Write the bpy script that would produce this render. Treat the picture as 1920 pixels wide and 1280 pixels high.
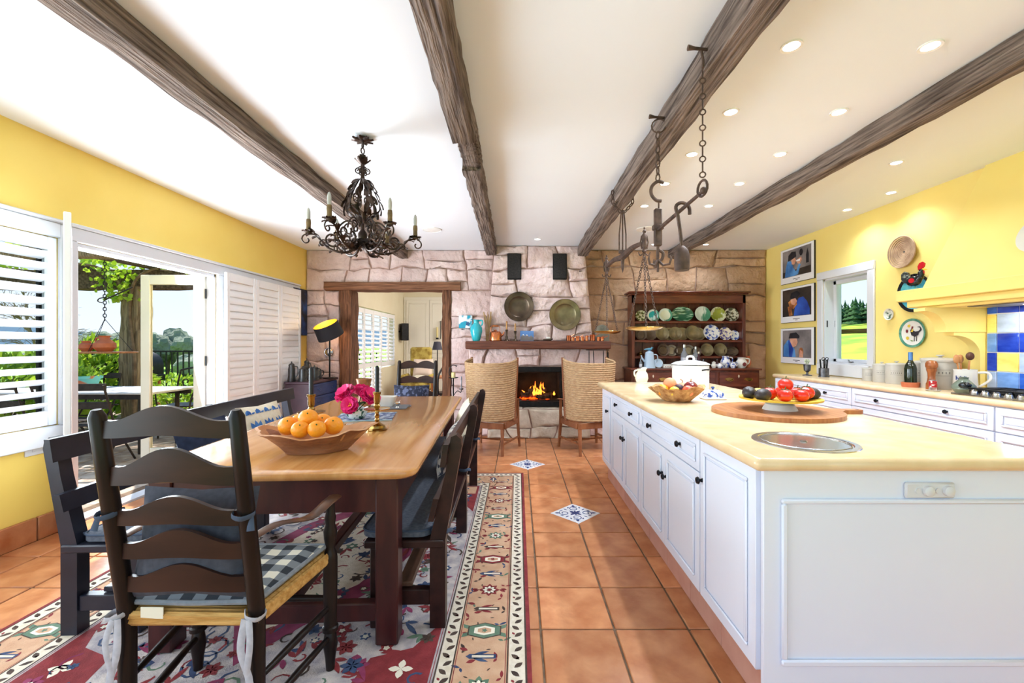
import bpy, math, random
from mathutils import Vector, Matrix
R = random.Random(7)
PI = math.pi
sin, cos, rad = math.sin, math.cos, math.radians
SC = bpy.context.scene
COL = SC.collection
for _o in list(bpy.data.objects):
    bpy.data.objects.remove(_o)

# ---------------------------------------------------------------- camera
HC = 1.30                       # eye height
F = 813.0                       # focal length in pixels of the 1920 x 1280 frame
cam_d = bpy.data.cameras.new('camera')
cam = bpy.data.objects.new('camera', cam_d)
COL.objects.link(cam)
cam.location = (0, 0, HC)
cam.rotation_euler = (PI/2, 0, 0)
cam_d.sensor_width = 36
cam_d.lens = F*36/1920
cam_d.shift_x = -11/1920
cam_d.shift_y = 4/1920
cam_d.clip_start = .05
cam_d.clip_end = 2000
SC.camera = cam

def lin(c):
    c = c/255
    return c/12.92 if c <= .04045 else ((c+.055)/1.055)**2.4
def rgb(c):
    return (lin(c[0]), lin(c[1]), lin(c[2]), 1)

# ---------------------------------------------------------------- sky
w = bpy.data.worlds.new('sky'); SC.world = w; w.use_nodes = True
nt = w.node_tree; nt.nodes.clear()
tc = nt.nodes.new('ShaderNodeTexCoord'); sp = nt.nodes.new('ShaderNodeSeparateXYZ')
cr = nt.nodes.new('ShaderNodeValToRGB'); bg = nt.nodes.new('ShaderNodeBackground'); wo = nt.nodes.new('ShaderNodeOutputWorld')
nt.links.new(tc.outputs['Generated'], sp.inputs[0]); nt.links.new(sp.outputs['Z'], cr.inputs[0])
e = cr.color_ramp.elements
e[0].position = 0; e[0].color = rgb((226, 240, 254))
e[1].position = .8; e[1].color = rgb((120, 178, 240))
q = e.new(.16); q.color = rgb((208, 231, 254)); q = e.new(.32); q.color = rgb((178, 214, 250))
nt.links.new(cr.outputs[0], bg.inputs[0]); bg.inputs[1].default_value = .72
nt.links.new(bg.outputs[0], wo.inputs[0])

# ---------------------------------------------------------------- sun, window daylight, added fill, exposure
def light(name, typ, loc, energy, color=(1, 1, 1), size=1, sy=None, to=None, rot=None, parent=None):
    d = bpy.data.lights.new(name, typ); d.energy = energy; d.color = color
    if typ == 'AREA':
        d.size = size
        if sy: d.shape = 'RECTANGLE'; d.size_y = sy
    elif typ == 'SUN': d.angle = size
    else: d.shadow_soft_size = size
    o = bpy.data.objects.new(name, d); COL.objects.link(o); o.location = loc
    if to is not None: o.rotation_euler = (Vector(to)-Vector(loc)).to_track_quat('-Z', 'Y').to_euler()
    if rot: o.rotation_euler = rot
    if parent: o.parent = parent
    return o
light('sun', 'SUN', (-10, 12, 14), 4.5, (1, .95, .86), rad(1.0), to=(-4.6, 4.9, 0))
# area-lamp daylight at french doors, shuttered window; side and rear fill added behind camera
DAY = (.80, .91, 1); DAY2 = (.72, .86, 1)
light('door_daylight', 'AREA', (-3.25, 3.82, 1.05), 92, DAY, 1.25, 1.9, to=(0, 4.3, 1.75))
light('window_daylight', 'AREA', (-3.09, 2.1, 1.4), 24, DAY, 1.6, 1.2, to=(0, 2.1, 1.4))
light('rear_fill', 'AREA', (.3, -1.45, 1.35), 15, DAY2, 6.2, 2.3, to=(.3, 3, 3.2))
light('side_fill', 'AREA', (-3.17, -.25, 1.35), 34, DAY2, 2.1, 1.9, to=(0, .6, 2.2))
SC.view_settings.view_transform = 'Standard'
SC.view_settings.look = 'None'
SC.view_settings.exposure = .85
SC.view_settings.gamma = 1
SC.view_settings.use_curve_mapping = False

# ---------------------------------------------------------------- pixel -> place helpers (frame 1920 x 1280)
def at(x, y, Y):
    return Vector(((x-971)*Y/F, Y, HC-(y-644)*Y/F))
def atz(x, y, Z):
    return at(x, y, (HC-Z)*F/(y-644))

# ---------------------------------------------------------------- materials
MATS = {}
def mk(name, c, c2=None, rough=.55, metal=0, scale=6, stretch=(1, 1, 1), detail=4, lo=.35, hi=.65, bump=0, bscale=None, bdist=.01,
       rand=0, coat=0, trans=0, ior=1.45, emis=None, es=1, spec=.5, coord='Object', alpha=1, sss=0, thin=0):
    m = bpy.data.materials.new(name); m.use_nodes = True; MATS[name] = m
    n = m.node_tree.nodes; l = m.node_tree.links; b = n['Principled BSDF']
    b.inputs['Base Color'].default_value = rgb(c); b.inputs['Roughness'].default_value = rough; b.inputs['Metallic'].default_value = metal
    b.inputs['Specular IOR Level'].default_value = spec; b.inputs['IOR'].default_value = ior
    if coat: b.inputs['Coat Weight'].default_value = coat; b.inputs['Coat Roughness'].default_value = .12
    if trans: b.inputs['Transmission Weight'].default_value = trans
    if alpha < 1: b.inputs['Alpha'].default_value = alpha
    if sss: b.inputs['Subsurface Weight'].default_value = sss
    if emis: b.inputs['Emission Color'].default_value = rgb(emis); b.inputs['Emission Strength'].default_value = es
    src = None
    if c2 or bump:
        t = n.new('ShaderNodeTexCoord'); mp = n.new('ShaderNodeMapping'); mp.inputs['Scale'].default_value = stretch
        l.new(t.outputs[coord], mp.inputs['Vector'])
    if c2:
        nz = n.new('ShaderNodeTexNoise'); nz.inputs['Scale'].default_value = scale; nz.inputs['Detail'].default_value = detail
        l.new(mp.outputs[0], nz.inputs['Vector'])
        r = n.new('ShaderNodeValToRGB'); r.color_ramp.elements[0].position = lo; r.color_ramp.elements[1].position = hi
        r.color_ramp.elements[0].color = rgb(c); r.color_ramp.elements[1].color = rgb(c2)
        l.new(nz.outputs['Fac'], r.inputs[0]); src = r.outputs[0]
    if rand:
        oi = n.new('ShaderNodeObjectInfo'); mr = n.new('ShaderNodeMapRange')
        mr.inputs['To Min'].default_value = 1-rand; mr.inputs['To Max'].default_value = 1+rand*.6
        l.new(oi.outputs['Random'], mr.inputs[0])
        h = n.new('ShaderNodeHueSaturation'); l.new(mr.outputs[0], h.inputs['Value'])
        if src: l.new(src, h.inputs['Color'])
        else: h.inputs['Color'].default_value = rgb(c)
        src = h.outputs[0]
    if src: l.new(src, b.inputs['Base Color'])
    if bump:
        nb = n.new('ShaderNodeTexNoise'); nb.inputs['Scale'].default_value = bscale or scale; nb.inputs['Detail'].default_value = 5
        l.new(mp.outputs[0], nb.inputs['Vector'])
        bp = n.new('ShaderNodeBump'); bp.inputs['Strength'].default_value = bump; bp.inputs['Distance'].default_value = bdist
        l.new(nb.outputs['Fac'], bp.inputs['Height']); l.new(bp.outputs[0], b.inputs['Normal'])
    return m

# ---------------------------------------------------------------- mesh building
class G:
    def __init__(s): s.v = []; s.f = []; s.m = []; s.mi = 0
    def add(s, vs, fs, M=None):
        o = len(s.v)
        s.v += [tuple(M @ Vector(v)) for v in vs] if M is not None else [tuple(v) for v in vs]
        s.f += [tuple(i+o for i in f) for f in fs]; s.m += [s.mi]*len(fs)
        return s
    def box(s, x0, x1, y0, y1, z0, z1, c=0, M=None):
        if x0 > x1: x0, x1 = x1, x0
        if y0 > y1: y0, y1 = y1, y0
        if z0 > z1: z0, z1 = z1, z0
        if not c:
            vs = [(x, y, z) for x in (x0, x1) for y in (y0, y1) for z in (z0, z1)]
            return s.add(vs, [(0, 1, 3, 2), (4, 6, 7, 5), (0, 4, 5, 1), (2, 3, 7, 6), (0, 2, 6, 4), (1, 5, 7, 3)], M)
        c = min(c, (x1-x0)*.45, (y1-y0)*.45, (z1-z0)*.45)
        vs = []; X = (x0, x1); Y = (y0, y1); Z = (z0, z1); S = (1, -1)
        idx = {}
        for i in (0, 1):
            for j in (0, 1):
                for k in (0, 1):
                    a = (X[i], Y[j]+S[j]*c, Z[k]+S[k]*c); b = (X[i]+S[i]*c, Y[j], Z[k]+S[k]*c); d = (X[i]+S[i]*c, Y[j]+S[j]*c, Z[k])
                    idx[i, j, k] = (len(vs), len(vs)+1, len(vs)+2); vs += [a, b, d]
        fs = []
        def q(a, b, c_, d): fs.append((a, b, c_, d))
        for t, ax in ((0, 0), (1, 1), (2, 2)):
            for e_ in (0, 1):
                ks = []
                for (p, r) in ((0, 0), (1, 0), (1, 1), (0, 1)):
                    k = [0, 0, 0]; k[ax] = e_; k[(ax+1) % 3] = p; k[(ax+2) % 3] = r; ks.append(idx[tuple(k)][t])
                fs.append(tuple(ks if e_ else ks[::-1]))
        for ax in range(3):
            a1, a2 = (ax+1) % 3, (ax+2) % 3
            for p in (0, 1):
                for r in (0, 1):
                    k0 = [0]*3; k0[a1] = p; k0[a2] = r; k1 = list(k0); k1[ax] = 1
                    A, B_ = idx[tuple(k0)], idx[tuple(k1)]
                    f = (A[a1], B_[a1], B_[a2], A[a2]); fs.append(f if p != r else f[::-1])
        for k, t in idx.items():
            fs.append(t if sum(k) % 2 else t[::-1])
        return s.add(vs, fs, M)
    def cyl(s, p0, p1, r0, r1=None, n=12, cap=True):
        return s.tube([p0, p1], [r0, r0 if r1 is None else r1], n, cap=cap)
    def tube(s, pts, r, n=8, closed=False, cap=True, flat=None):
        P = [Vector(p) for p in pts]; N = len(P)
        rs = list(r) if isinstance(r, (list, tuple)) else [r]*N
        vs = []; fs = []
        u = None
        for i in range(N):
            if closed: t = P[(i+1) % N]-P[i-1]
            else: t = P[min(i+1, N-1)]-P[max(i-1, 0)]
            if t.length < 1e-9: t = Vector((0, 0, 1))
            t.normalize()
            if u is None: u = t.orthogonal().normalized() if flat is None else (Vector(flat)-t*t.dot(Vector(flat))).normalized()
            else:
                u = u-t*u.dot(t)
                u = u.normalized() if u.length > 1e-6 else t.orthogonal().normalized()
            v = t.cross(u)
            k2 = 1 if flat is None else .3
            for j in range(n):
                a = 2*PI*j/n
                vs.append(P[i]+(u*cos(a)+v*sin(a)*k2)*rs[i])
        M_ = N if closed else N-1
        for i in range(M_):
            i2 = (i+1) % N
            for j in range(n):
                j2 = (j+1) % n
                fs.append((i*n+j, i*n+j2, i2*n+j2, i2*n+j))
        if cap and not closed:
            fs.append(tuple(range(n-1, -1, -1))); fs.append(tuple((N-1)*n+j for j in range(n)))
        return s.add(vs, fs)
    def lathe(s, prof, n=24, M=None, cx=0, cy=0, sx=1, sy=1):
        vs = []; fs = []; k = len(prof)
        for (r, z) in prof:
            for j in range(n):
                a = 2*PI*j/n; vs.append((cx+r*cos(a)*sx, cy+r*sin(a)*sy, z))
        for i in range(k-1):
            for j in range(n):
                j2 = (j+1) % n; fs.append((i*n+j, i*n+j2, (i+1)*n+j2, (i+1)*n+j))
        return s.add(vs, fs, M)
    def ext(s, poly, ax, a, b, M=None):
        # polygon (2-D) pushed along axis ax from a to b
        n = len(poly)
        def pt(p, w_):
            return {'x': (w_, p[0], p[1]), 'y': (p[0], w_, p[1]), 'z': (p[0], p[1], w_)}[ax]
        vs = [pt(p, a) for p in poly]+[pt(p, b) for p in poly]
        fs = [tuple(range(n-1, -1, -1)), tuple(range(n, 2*n))]+[(i, (i+1) % n, n+(i+1) % n, n+i) for i in range(n)]
        return s.add(vs, fs, M)
    def ball(s, c, r, n=12, m=8, M=None, f=None):
        if not isinstance(r, (tuple, list)): r = (r, r, r)
        vs = [(c[0], c[1], c[2]+r[2])]; fs = []
        for i in range(1, m):
            t = PI*i/m
            for j in range(n):
                a = 2*PI*j/n; k = f(t, a) if f else 1
                vs.append((c[0]+r[0]*k*sin(t)*cos(a), c[1]+r[1]*k*sin(t)*sin(a), c[2]+r[2]*k*cos(t)))
        vs.append((c[0], c[1], c[2]-r[2])); L = len(vs)-1
        for j in range(n):
            j2 = (j+1) % n
            fs.append((0, 1+j, 1+j2)); fs.append((L, 1+(m-2)*n+j2, 1+(m-2)*n+j))
            for i in range(m-2):
                fs.append((1+i*n+j, 1+(i+1)*n+j, 1+(i+1)*n+j2, 1+i*n+j2))
        return s.add(vs, fs, M)
    def torus(s, c, r, t, ax=(0, 0, 1), n=14, k=6, sx=1):
        z = Vector(ax).normalized(); u = z.orthogonal().normalized(); v = z.cross(u)
        return s.tube([Vector(c)+u*cos(2*PI*i/n)*r*sx+v*sin(2*PI*i/n)*r for i in range(n)], t, k, closed=True)
    def build(s, name, mat, parent=None, smooth=True, ang=38, loc=None, rz=None, kind=None, label=None):
        me = bpy.data.meshes.new(name); me.from_pydata(s.v, [], s.f)
        ms = mat if isinstance(mat, (list, tuple)) else [mat]
        for m in ms: me.materials.append(MATS[m] if isinstance(m, str) else m)
        if len(ms) > 1: me.polygons.foreach_set('material_index', s.m)
        me.update()
        import bmesh
        bm = bmesh.new(); bm.from_mesh(me); bmesh.ops.recalc_face_normals(bm, faces=bm.faces); bm.to_mesh(me); bm.free()
        if smooth:
            me.polygons.foreach_set('use_smooth', [True]*len(me.polygons))
            me.set_sharp_from_angle(angle=rad(ang))
        o = bpy.data.objects.new(name, me); COL.objects.link(o)
        if parent: o.parent = parent
        if loc is not None: o.location = loc
        if rz: o.rotation_euler[2] = rz
        if kind: o['kind'] = kind
        if label: o['label'] = label
        return o

def tag(o, label, cat=None, group=None, kind=None):
    if label: o['label'] = label
    if cat: o['category'] = cat
    if group: o['group'] = group
    if kind: o['kind'] = kind
    return o
def T(name, label, cat, loc=(0, 0, 0), rz=0, group=None, kind=None):
    o = bpy.data.objects.new(name, None); COL.objects.link(o); o.empty_display_size = .1
    o.location = loc; o.rotation_euler = (0, 0, rz)
    return tag(o, label, cat, group, kind)
KIDS = {}
def dup(root, loc=None, rz=None, label=None, parent=None):
    r = root.copy(); COL.objects.link(r); r.parent = parent
    if loc is not None: r.location = loc
    if rz is not None: r.rotation_euler[2] = rz
    if label: r['label'] = label
    for ch in [c for c in root.children]: dup(ch, parent=r)
    return r
def share(o, loc, parent=None, rz=None, scale=None):
    # a further piece that shares its mesh
    c = o.copy(); COL.objects.link(c); c.location = loc; c.parent = parent
    if rz is not None: c.rotation_euler[2] = rz
    if scale is not None: c.scale = scale
    return c
def struct(name, g, mat, label=None, cat=None, **k):
    o = g.build(name, mat, **k); o['kind'] = 'structure'
    if label: tag(o, label, cat or name.split('_')[0])
    return o
def arc(cx, cy, r, a0, a1, n):
    return [(cx+r*cos(rad(a0+(a1-a0)*i/n)), cy+r*sin(rad(a0+(a1-a0)*i/n))) for i in range(n+1)]
def spiral(c, u, v, r0, r1, a0, a1, n=20):
    c = Vector(c); u = Vector(u); v = Vector(v)
    out = []
    for i in range(n+1):
        t = i/n; r = r0+(r1-r0)*t; a = rad(a0+(a1-a0)*t); out.append(c+u*(r*cos(a))+v*(r*sin(a)))
    return out
def smoothpts(ps, n=5):
    P = [Vector(p) for p in ps]; out = []
    for i in range(len(P)-1):
        p0 = P[max(i-1, 0)]; p1 = P[i]; p2 = P[i+1]; p3 = P[min(i+2, len(P)-1)]
        for k in range(n):
            t = k/n
            out.append(.5*((2*p1)+(p2-p0)*t+(2*p0-5*p1+4*p2-p3)*t*t+(3*p1-p0-3*p2+p3)*t**3))
    out.append(P[-1]); return out
def chain(g, p0, p1, L=.03, r=.003, wd=.6):
    p0 = Vector(p0); p1 = Vector(p1); d = p1-p0; n = max(2, int(d.length/(L*.78))); t = d.normalized(); u = t.orthogonal().normalized(); v = t.cross(u)
    for i in range(n):
        c = p0+d*((i+.5)/n); s_ = u if i % 2 else v
        g.tube([c+t*cos(2*PI*k/8)*L*.5+s_*sin(2*PI*k/8)*L*.5*wd for k in range(8)], r, 5, closed=True)
def pillow(g, w_, h, t, M=None, n=10, pinch=.12):
    vs = []; fs = []
    for sgn in (1, -1):
        o = len(vs)
        for i in range(n+1):
            for j in range(n+1):
                x = 2*i/n-1; y = 2*j/n-1
                k = (max(0, (1-x*x)*(1-y*y)))**.38
                px = x*(1-pinch*(1-abs(y))*abs(x)**3*.6); py = y*(1-pinch*(1-abs(x))*abs(y)**3*.6)
                vs.append((px*w_/2, py*h/2, sgn*k*t/2))
        for i in range(n):
            for j in range(n):
                a = o+i*(n+1)+j; f = (a, a+n+1, a+n+2, a+1); fs.append(f if sgn > 0 else f[::-1])
    return g.add(vs, fs, M)
ORD = ['first', 'second', 'third', 'fourth', 'fifth', 'sixth', 'seventh', 'eighth', 'ninth', 'tenth', 'eleventh', 'twelfth']
# ================================================================ materials of the shell
XL, XR, YB, ZC, YR = -3.19, 3.74, 6.55, 2.71, -1.6
mk('yellow_paint', (247, 214, 108), (250, 219, 118), rough=.7, scale=2)
mk('yellow_hood', (250, 222, 130), (250, 226, 138), rough=.7, scale=2)
mk('ceiling_paint', (243, 248, 255), (241, 246, 253), rough=.8, scale=1)
mk('white_gloss', (218, 219, 224), (222, 223, 227), rough=.3, scale=3)
mk('shutter_white', (242, 242, 246), (246, 246, 248), rough=.4, scale=3)
mk('cream_door', (238, 230, 208), (242, 235, 216), rough=.35, scale=3)
mk('terracotta', (178, 102, 58), (222, 156, 108), rough=.32, scale=7, detail=9, lo=.3, hi=.72, rand=.22, bump=.12, bscale=30, coord='Object')
mk('grout', (96, 74, 56), (120, 98, 78), rough=.9, scale=20)
mk('pink_tile', (205, 150, 132), (216, 166, 148), rough=.4, scale=8, rand=.08)
mk('mortar', (158, 128, 116), (190, 162, 150), rough=.95, scale=12)
mk('stone_pink', (206, 177, 173), (233, 211, 207), rough=.9, scale=3.2, detail=10, lo=.3, hi=.7, rand=.13, bump=1, bscale=11, bdist=.05)
mk('stone_tan_shaded', (176, 136, 108), (208, 172, 144), rough=.9, scale=3.2, detail=10, lo=.3, hi=.7, rand=.18, bump=1, bscale=11, bdist=.05)  # warmer, darker copy of the pink stone; shade of the right part put in
mk('stone_hearth', (186, 170, 150), (222, 208, 190), rough=.9, scale=5, detail=8, rand=.12, bump=.9, bscale=9, bdist=.03)
mk('old_beam', (58, 42, 35), (170, 150, 138), rough=.85, scale=6, stretch=(9, .4, 9), detail=9, lo=.3, hi=.75, bump=1, bscale=6, bdist=.05)
mk('old_beam_dark', (56, 42, 34), (112, 88, 72), rough=.85, scale=5, stretch=(9, .55, 9), detail=9, lo=.3, hi=.75, bump=1, bscale=6, bdist=.04)
mk('lintel_wood', (104, 66, 44), (150, 104, 76), rough=.8, scale=5, stretch=(.6, 9, 9), detail=8, bump=.8, bscale=6, bdist=.03)
mk('post_wood', (82, 50, 34), (140, 94, 66), rough=.8, scale=5, stretch=(9, 9, .6), detail=8, bump=.8, bscale=6, bdist=.03)
mk('mantel_wood', (84, 42, 28), (112, 62, 42), rough=.5, scale=5, stretch=(.7, 9, 9), detail=8, bump=.4, bscale=6, bdist=.02)
mk('black_iron', (22, 22, 24), (36, 34, 34), rough=.45, metal=.6, scale=30)
mk('glass', (255, 255, 255), rough=.02, trans=1, ior=1.05, spec=.3)

# ================================================================ floor
g = G(); g.box(XL-.25, XR+.2, YR-.1, YB+.3, -.12, -.006)
floor = struct('floor', g, 'grout', 'terracotta tiled floor of the kitchen and dining room', 'floor')
TS = .337; TX, TY = .1034, 1.977
tile0 = None
def tile_mesh(n): g = G(); g.box(-.164, .164, -.164, .164, -.02, 0, .004); return g
cells = []
for i in range(-10, 11):
    for j in range(-11, 14):
        x = TX+(i+.5)*TS; y = TY+(j+.5)*TS
        x0, x1, y0, y1 = max(x-.1655, XL+.015), min(x+.1655, XR), max(y-.1655, YR), min(y+.1655, YB-.05)
        if x1-x0 < .02 or y1-y0 < .02: continue
        seen = (y > 1.55 and -.25 < x < 1.0) or (y > 1.9 and x < -2.2) or (y > 4.2 and x < 1.3) or (y > 4.2 and x > 1.7 and y < 6.1)
        whole = x1-x0 > .33 and y1-y0 > .33
        cells.append((seen, whole, x, y, x0, x1, y0, y1))
gs = G()
for seen, whole, x, y, x0, x1, y0, y1 in cells:
    if not seen: gs.box(x0, x1, y0, y1, -.02, 0, .004); continue
    if whole:
        if tile0 is None:
            tile0 = tile_mesh(0).build('floor_tile', 'terracotta', floor, loc=(x, y, 0))
        else: share(tile0, (x, y, R.uniform(-.0007, .0007)), floor, rz=R.choice((0, PI/2, PI, -PI/2)))
    else:
        g = G(); g.box(x0-x, x1-x, y0-y, y1-y, -.02, 0, .004); g.build('floor_tile', 'terracotta', floor, loc=(x, y, 0))
gs.build('floor_tiles_beyond_view', 'terracotta', floor, kind='stuff')
# the two patterned inset tiles
mk('tile_white', (240, 240, 244), (228, 232, 240), rough=.2, scale=14)
mk('tile_navy', (44, 62, 118), (64, 84, 140), rough=.25, scale=30)
mk('tile_palebrown', (150, 140, 130), rough=.3)
def petal(g, cx, cy, a, L, wd, z, n=6):
    pts = []
    for i in range(n+1): t = i/n; pts.append((t*L, wd*sin(PI*t)))
    for i in range(n-1, 0, -1): t = i/n; pts.append((t*L, -wd*sin(PI*t)))
    ca, sa = cos(a), sin(a)
    g.add([(cx+x*ca-y*sa, cy+x*sa+y*ca, z) for x, y in pts], [tuple(range(len(pts)))])
def inset(i, j):
    d = T('floor_tile_inset', None, None, (TX+i*TS, TY+j*TS, 0), PI/4); d.parent = floor
    g = G(); g.box(-.135, .135, -.135, .135, -.02, .0022, .002); b = g.build('patterned_tile', 'tile_white', d, label='white patterned tile with blue scrolls')
    g = G(); z = .0029
    for k in range(4):
        a = k*PI/2
        petal(g, 0, 0, a, .06, .012, z); petal(g, 0, 0, a+PI/4, .045, .009, z)
        cx, cy = .085*cos(a+PI/4), .085*sin(a+PI/4)
        pts = [Vector((cx+.028*cos(a+PI/4+PI+t*.55)*(1-t*.07), cy+.028*sin(a+PI/4+PI+t*.55)*(1-t*.07), z-.001)) for t in range(-7, 8)]
        g.tube(pts, .0035, 5)
        for s_ in (-1, 1):
            petal(g, .13*cos(a)*.75+s_*.03*-sin(a), .13*sin(a)*.75+s_*.03*cos(a), a+s_*1.0, .03, .007, z)
        petal(g, .118*cos(a), .118*sin(a), a+PI, .04, .006, z)
        petal(g, .16*cos(a+PI/4), .16*sin(a+PI/4), a+PI/4+PI, .045, .012, z)
    g.build('scroll_pattern', 'tile_navy', d, smooth=False)
inset(1, 4); inset(0, 8)

# ================================================================ ceiling, walls
g = G(); g.box(XL-.25, XR+.25, YR-.1, YB+.3, ZC, ZC+.12)
struct('ceiling', g, 'ceiling_paint', 'plain white plaster ceiling between the old beams', 'ceiling')
DY0, DY1, DZ = 3.12, 4.58, 2.03       # french door opening
WY0, WY1, WZ0, WZ1 = 1.25, 3.0, .74, 2.03   # shuttered window opening
g = G()
for b in ((YR, -1.35, 0, ZC), (-1.35, .85, 0, .3), (-1.35, .85, 2.35, ZC), (.85, WY0, 0, ZC), (WY0, WY1, 0, WZ0), (WY0, DY1, WZ1, ZC), (WY1, DY0, 0, WZ1), (DY1, YB+.3, 0, ZC)):  # gap behind the camera added to bring in light from the side
    g.box(XL-.12, XL, b[0], b[1], b[2], b[3])
struct('wall_left', g, 'yellow_paint', 'yellow painted wall around the french doors', 'wall')
NY0, NY1, NZ0, NZ1 = 4.62, 5.30, 1.06, 2.08  # small kitchen window
g = G()
for b in ((YR, NY0, 0, ZC), (NY0, NY1, 0, NZ0), (NY0, NY1, NZ1, ZC), (NY1, YB+.3, 0, ZC)):
    g.box(XR, XR+.2, b[0], b[1], b[2], b[3])
struct('wall_right', g, 'yellow_hood', 'yellow kitchen wall with small window behind the worktop', 'wall')
g = G()
g.box(XL, -2.95, YR-.12, YR, 0, ZC); g.box(3.5, XR, YR-.12, YR, 0, ZC); g.box(-2.95, 3.5, YR-.12, YR, 2.62, ZC); g.box(-2.95, 3.5, YR-.12, YR, 0, .12)  # unseen wall; wide opening added so sky light enters
struct('wall_rear', g, 'yellow_paint', 'yellow wall with wide opening added behind the viewer for light', 'wall')
# terracotta skirting
for (y0, y1) in ((.2, 3.02), (4.57, 6.5)):
    g = G(); g.box(XL, XL+.012, y0, y1, 0, .15)
    b = struct('baseboard_left', g, 'grout', 'terracotta tile skirting along the yellow wall'+(' under the shuttered window' if y0 < 1 else ' behind the folded shutters'), 'baseboard')
    y = y0
    while y < y1-.05:
        e_ = min(y+.33, y1); g = G(); g.box(XL, XL+.022, y+.003, e_-.003, .001, .155, .004); g.build('skirting_tile', 'terracotta', b); y += .333

# ---------------------------------------------------------------- stone laying
def lay(parent, u0, u1, v0, v1, place, mats, seed, ch=(.27, .42), cw=(.30, .62), dep=(.02, .05), gap=.005, holes=()):
    r = random.Random(seed)
    nrow = max(1, round((v1-v0)/((ch[0]+ch[1])/2)))
    hs = [r.uniform(ch[0]*.7, ch[1]*1.2) for _ in range(nrow)]; s = (v1-v0)/sum(hs); hs = [h*s for h in hs]
    lines = [v0]
    for h in hs: lines.append(lines[-1]+h)
    ph = [(r.uniform(0, 6), r.uniform(0, 6)) for _ in lines]
    def ln(i, u):
        if i == 0 or i == len(lines)-1: return lines[i]
        return lines[i]+.02*sin(3.1*u+ph[i][0])+.014*sin(11.7*u+ph[i][1])+.012*sin(23*u+ph[i][1]*2)
    def stone(q):
        # q: outline, counter-clockwise
        cx = sum(p[0] for p in q)/len(q); cy = sum(p[1] for p in q)/len(q)
        for (a, b, c, d) in holes:
            if a < cx < b and c < cy < d: return
        d = r.uniform(*dep)
        def shr(k):
            o = []
            for (x, y) in q:
                L = math.hypot(cx-x, cy-y); t = min(.45, k/L); o.append((x+(cx-x)*t, y+(cy-y)*t))
            return o
        a = shr(gap*1.3); b = shr(gap*1.3+.006); c = shr(gap*1.3+.03)
        n = len(q); vs = [place(x, y, -.02) for x, y in a]
        vs += [place(x, y, d*.62+r.uniform(-.004, .004)) for x, y in b]
        vs += [place(x+r.uniform(-.008, .008), y+r.uniform(-.008, .008), d+r.uniform(-.006, .006)) for x, y in c]
        c2 = shr(min(abs(q[0][0]-cx), abs(q[0][1]-cy))*.55+.03)
        vs += [place(x+r.uniform(-.015, .015), y+r.uniform(-.015, .015), d+r.uniform(-.008, .010)) for x, y in c2]
        vs.append(place(cx, cy, d+r.uniform(-.004, .012)))
        fs = []
        for k in range(3):
            for i in range(n): i2 = (i+1) % n; fs.append((k*n+i, k*n+i2, (k+1)*n+i2, (k+1)*n+i))
        for i in range(n): fs.append((3*n+i, 3*n+(i+1) % n, 4*n))
        G().add(vs, fs).build('stone', r.choice(mats), parent, ang=50)
    for i in range(nrow):
        us = [u0]
        while us[-1] < u1-1e-6:
            nx = us[-1]+r.uniform(cw[0]*.75, cw[1]*1.15)*(1.2 if hs[i] > .36 else 1)
            if nx > u1-cw[0]*.75: nx = u1
            us.append(nx)
        tl = [0]+[r.uniform(-.045, .045) for _ in us[1:-1]]+[0]
        for k in range(len(us)-1):
            a, b = us[k], us[k+1]
            def edge(j, t): return (us[j]+tl[j]*(t-.5)*2+ (0 if j in (0, len(us)-1) else .01*sin(9*t+j)), None)
            def pt(j, t):
                u = edge(j, t)[0]; vb, vt = ln(i, u), ln(i+1, u); return (u, vb+(vt-vb)*t)
            def quad(t0, t1, sk=0):
                q = []
                A, B_ = pt(k, t0), pt(k+1, t0+sk*(t0 > 0)); C, D = pt(k+1, t1+sk*(t1 < 1)), pt(k, t1)
                def mid(p, q_, s_, line=None):
                    u = p[0]+(q_[0]-p[0])*s_
                    if line is not None: return (u, ln(line, u))
                    return (u, p[1]+(q_[1]-p[1])*s_+r.uniform(-.008, .008))
                q += [A, mid(A, B_, .35, i if t0 == 0 else None), mid(A, B_, .7, i if t0 == 0 else None), B_, pt(k+1, (t0+t1)/2), C,
                      mid(C, D, .35, i+1 if t1 == 1 else None), mid(C, D, .7, i+1 if t1 == 1 else None), D, pt(k, (t0+t1)/2)]
                stone(q)
            rr = r.random()
            if hs[i] > .24 and rr < .36:
                s_ = r.uniform(.4, .62); quad(0, s_, r.uniform(-.06, .06)); 
                quad(s_, 1, 0) if False else quad(s_+.0, 1)
            else: quad(0, 1)

# ================================================================ back wall of stone
OX0, OX1, OZ = -2.50, -1.135, 2.10    # opening to the next room
g = G()
g.box(XL-.2, OX0-.18, YB, YB+.28, 0, ZC); g.box(OX1+.12, XR+.2, YB, YB+.28, 0, ZC); g.box(OX0-.18, OX1+.12, YB, YB+.28, OZ+.02, ZC)
wb = struct('wall_back', g, 'mortar', 'wall of large rough pink and tan stones, the tan ones coloured for shade, around fireplace', 'wall')
pl = lambda u, v, d: (u, YB-d, v)
lay(wb, XL, -2.685, 0, OZ, pl, ['stone_pink'], 3, cw=(.2, .36))
lay(wb, XL, -.36, OZ, ZC, pl, ['stone_pink'], 4, ch=(.25, .36), cw=(.34, .6))
lay(wb, -1.01, -.40, 0, OZ, pl, ['stone_pink'], 5, cw=(.25, .42))
lay(wb, 1.0, XR, 0, ZC, pl, ['stone_tan_shaded'], 11, ch=(.28, .46), cw=(.3, .62))
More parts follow.
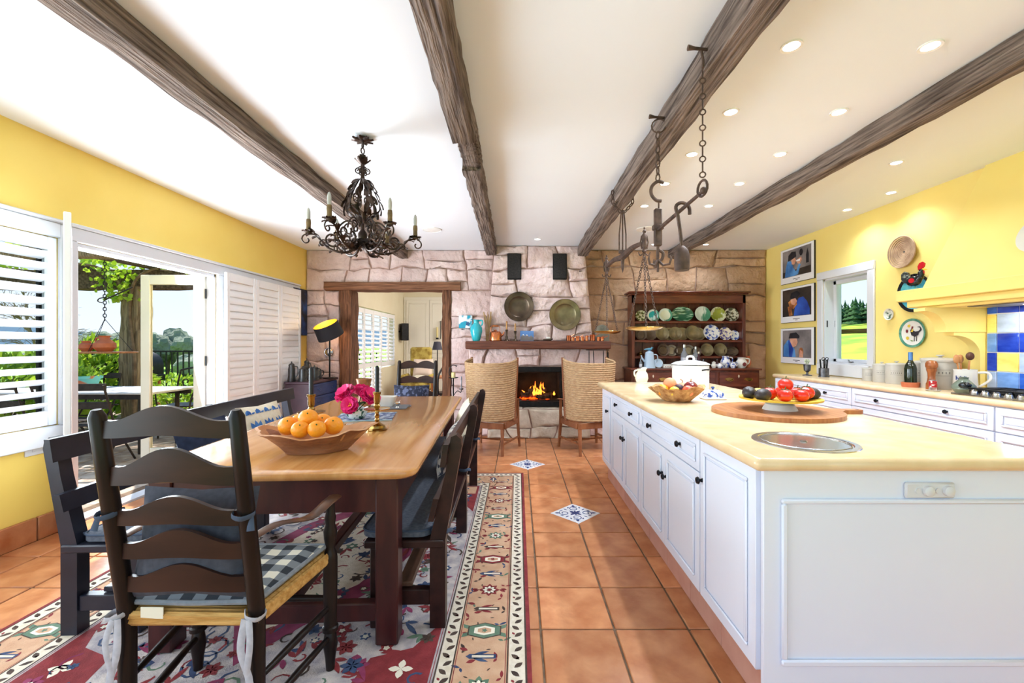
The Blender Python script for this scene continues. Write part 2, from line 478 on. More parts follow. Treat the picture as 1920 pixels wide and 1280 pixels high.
# doorway posts and lintel
def rough_bar(name, x0, x1, y0, y1, z0, z1, ax, mat, label, cat, seed, n=26, amp=.012, kind='structure', parent=None, taper=None):
    r = random.Random(seed); vs = []; fs = []
    lo, hi = {'x': (x0, x1), 'y': (y0, y1), 'z': (z0, z1)}[ax]
    A, B_ = {'x': ((y0, y1), (z0, z1)), 'y': ((x0, x1), (z0, z1)), 'z': ((x0, x1), (y0, y1))}[ax]
    m = 4; ring = []
    for k in range(m): ring.append((k/m, 0))
    for k in range(m): ring.append((1, k/m))
    for k in range(m): ring.append((1-k/m, 1))
    for k in range(m): ring.append((0, 1-k/m))
    L = len(ring); off = [[r.uniform(-1, 1) for _ in ring] for _ in range(n+1)]
    for i in range(n+1):
        t = lo+(hi-lo)*i/n
        for k, (p, q) in enumerate(ring):
            o = amp*(off[i][k]*.45+off[max(i-1, 0)][k]*.35+off[i//3][k]*.5)
            cp = .05 if (p in (0, 1) and q in (0, 1)) else 0
            pp = p+(.5-p)*cp; qq = q+(.5-q)*cp
            a = A[0]+(A[1]-A[0])*pp+o*(p-.5)*2; b = B_[0]+(B_[1]-B_[0])*qq+o*(q-.5)*2
            vs.append({'x': (t, a, b), 'y': (a, t, b), 'z': (a, b, t)}[ax])
    for i in range(n):
        for k in range(L): k2 = (k+1) % L; fs.append((i*L+k, i*L+k2, (i+1)*L+k2, (i+1)*L+k))
    fs.append(tuple(range(L-1, -1, -1))); fs.append(tuple(n*L+k for k in range(L)))
    o = G().add(vs, fs).build(name, mat, parent, ang=55)
    if label: tag(o, label, cat, None, kind)
    elif kind and not parent: o['kind'] = kind
    return o
rough_bar('trim_1', -2.895, -.86, YB-.09, YB+.25, OZ, OZ+.125, 'x', 'lintel_wood', 'rough timber lintel over the stone doorway', 'lintel', 1, amp=.006)
rough_bar('trim_2', OX0-.185, OX0, YB-.05, YB+.28, 0, OZ, 'z', 'post_wood', 'dark timber post on window side of stone doorway', 'door post', 2)
rough_bar('trim_3', OX1, OX1+.125, YB-.05, YB+.28, 0, OZ, 'z', 'post_wood', 'narrow timber post of doorway beside the mantelpiece', 'door post', 3, amp=.018)

# ================================================================ fireplace
BY, LY, HY = 6.27, 6.12, 5.94
bu = lambda v: 1+.16*(1-(v-1.3)/1.4)
g = G()
g.add([(-.46, BY, 1.2), (1.09, BY, 1.2), (1.09, YB, 1.2), (-.46, YB, 1.2), (-.34, BY, ZC), (.97, BY, ZC), (.97, YB, ZC), (-.34, YB, ZC)],
      [(0, 1, 5, 4), (1, 2, 6, 5), (3, 0, 4, 7), (0, 3, 2, 1), (4, 5, 6, 7)])
FX0, FX1, FZ0, FZ1 = -.145, .665, .42, .975
g.box(-.70, FX0, LY, YB, 0, 1.24); g.box(FX1, 1.25, LY, YB, 0, 1.24); g.box(FX0, FX1, LY, YB, FZ1, 1.24); g.box(FX0, FX1, LY, YB, 0, FZ0)
g.box(-.42, 1.0, HY+.03, LY, 0, FZ0-.02)
fp = struct('wall_chimney', g, 'mortar', 'rough stone chimney breast with raised hearth', 'chimney breast')
cxm = .315
lay(fp, cxm-.655, cxm+.655, 1.33, ZC, lambda u, v, d: (cxm+(u-cxm)*(1+.18*(ZC-v)/1.4), BY-d, v), ['stone_pink'], 21, ch=(.24, .38), cw=(.26, .52), dep=(.025, .065))
fl = lambda u, v, d: (u, LY-d, v)
lay(fp, -.70, 1.25, FZ1+.01, 1.235, fl, ['stone_pink'], 22, ch=(.2, .3), cw=(.26, .5), dep=(.02, .06))
lay(fp, -.70, FX0-.01, 0, FZ1, fl, ['stone_pink'], 23, ch=(.2, .3), cw=(.24, .4))
lay(fp, FX1+.01, 1.25, 0, FZ1, fl, ['stone_pink'], 24, ch=(.2, .3), cw=(.24, .4))
lay(fp, -.42, 1.0, 0, FZ0-.02, lambda u, v, d: (u, HY+.03-d, v), ['stone_hearth'], 25, ch=(.13, .2), cw=(.25, .5), dep=(.015, .05))
lay(fp, -.42, 1.0, HY+.03, LY-.01, lambda u, v, d: (u, v, FZ0-.02+d*.5), ['stone_hearth'], 26, ch=(.13, .2), cw=(.3, .5), dep=(.015, .03))
# stove insert
st = T('wood_stove', 'black built-in wood stove with glass door and burning logs', 'stove', (.26, LY, FZ0))
g = G()
for (x0, x1, z0, z1) in ((-.405, .405, .485, .555), (-.405, .405, 0, .07), (-.405, -.345, .07, .485), (.335, .405, .07, .485)):
    g.box(x0, x1, -.06, .04, z0, z1, .006)
g.build('frame', 'black_iron', st)
g = G(); g.box(-.345, .335, .28, .30, .07, .485); g.box(-.345, -.33, -.0, .3, .07, .485); g.box(.32, .335, 0, .3, .07, .485); g.box(-.345, .335, 0, .3, .47, .485); g.box(-.345, .335, 0, .3, .07, .085)
mk('firebrick', (46, 36, 32), (70, 56, 48), rough=.95, scale=8); g.build('firebox', 'firebrick', st)
g = G(); g.box(-.33, .325, -.035, -.03, .085, .47); g.build('glass_pane', 'glass', st)
g = G(); g.tube([(.345, -.065, .2), (.36, -.10, .22), (.36, -.10, .36), (.345, -.065, .38)], .007, 6); g.build('handle', 'black_iron', st)
mk('charred_log', (34, 24, 20), (120, 84, 62), rough=.95, scale=14, bump=.8)
mk('ember', (255, 80, 10), rough=1, emis=(255, 70, 8), es=1.6)
for (a, b, r_) in (((-.22, .12, .13), (.12, .16, .14), .045), ((-.1, .2, .14), (.22, .1, .135), .045), ((-.1, .09, .2), (.14, .2, .21), .04), ((.0, .06, .13), (.2, .05, .12), .03)):
    g = G(); g.tube([Vector(a)+(Vector(b)-Vector(a))*t/5+Vector((0, 0, R.uniform(-.006, .006))) for t in range(6)], [r_*R.uniform(.9, 1.1) for _ in range(6)], 9); g.build('log', 'charred_log', st)
g = G()
for k in range(26): g.ball((R.uniform(-.22, .22), R.uniform(.06, .22), .095), R.uniform(.012, .026), 6, 4)
g.build('embers', 'ember', st, kind='stuff')
m = mk('flame', (255, 150, 20), rough=1, emis=(255, 150, 30), es=1.5)
n = m.node_tree.nodes; l = m.node_tree.links
tcn = n.new('ShaderNodeTexCoord'); s3 = n.new('ShaderNodeSeparateXYZ'); l.new(tcn.outputs['Object'], s3.inputs[0])
mr = n.new('ShaderNodeMapRange'); mr.inputs[1].default_value = .1; mr.inputs[2].default_value = .36; l.new(s3.outputs[2], mr.inputs[0])
rp = n.new('ShaderNodeValToRGB'); rp.color_ramp.elements[0].color = (1, .42, .05, 1); rp.color_ramp.elements[1].color = (1, .10, .005, 1)
l.new(mr.outputs[0], rp.inputs[0]); l.new(rp.outputs[0], n['Principled BSDF'].inputs['Emission Color'])
for k in range(17):
    x = R.gauss(.0, .10); y = R.uniform(.06, .2); h = R.uniform(.08, .24)*max(.35, 1-abs(x)*2.4)
    g = G(); sw = R.uniform(-.03, .03)
    g.tube([(x, y, .14), (x+sw*.4, y, .14+h*.3), (x-sw*.3, y, .14+h*.6), (x+sw, y, .14+h)], [.012, .02, .011, .002], 7); g.build('flame', 'flame', st)
# mantel shelf
g = G(); g.box(-.72, 1.275, 5.93, YB-.02, 1.225, 1.335, .012)
o = g.build('mantel_shelf', 'mantel_wood'); tag(o, 'thick dark timber mantel shelf across the stone fireplace', 'mantel shelf')
# dark square grilles high on the breast
for k, x in enumerate((964.5, 1049.5)):
    t = T('wall_speaker', 'small black '+('wall speaker above the dark brown round dish' if k == 0 else 'wall speaker above the olive brass dish'), 'speaker', at(x, 500, BY-.05))
    g = G(); g.box(-.1, .1, -.03, .04, -.185, .185, .006); g.build('case', 'black_iron', t)
    mk('speaker_cloth%d' % k, (30, 28, 28), (48, 44, 42), rough=.95, scale=60); g = G(); g.box(-.088, .088, -.036, -.028, -.172, .172, .003); g.build('grille', 'speaker_cloth%d' % k, t)

# ================================================================ ceiling beams
rough_bar('ceiling_beam', -1.80, -1.655, YR, YB-.02, 2.58, ZC, 'y', 'old_beam', 'weathered ceiling beam behind the chandelier, nearest the french doors', 'beam', 31, n=70, amp=.007)
def slanted(xa0, xa1, xb0, xb1, y0, y1, z0, seed, parent):
    o = rough_bar('beam_length', 0, 1, y0, y1, z0, ZC, 'y', 'old_beam', None, None, seed, n=40, amp=.0, parent=parent)
    r = random.Random(seed)
    for v in o.data.vertices:
        t = (v.co.y-y0)/(y1-y0); a = xa0+(xb0-xa0)*t; b = xa1+(xb1-xa1)*t
        v.co.x = a+(b-a)*v.co.x+r.uniform(-.007, .007); 
        if v.co.z < ZC-.02: v.co.z += r.uniform(-.006, .006)
b2 = T('ceiling_beam', 'notched ceiling beam made of two timbers, between chandelier and hanging steelyard', 'beam', (0, 0, 0), kind='structure')
slanted(-.408, -.265, -.41, -.265, YR, 2.74, 2.563, 41, b2)
slanted(-.392, -.26, -.40, -.27, 2.72, 3.25, 2.60, 42, b2)
slanted(-.41, -.268, -.46, -.305, 3.2, BY-.02, 2.572, 43, b2)
rough_bar('ceiling_beam', .86, .995, YR, BY-.02, 2.555, ZC, 'y', 'old_beam', 'ceiling beam with iron spikes carrying the hanging scales', 'beam', 51, n=70, amp=.008)
rough_bar('ceiling_beam', 2.26, 2.38, YR, YB-.02, 2.575, ZC, 'y', 'old_beam', 'brown ceiling beam running above the kitchen island', 'beam', 61, n=70, amp=.008)
# ================================================================ french door, shutters, left window
g = G()
cw_ = .10
for (y0, y1, z0, z1) in ((DY0-.055, DY0, 0, DZ+.0), (DY1, DY1+.10, 0, DZ), (DY0-.055, 6.3, DZ, DZ+.1)):
    g.box(XL, XL+.03, y0, y1, z0, z1, .006)
g.box(XL, XL+.045, DY0-.055, 6.3, DZ+.10, DZ+.125, .006)
g.box(XL-.12, XL, DY0, DY0+.03, 0, DZ, .004); g.box(XL-.12, XL, DY1-.03, DY1, 0, DZ, .004); g.box(XL-.12, XL, DY0, DY1, DZ-.03, DZ, .004)
g.box(XL-.12, XL, DY0+.03, DY1-.03, -.03, .012)
struct('door_1', g, 'white_gloss', 'white moulded frame of the french doors', 'door frame')
# open glazed leaf outside
lf = T('french_door_leaf', 'cream glazed door leaf swung open onto the terrace', 'door', (XL-.07, 4.50, .02), rad(180))
g = G()
W_, H_ = .64, 1.99
for b in ((0, .095, 0, H_), (W_-.095, W_, 0, H_), (.095, W_-.095, H_-.1, H_), (.095, W_-.095, 0, .2)):
    g.box(b[0], b[1], -.022, .022, b[2], b[3], .005)
g.build('leaf_frame', 'cream_door', lf)
g = G(); g.box(.095, W_-.095, -.003, .003, .2, H_-.1); g.build('glass_pane', 'glass', lf)
for z in (.35, 1.05, 1.75): g = G(); g.cyl((-.008, -.02, z), (-.008, -.02, z+.1), .008, n=8); g.build('hinge', 'black_iron', lf)
# folded shutters
def shutter(name, label, loc, rz, W_, H_, n, tilt, cat='shutter', rail=None, group=None, stile=.05, mat='shutter_white', pitch=None):
    t = T(name, label, cat, loc, rz, group)
    g = G(); rails = [(0, .10), (H_-.09, H_)]+([(rail-.045, rail+.045)] if rail else [])
    g.box(0, stile, -.016, .016, 0, H_, .004); g.box(W_-stile, W_, -.016, .016, 0, H_, .004)
    for a, b in rails: g.box(stile, W_-stile, -.014, .014, a, b, .004)
    g.build('shutter_frame', mat, t)
    rs = sorted(rails); s0 = None
    for (a, b), (c, d) in zip(rs, rs[1:]):
        k = max(1, round((c-b)/pitch)); p = (c-b)/k
        for i in range(k):
            z = b+(i+.5)*p
            if s0 is None:
                g = G(); M = Matrix.Rotation(rad(tilt), 4, 'X'); hw = p*.62
                g.ext([(-hw, 0), (-hw*.6, .0045), (hw*.6, .0045), (hw, 0), (hw*.6, -.0045), (-hw*.6, -.0045)], 'x', stile-.003, W_-stile+.003, M)
                s0 = g.build('louvre', mat, t, loc=(0, 0, z))
            else: share(s0, (0, 0, z), t)
    return t
for k in range(3):
    y0 = 4.60+k*.525
    shutter('plantation_shutter', 'white louvred shutter leaf '+('hinged beside the open french doors', 'in the middle of the folded row', 'at the end beside the dark blue painting')[k],
            (XL+.09, y0, .02), PI/2, .52, 2.04, 24, 80, rail=.86 if False else None, group='folded shutters on the left wall', pitch=.078)
shutter('plantation_shutter', 'white shutter leaf seen edge-on, standing open between window and doors', (XL+.035, 3.05, .02), math.atan2(2.522-3.05, -2.62-(XL+.035)), .81, 2.035, 24, 84, pitch=.078)
g = G()
y0, y1 = WY0-.10, WY1+.058
g.box(XL, XL+.03, y0, WY0, WZ0, WZ1+.1, .006); g.box(XL, XL+.03, WY1, y1, WZ0, WZ1+.1, .006)
g.box(XL, XL+.03, WY0, WY1, WZ1, WZ1+.1, .006); g.box(XL, XL+.045, y0, y1-.005, WZ0-.13, WZ0, .006); g.box(XL, XL+.045, y0, y1-.005, WZ1+.1, WZ1+.125, .006)
g.box(XL-.115, XL-.03, WY0, WY0+.015, WZ0, WZ1); g.box(XL-.115, XL-.03, WY1-.015, WY1, WZ0, WZ1); g.box(XL-.115, XL-.03, WY0, WY1, WZ1-.015, WZ1); g.box(XL-.115, XL-.03, WY0, WY1, WZ0, WZ0+.015)
w1 = struct('window_1', g, 'white_gloss', 'white framed window behind the louvred shutter', 'window')
g = G(); g.box(XL-.085, XL-.065, 2.945, 2.965, WZ0, WZ1); g.box(XL-.085, XL-.065, 2.1, 2.13, WZ0, WZ1); g.build('window_mullion', 'black_iron', w1)
g = G(); g.box(XL-.078, XL-.074, WY0, WY1, WZ0, WZ1); g.build('glass_pane', 'glass', w1)
for k in range(2):
    shutter('window_shutter', 'white louvred window shutter with open blades, '+('next to the terrace doors' if k == 0 else 'cut off by the picture edge'),
            (XL-.008, WY1-.004-.84*(k+1), WZ0+.004), PI/2, .838, WZ1-WZ0-.008, 13, -28, pitch=.08, stile=.055)
t = T('light_switch', 'small white switch plate on yellow wall below the window', 'switch', (XL, 2.86, .60))
g = G(); g.box(0, .008, -.06, .06, -.035, .035, .003); g.build('plate', 'white_gloss', t)
g = G(); g.box(.008, .012, -.02, .0, -.012, .012, .002); g.build('rocker', 'white_gloss', t)
# painting near the corner
t = T('painting', 'dark blue abstract painting on yellow wall by the stone corner', 'painting', (XL, 6.30, 1.76))
mk('painting_canvas', (18, 24, 40), (44, 84, 150), rough=.5, scale=7, detail=8, lo=.45, hi=.7)
g = G(); g.box(0, .03, -.2, .2, -.34, .34, .004); g.build('stretcher', 'black_iron', t)
g = G(); g.box(.03, .034, -.195, .195, -.335, .335); g.build('canvas', 'painting_canvas', t)

# ================================================================ kitchen window
g = G()
a, b = NY0-.09, NY1+.09
g.box(XR-.025, XR, a, NY0, NZ0, NZ1, .005); g.box(XR-.025, XR, NY1, b, NZ0, NZ1, .005); g.box(XR-.028, XR, a-.003, b+.003, NZ1, NZ1+.093, .005)
g.box(XR-.03, XR, a, b, .925, NZ0, .005)
for (p, q, z0, z1) in ((NY0, NY0+.02, NZ0, NZ1), (NY1-.02, NY1, NZ0, NZ1), (NY0, NY1, NZ1-.02, NZ1), (NY0, NY1, NZ0, NZ0+.02)):
    g.box(XR, XR+.2, p, q, z0, z1)
for (p, q, z0, z1) in ((NY0+.02, NY0+.06, NZ0, NZ1), (NY1-.07, NY1-.02, NZ0, NZ1), (NY0, NY1, NZ1-.07, NZ1-.02), (NY0, NY1, NZ0+.02, NZ0+.06)):
    g.box(XR+.10, XR+.14, p, q, z0, z1, .004)
w2 = struct('window_2', g, 'white_gloss', 'small white kitchen window looking onto green fields', 'window')
g = G(); g.box(XR+.118, XR+.122, NY0+.05, NY1-.06, NZ0+.05, NZ1-.06); g.build('glass_pane', 'glass', w2)
g = G(); g.box(XR+.10, XR+.11, NY1-.055, NY1-.04, 1.5, 1.58, .003); g.box(XR+.02, XR+.03, NY1-.03, NY1-.015, 1.5, 1.58, .003); g.build('catch', 'black_iron', w2)
mk('brushed_steel', (190, 190, 188), (150, 150, 148), rough=.25, metal=1, scale=40)
g = G(); g.tube([(XR+.05, 4.95, NZ0+.02), (XR+.02, 4.93, NZ0+.05), (XR-.02, 4.85, NZ0+.03), (XR-.03, 4.8, NZ0+.035)], .008, 6); g.build('winder', 'brushed_steel', w2)

# ================================================================ hood, corbels, tiled splashback
hd = T('range_hood', 'large yellow plastered range hood with moulded shelf', 'range hood', (XR, 3.6, 1.6), kind=None)
o_ = Vector((XR, 3.6, 1.6))
def hb(g, x0, x1, y0, y1, z0, z1, c=0): g.box(x0-XR, x1-XR, y0-3.6, y1-3.6, z0-1.6, z1-1.6, c)
NEAR = .9
g = G(); hb(g, 3.30, XR, NEAR, 3.79, 1.66, 1.755, .006); g.build('shelf', 'yellow_hood', hd)
g = G(); hb(g, 3.335, XR, NEAR, 3.72, 1.605, 1.66, .005); hb(g, 3.37, XR, NEAR, 3.66, 1.585, 1.605, .003); g.build('moulding', 'yellow_hood', hd)
g = G()
A = [(3.375, 3.62, 1.755), (3.375, NEAR, 1.755), (XR, NEAR, 1.755), (XR, 3.62, 1.755), (3.70, 3.43, ZC), (3.70, NEAR, ZC), (XR, NEAR, ZC), (XR, 3.43, ZC)]
g.add([Vector(p)-o_ for p in A], [(0, 1, 5, 4), (1, 2, 6, 5), (2, 3, 7, 6), (3, 0, 4, 7), (0, 3, 2, 1), (4, 5, 6, 7)]); g.build('canopy', 'yellow_hood', hd, smooth=False)
mk('filter_steel', (120, 112, 100), rough=.4, metal=.8); g = G(); hb(g, 3.42, XR-.04, 1.5, 3.3, 1.578, 1.588); g.build('filter_panel', 'filter_steel', hd)
cb = T('hood_corbel', 'curved yellow corbel carrying the range hood beside the blue tiles', 'corbel', (XR, 3.45, .92))
g = G(); pr = [(0, .665), (-.485, .665), (-.485, .64)]+[(-.485+.155*(1-cos(rad(t))), .49+.15*(1-sin(rad(t)))) for t in range(0, 91, 10)]
pr = [(0, .665), (-.48, .665), (-.48, .645)]+[(-.33-.15*cos(rad(t))*1.0, .475+.165*(1-sin(rad(t)))) for t in range(90, -1, -10)][::-1][0:0]
pr = [(0, .665), (-.50, .665), (-.50, .64)]+[(-.50+.17*sin(rad(t)), .475+.165*cos(rad(t))) for t in range(0, 91, 9)]+[(-.33, .472), (0, .472)]
g.ext(pr, 'y', 0, .10); g.build('upper_bracket', 'yellow_hood', cb)
g = G(); pr = [(0, .472), (-.262, .472), (-.262, .445), (-.25, .445)]+[(-.25+.2*sin(rad(t)), .29+.155*cos(rad(t))) for t in range(0, 91, 9)]+[(-.05, 0), (0, 0)]
g.ext(pr, 'y', .01, .088); g.build('lower_bracket', 'yellow_hood', cb)
# tiles behind the cooker
TC = {'b': (38, 88, 190), 'd': (18, 52, 168), 'm': (104, 146, 208), 'p': (170, 190, 222), 'y': (250, 214, 110), 'l': (176, 178, 222)}
for k, c in TC.items():
    c2 = tuple(min(255, v+26) for v in c); mk('glaze_'+k, c, c2, rough=.12, scale=9, detail=6, stretch=(1, 1, 2.2))
mk('white_grout', (240, 238, 232), rough=.9)
rows = ['bbdypmbydpb', 'ypllbydmpyb'.replace('l', 'p', 1), 'mddbypmdybp', 'dypmbdypmbd', 'pmbydpmbydp']
cols = ['bddy', 'ypl', 'mdd', 'dyp', 'pmb']
pat = 'ydpmbdypmdbyplbmd'
g = G(); g.box(XR-.007, XR-.001, 1.2, 3.447, .921, 1.585); sb = g.build('splashback', 'white_grout'); tag(sb, 'chequered splashback of blue, yellow and white glazed tiles', 'splashback')
zs = [.925, 1.083, 1.232, 1.382, 1.532, 1.59]
for r_ in range(5):
    y = 3.447; k = 0
    rowcols = cols[4-r_]
    while y > 1.3:
        h = .073 if k == 0 else .15
        c = rowcols[k] if k < len(rowcols) else pat[(k*5+r_*7) % len(pat)]
        g = G(); g.box(XR-.016, XR-.005, y-h+.004, y-.004, zs[r_]+.004, zs[r_+1]-.004, .002); g.build('glazed_tile', 'glaze_'+c, sb); y -= h; k += 1
# light inside the hood
for k, y in enumerate((3.05, 2.2)):
    t = T('hood_lamp', 'small lamp under the range hood, '+('over the near burners' if k else 'beside the corbel'), 'lamp', (3.6, y, 1.575))
    mk('hood_bulb%d' % k, (255, 250, 235), emis=(255, 244, 225), es=6); g = G(); g.lathe([(0, .0), (.03, 0), (.03, .004)], 16); g.build('bulb', 'hood_bulb%d' % k, t)
    light('hood_light', 'AREA', (0, 0, -.004), 2, (1, .96, .9), .06, to=(0, 0, -1), parent=t)

# ================================================================ wall hangings on the kitchen wall
mk('photo_paper', (244, 242, 244), rough=.35); mk('frame_edge', (40, 38, 40), rough=.5)
mk('navy_cloth', (54, 108, 176), (96, 158, 222), rough=.7, scale=6); mk('dark_cloth', (22, 20, 26), (44, 40, 46), rough=.8, scale=8)
mk('skin_print', (206, 140, 112), (230, 178, 150), rough=.6, scale=9); mk('print_grey', (96, 90, 92), (150, 142, 140), rough=.6, scale=4, detail=7)
mk('print_dark', (36, 30, 30), (70, 58, 50), rough=.6, scale=5, detail=7); mk('print_royal', (24, 54, 140), (52, 96, 196), rough=.6, scale=5)
mk('print_brown', (120, 62, 34), (226, 150, 80), rough=.6, scale=9); mk('ink', (40, 38, 40), rough=.7)
def picture(label, yc, z0, z1, shapes, bgm):
    t = T('framed_photograph', label, 'photograph', (XR, yc, (z0+z1)/2), group='three photographs beside the kitchen window')
    h = (z1-z0)/2; w_ = .345
    g = G(); g.box(-.022, 0, -w_, w_, -h, h, .003); g.build('frame', 'frame_edge', t)
    g = G(); g.box(-.025, -.022, -w_+.004, w_-.004, -h+.004, h-.004); g.build('mount', 'photo_paper', t)
    # picture co-ordinates: u to the right as seen from the room (= -y), v up
    g = G(); g.box(-.0265, -.0245, -w_+.05, w_-.05, -h+.085, h-.03); g.build('print', bgm, t)
    d = .0004
    for (mt, pts) in shapes:
        d += .0004; g = G(); g.ext([(-u, v) for u, v in pts], 'x', -.0265-d, -.0262); g.build('print_area', mt, t, smooth=False)
    g = G(); g.box(-.0257, -.0247, -.07, .07, -h+.045, -h+.052); g.box(-.0257, -.0247, -.025, .025, -h+.028, -h+.035); g.build('caption', 'ink', t)
def ell(cx, cy, rx, ry, n=14, a0=0): return [(cx+rx*cos(2*PI*i/n+a0), cy+ry*sin(2*PI*i/n+a0)) for i in range(n)]
picture('framed photograph of person in dark cap and pale blue shirt drinking, topmost of three', 5.785, 2.122, 2.602,
        [('print_dark', [(-.29, -.15), (.29, -.15), (.29, -.06), (-.29, -.08)]), ('dark_cloth', ell(.10, .14, .035, .045)), ('dark_cloth', [(.2, -.02), (.25, -.02), (.25, .09), (.225, .17), (.2, .09)]),
         ('navy_cloth', [(-.24, -.15), (-.22, -.02), (-.18, .07), (-.10, .05), (-.06, -.04), (.0, -.1), (.06, .0), (.09, -.02), (.04, -.14), (-.02, -.15)]),
         ('skin_print', [(-.1, .07), (-.03, .09), (.0, .05), (-.04, .0), (-.09, .01)]), ('skin_print', [(.0, .05), (.1, .08), (.12, .04), (.07, -.01), (.02, .01)]), ('photo_paper', [(.0, .05), (.09, .06), (.08, .03), (.01, .03)]),
         ('dark_cloth', [(-.17, .06), (-.16, .14), (-.09, .18), (-.01, .17), (.0, .1), (-.08, .08)])], 'print_grey')
picture('framed photograph of bowed person in royal blue jacket and dark cap, middle of three', 5.785, 1.585, 2.065,
        [('print_royal', [(-.05, -.15), (-.02, .0), (.05, .08), (.14, .09), (.22, .02), (.27, -.08), (.27, -.15)]), ('print_brown', [(-.17, .04), (-.08, .08), (.0, .06), (.02, .0), (-.06, -.06), (-.14, -.03)]),
         ('skin_print', [(-.12, .07), (-.02, .09), (.02, .04), (-.04, -.01), (-.1, .01)]), ('print_brown', [(-.18, -.02), (-.1, -.02), (-.08, -.14), (-.15, -.15)]), ('dark_cloth', [(-.13, .09), (-.1, .16), (.02, .18), (.08, .13), (.02, .09), (-.06, .08)])], 'print_dark')
picture('framed photograph of person in blue jacket and dark hat in profile, lowest of three', 5.785, 1.03, 1.51,
        [('navy_cloth', [(-.28, -.15), (-.27, .0), (-.18, .08), (-.1, .03), (-.03, -.05), (-.01, -.15)]), ('print_royal', [(-.17, .08), (-.12, .07), (-.06, -.05), (-.09, -.15), (-.15, -.15)]),
         ('skin_print', [(-.13, .06), (-.12, .12), (.0, .12), (.03, .05), (.0, .0), (-.07, -.02)]), ('dark_cloth', [(-.16, .1), (-.13, .17), (.0, .18), (.07, .13), (.06, .1)]), ('print_brown', ell(.1, -.08, .045, .06)), ('skin_print', [(.06, -.15), (.08, -.05), (.13, -.07), (.14, -.15)])], 'print_grey')
# woven tray
mk('wicker', (150, 118, 92), (190, 158, 128), rough=.8, scale=12, bump=.3, bscale=40)
t = T('woven_tray', 'round coiled woven tray hung on yellow wall above the rooster', 'tray', (XR, 4.18, 2.184))
M = Matrix.Rotation(-PI/2, 4, 'Y') @ Matrix.Rotation(0, 4, 'Z')
for k in range(10):
    r_ = .015+k*.0148; g = G(); z = .01+.035*(k/9)**2
    g.tube([M @ Vector((r_*cos(2*PI*i/36), r_*sin(2*PI*i/36), z)) for i in range(36)], .0076, 6, closed=True); g.build('coil', 'wicker', t)
g = G(); g.ball((-.016, 0, 0), .008, 8, 6); g.build('centre_knot', 'dark_cloth', t)
# plates on the wall
def wall_plate(label, loc, r_, rim, face, extra=None, rot=None):
    t = T('wall_plate', label, 'plate', loc); M = Matrix.Rotation(-PI/2, 4, 'Y') if rot is None else rot
    g = G(); g.lathe([(0, 0), (r_*.55, 0), (r_, .022), (r_, .027), (r_*.82, .019)], 32, M); g.build('rim', rim, t)
    g = G(); g.lathe([(r_*.84, .0205), (r_*.6, .008), (0, .008)], 32, M); g.build('face', face, t)
    if extra: extra(t, M, r_)
    return t
mk('china', (230, 226, 218), (226, 222, 214), rough=.18, scale=6, coat=.3); mk('green_rim', (70, 130, 110), (110, 168, 140), rough=.25, scale=26)
mk('plum', (112, 30, 40), rough=.5); mk('mustard', (222, 188, 62), rough=.5); mk('leaf_green', (110, 140, 70), rough=.5)
mk('sprig', (226, 228, 216), (84, 110, 90), rough=.25, scale=40, lo=.5, hi=.6)
def rooster_print(t, M, r_):
    def bit(mt, pts, d=.0125):
        g = G(); P = [M @ Vector((v*1.45-.004, -u*1.45+.004, d)) for u, v in pts]; g.add(P, [tuple(range(len(P)))]); g.build('painted_motif', mt, t, smooth=False)
    bit('dark_cloth', [(-.01, -.012), (.015, -.022), (.04, -.01), (.045, .015), (.02, .012), (.0, .02), (-.012, .03), (-.018, .018)])
    bit('dark_cloth', [(.04, .0), (.062, .02), (.066, .034), (.05, .045), (.03, .042), (.05, .036), (.052, .024), (.038, .014)], .013)
    bit('mustard', [(-.015, .012), (.0, .03), (.005, .02), (.0, .008)], .0135); bit('plum', [(-.012, .03), (-.006, .048), (.004, .044), (.0, .03)])
    for dx in (.008, .024): bit('dark_cloth', [(dx, -.018), (dx+.004, -.018), (dx+.005, -.05), (dx, -.05)])
    bit('plum', ell(-.042, .016, .009, .012, 8)); bit('mustard', ell(-.028, .05, .011, .011, 8)); bit('mustard', ell(-.038, -.03, .012, .012, 8))
    for a in (-.06, -.02): bit('leaf_green', [(a, -.04), (a+.02, -.046), (a+.03, -.05), (a+.012, -.052)])
wall_plate('white plate with painted rooster and green rim on yellow wall', (XR, 4.09, 1.40), .137, 'green_rim', 'china', rooster_print)
wall_plate('tiny sprigged plate on yellow wall near the window', (XR, 4.347, 1.594), .058, 'china', 'sprig')
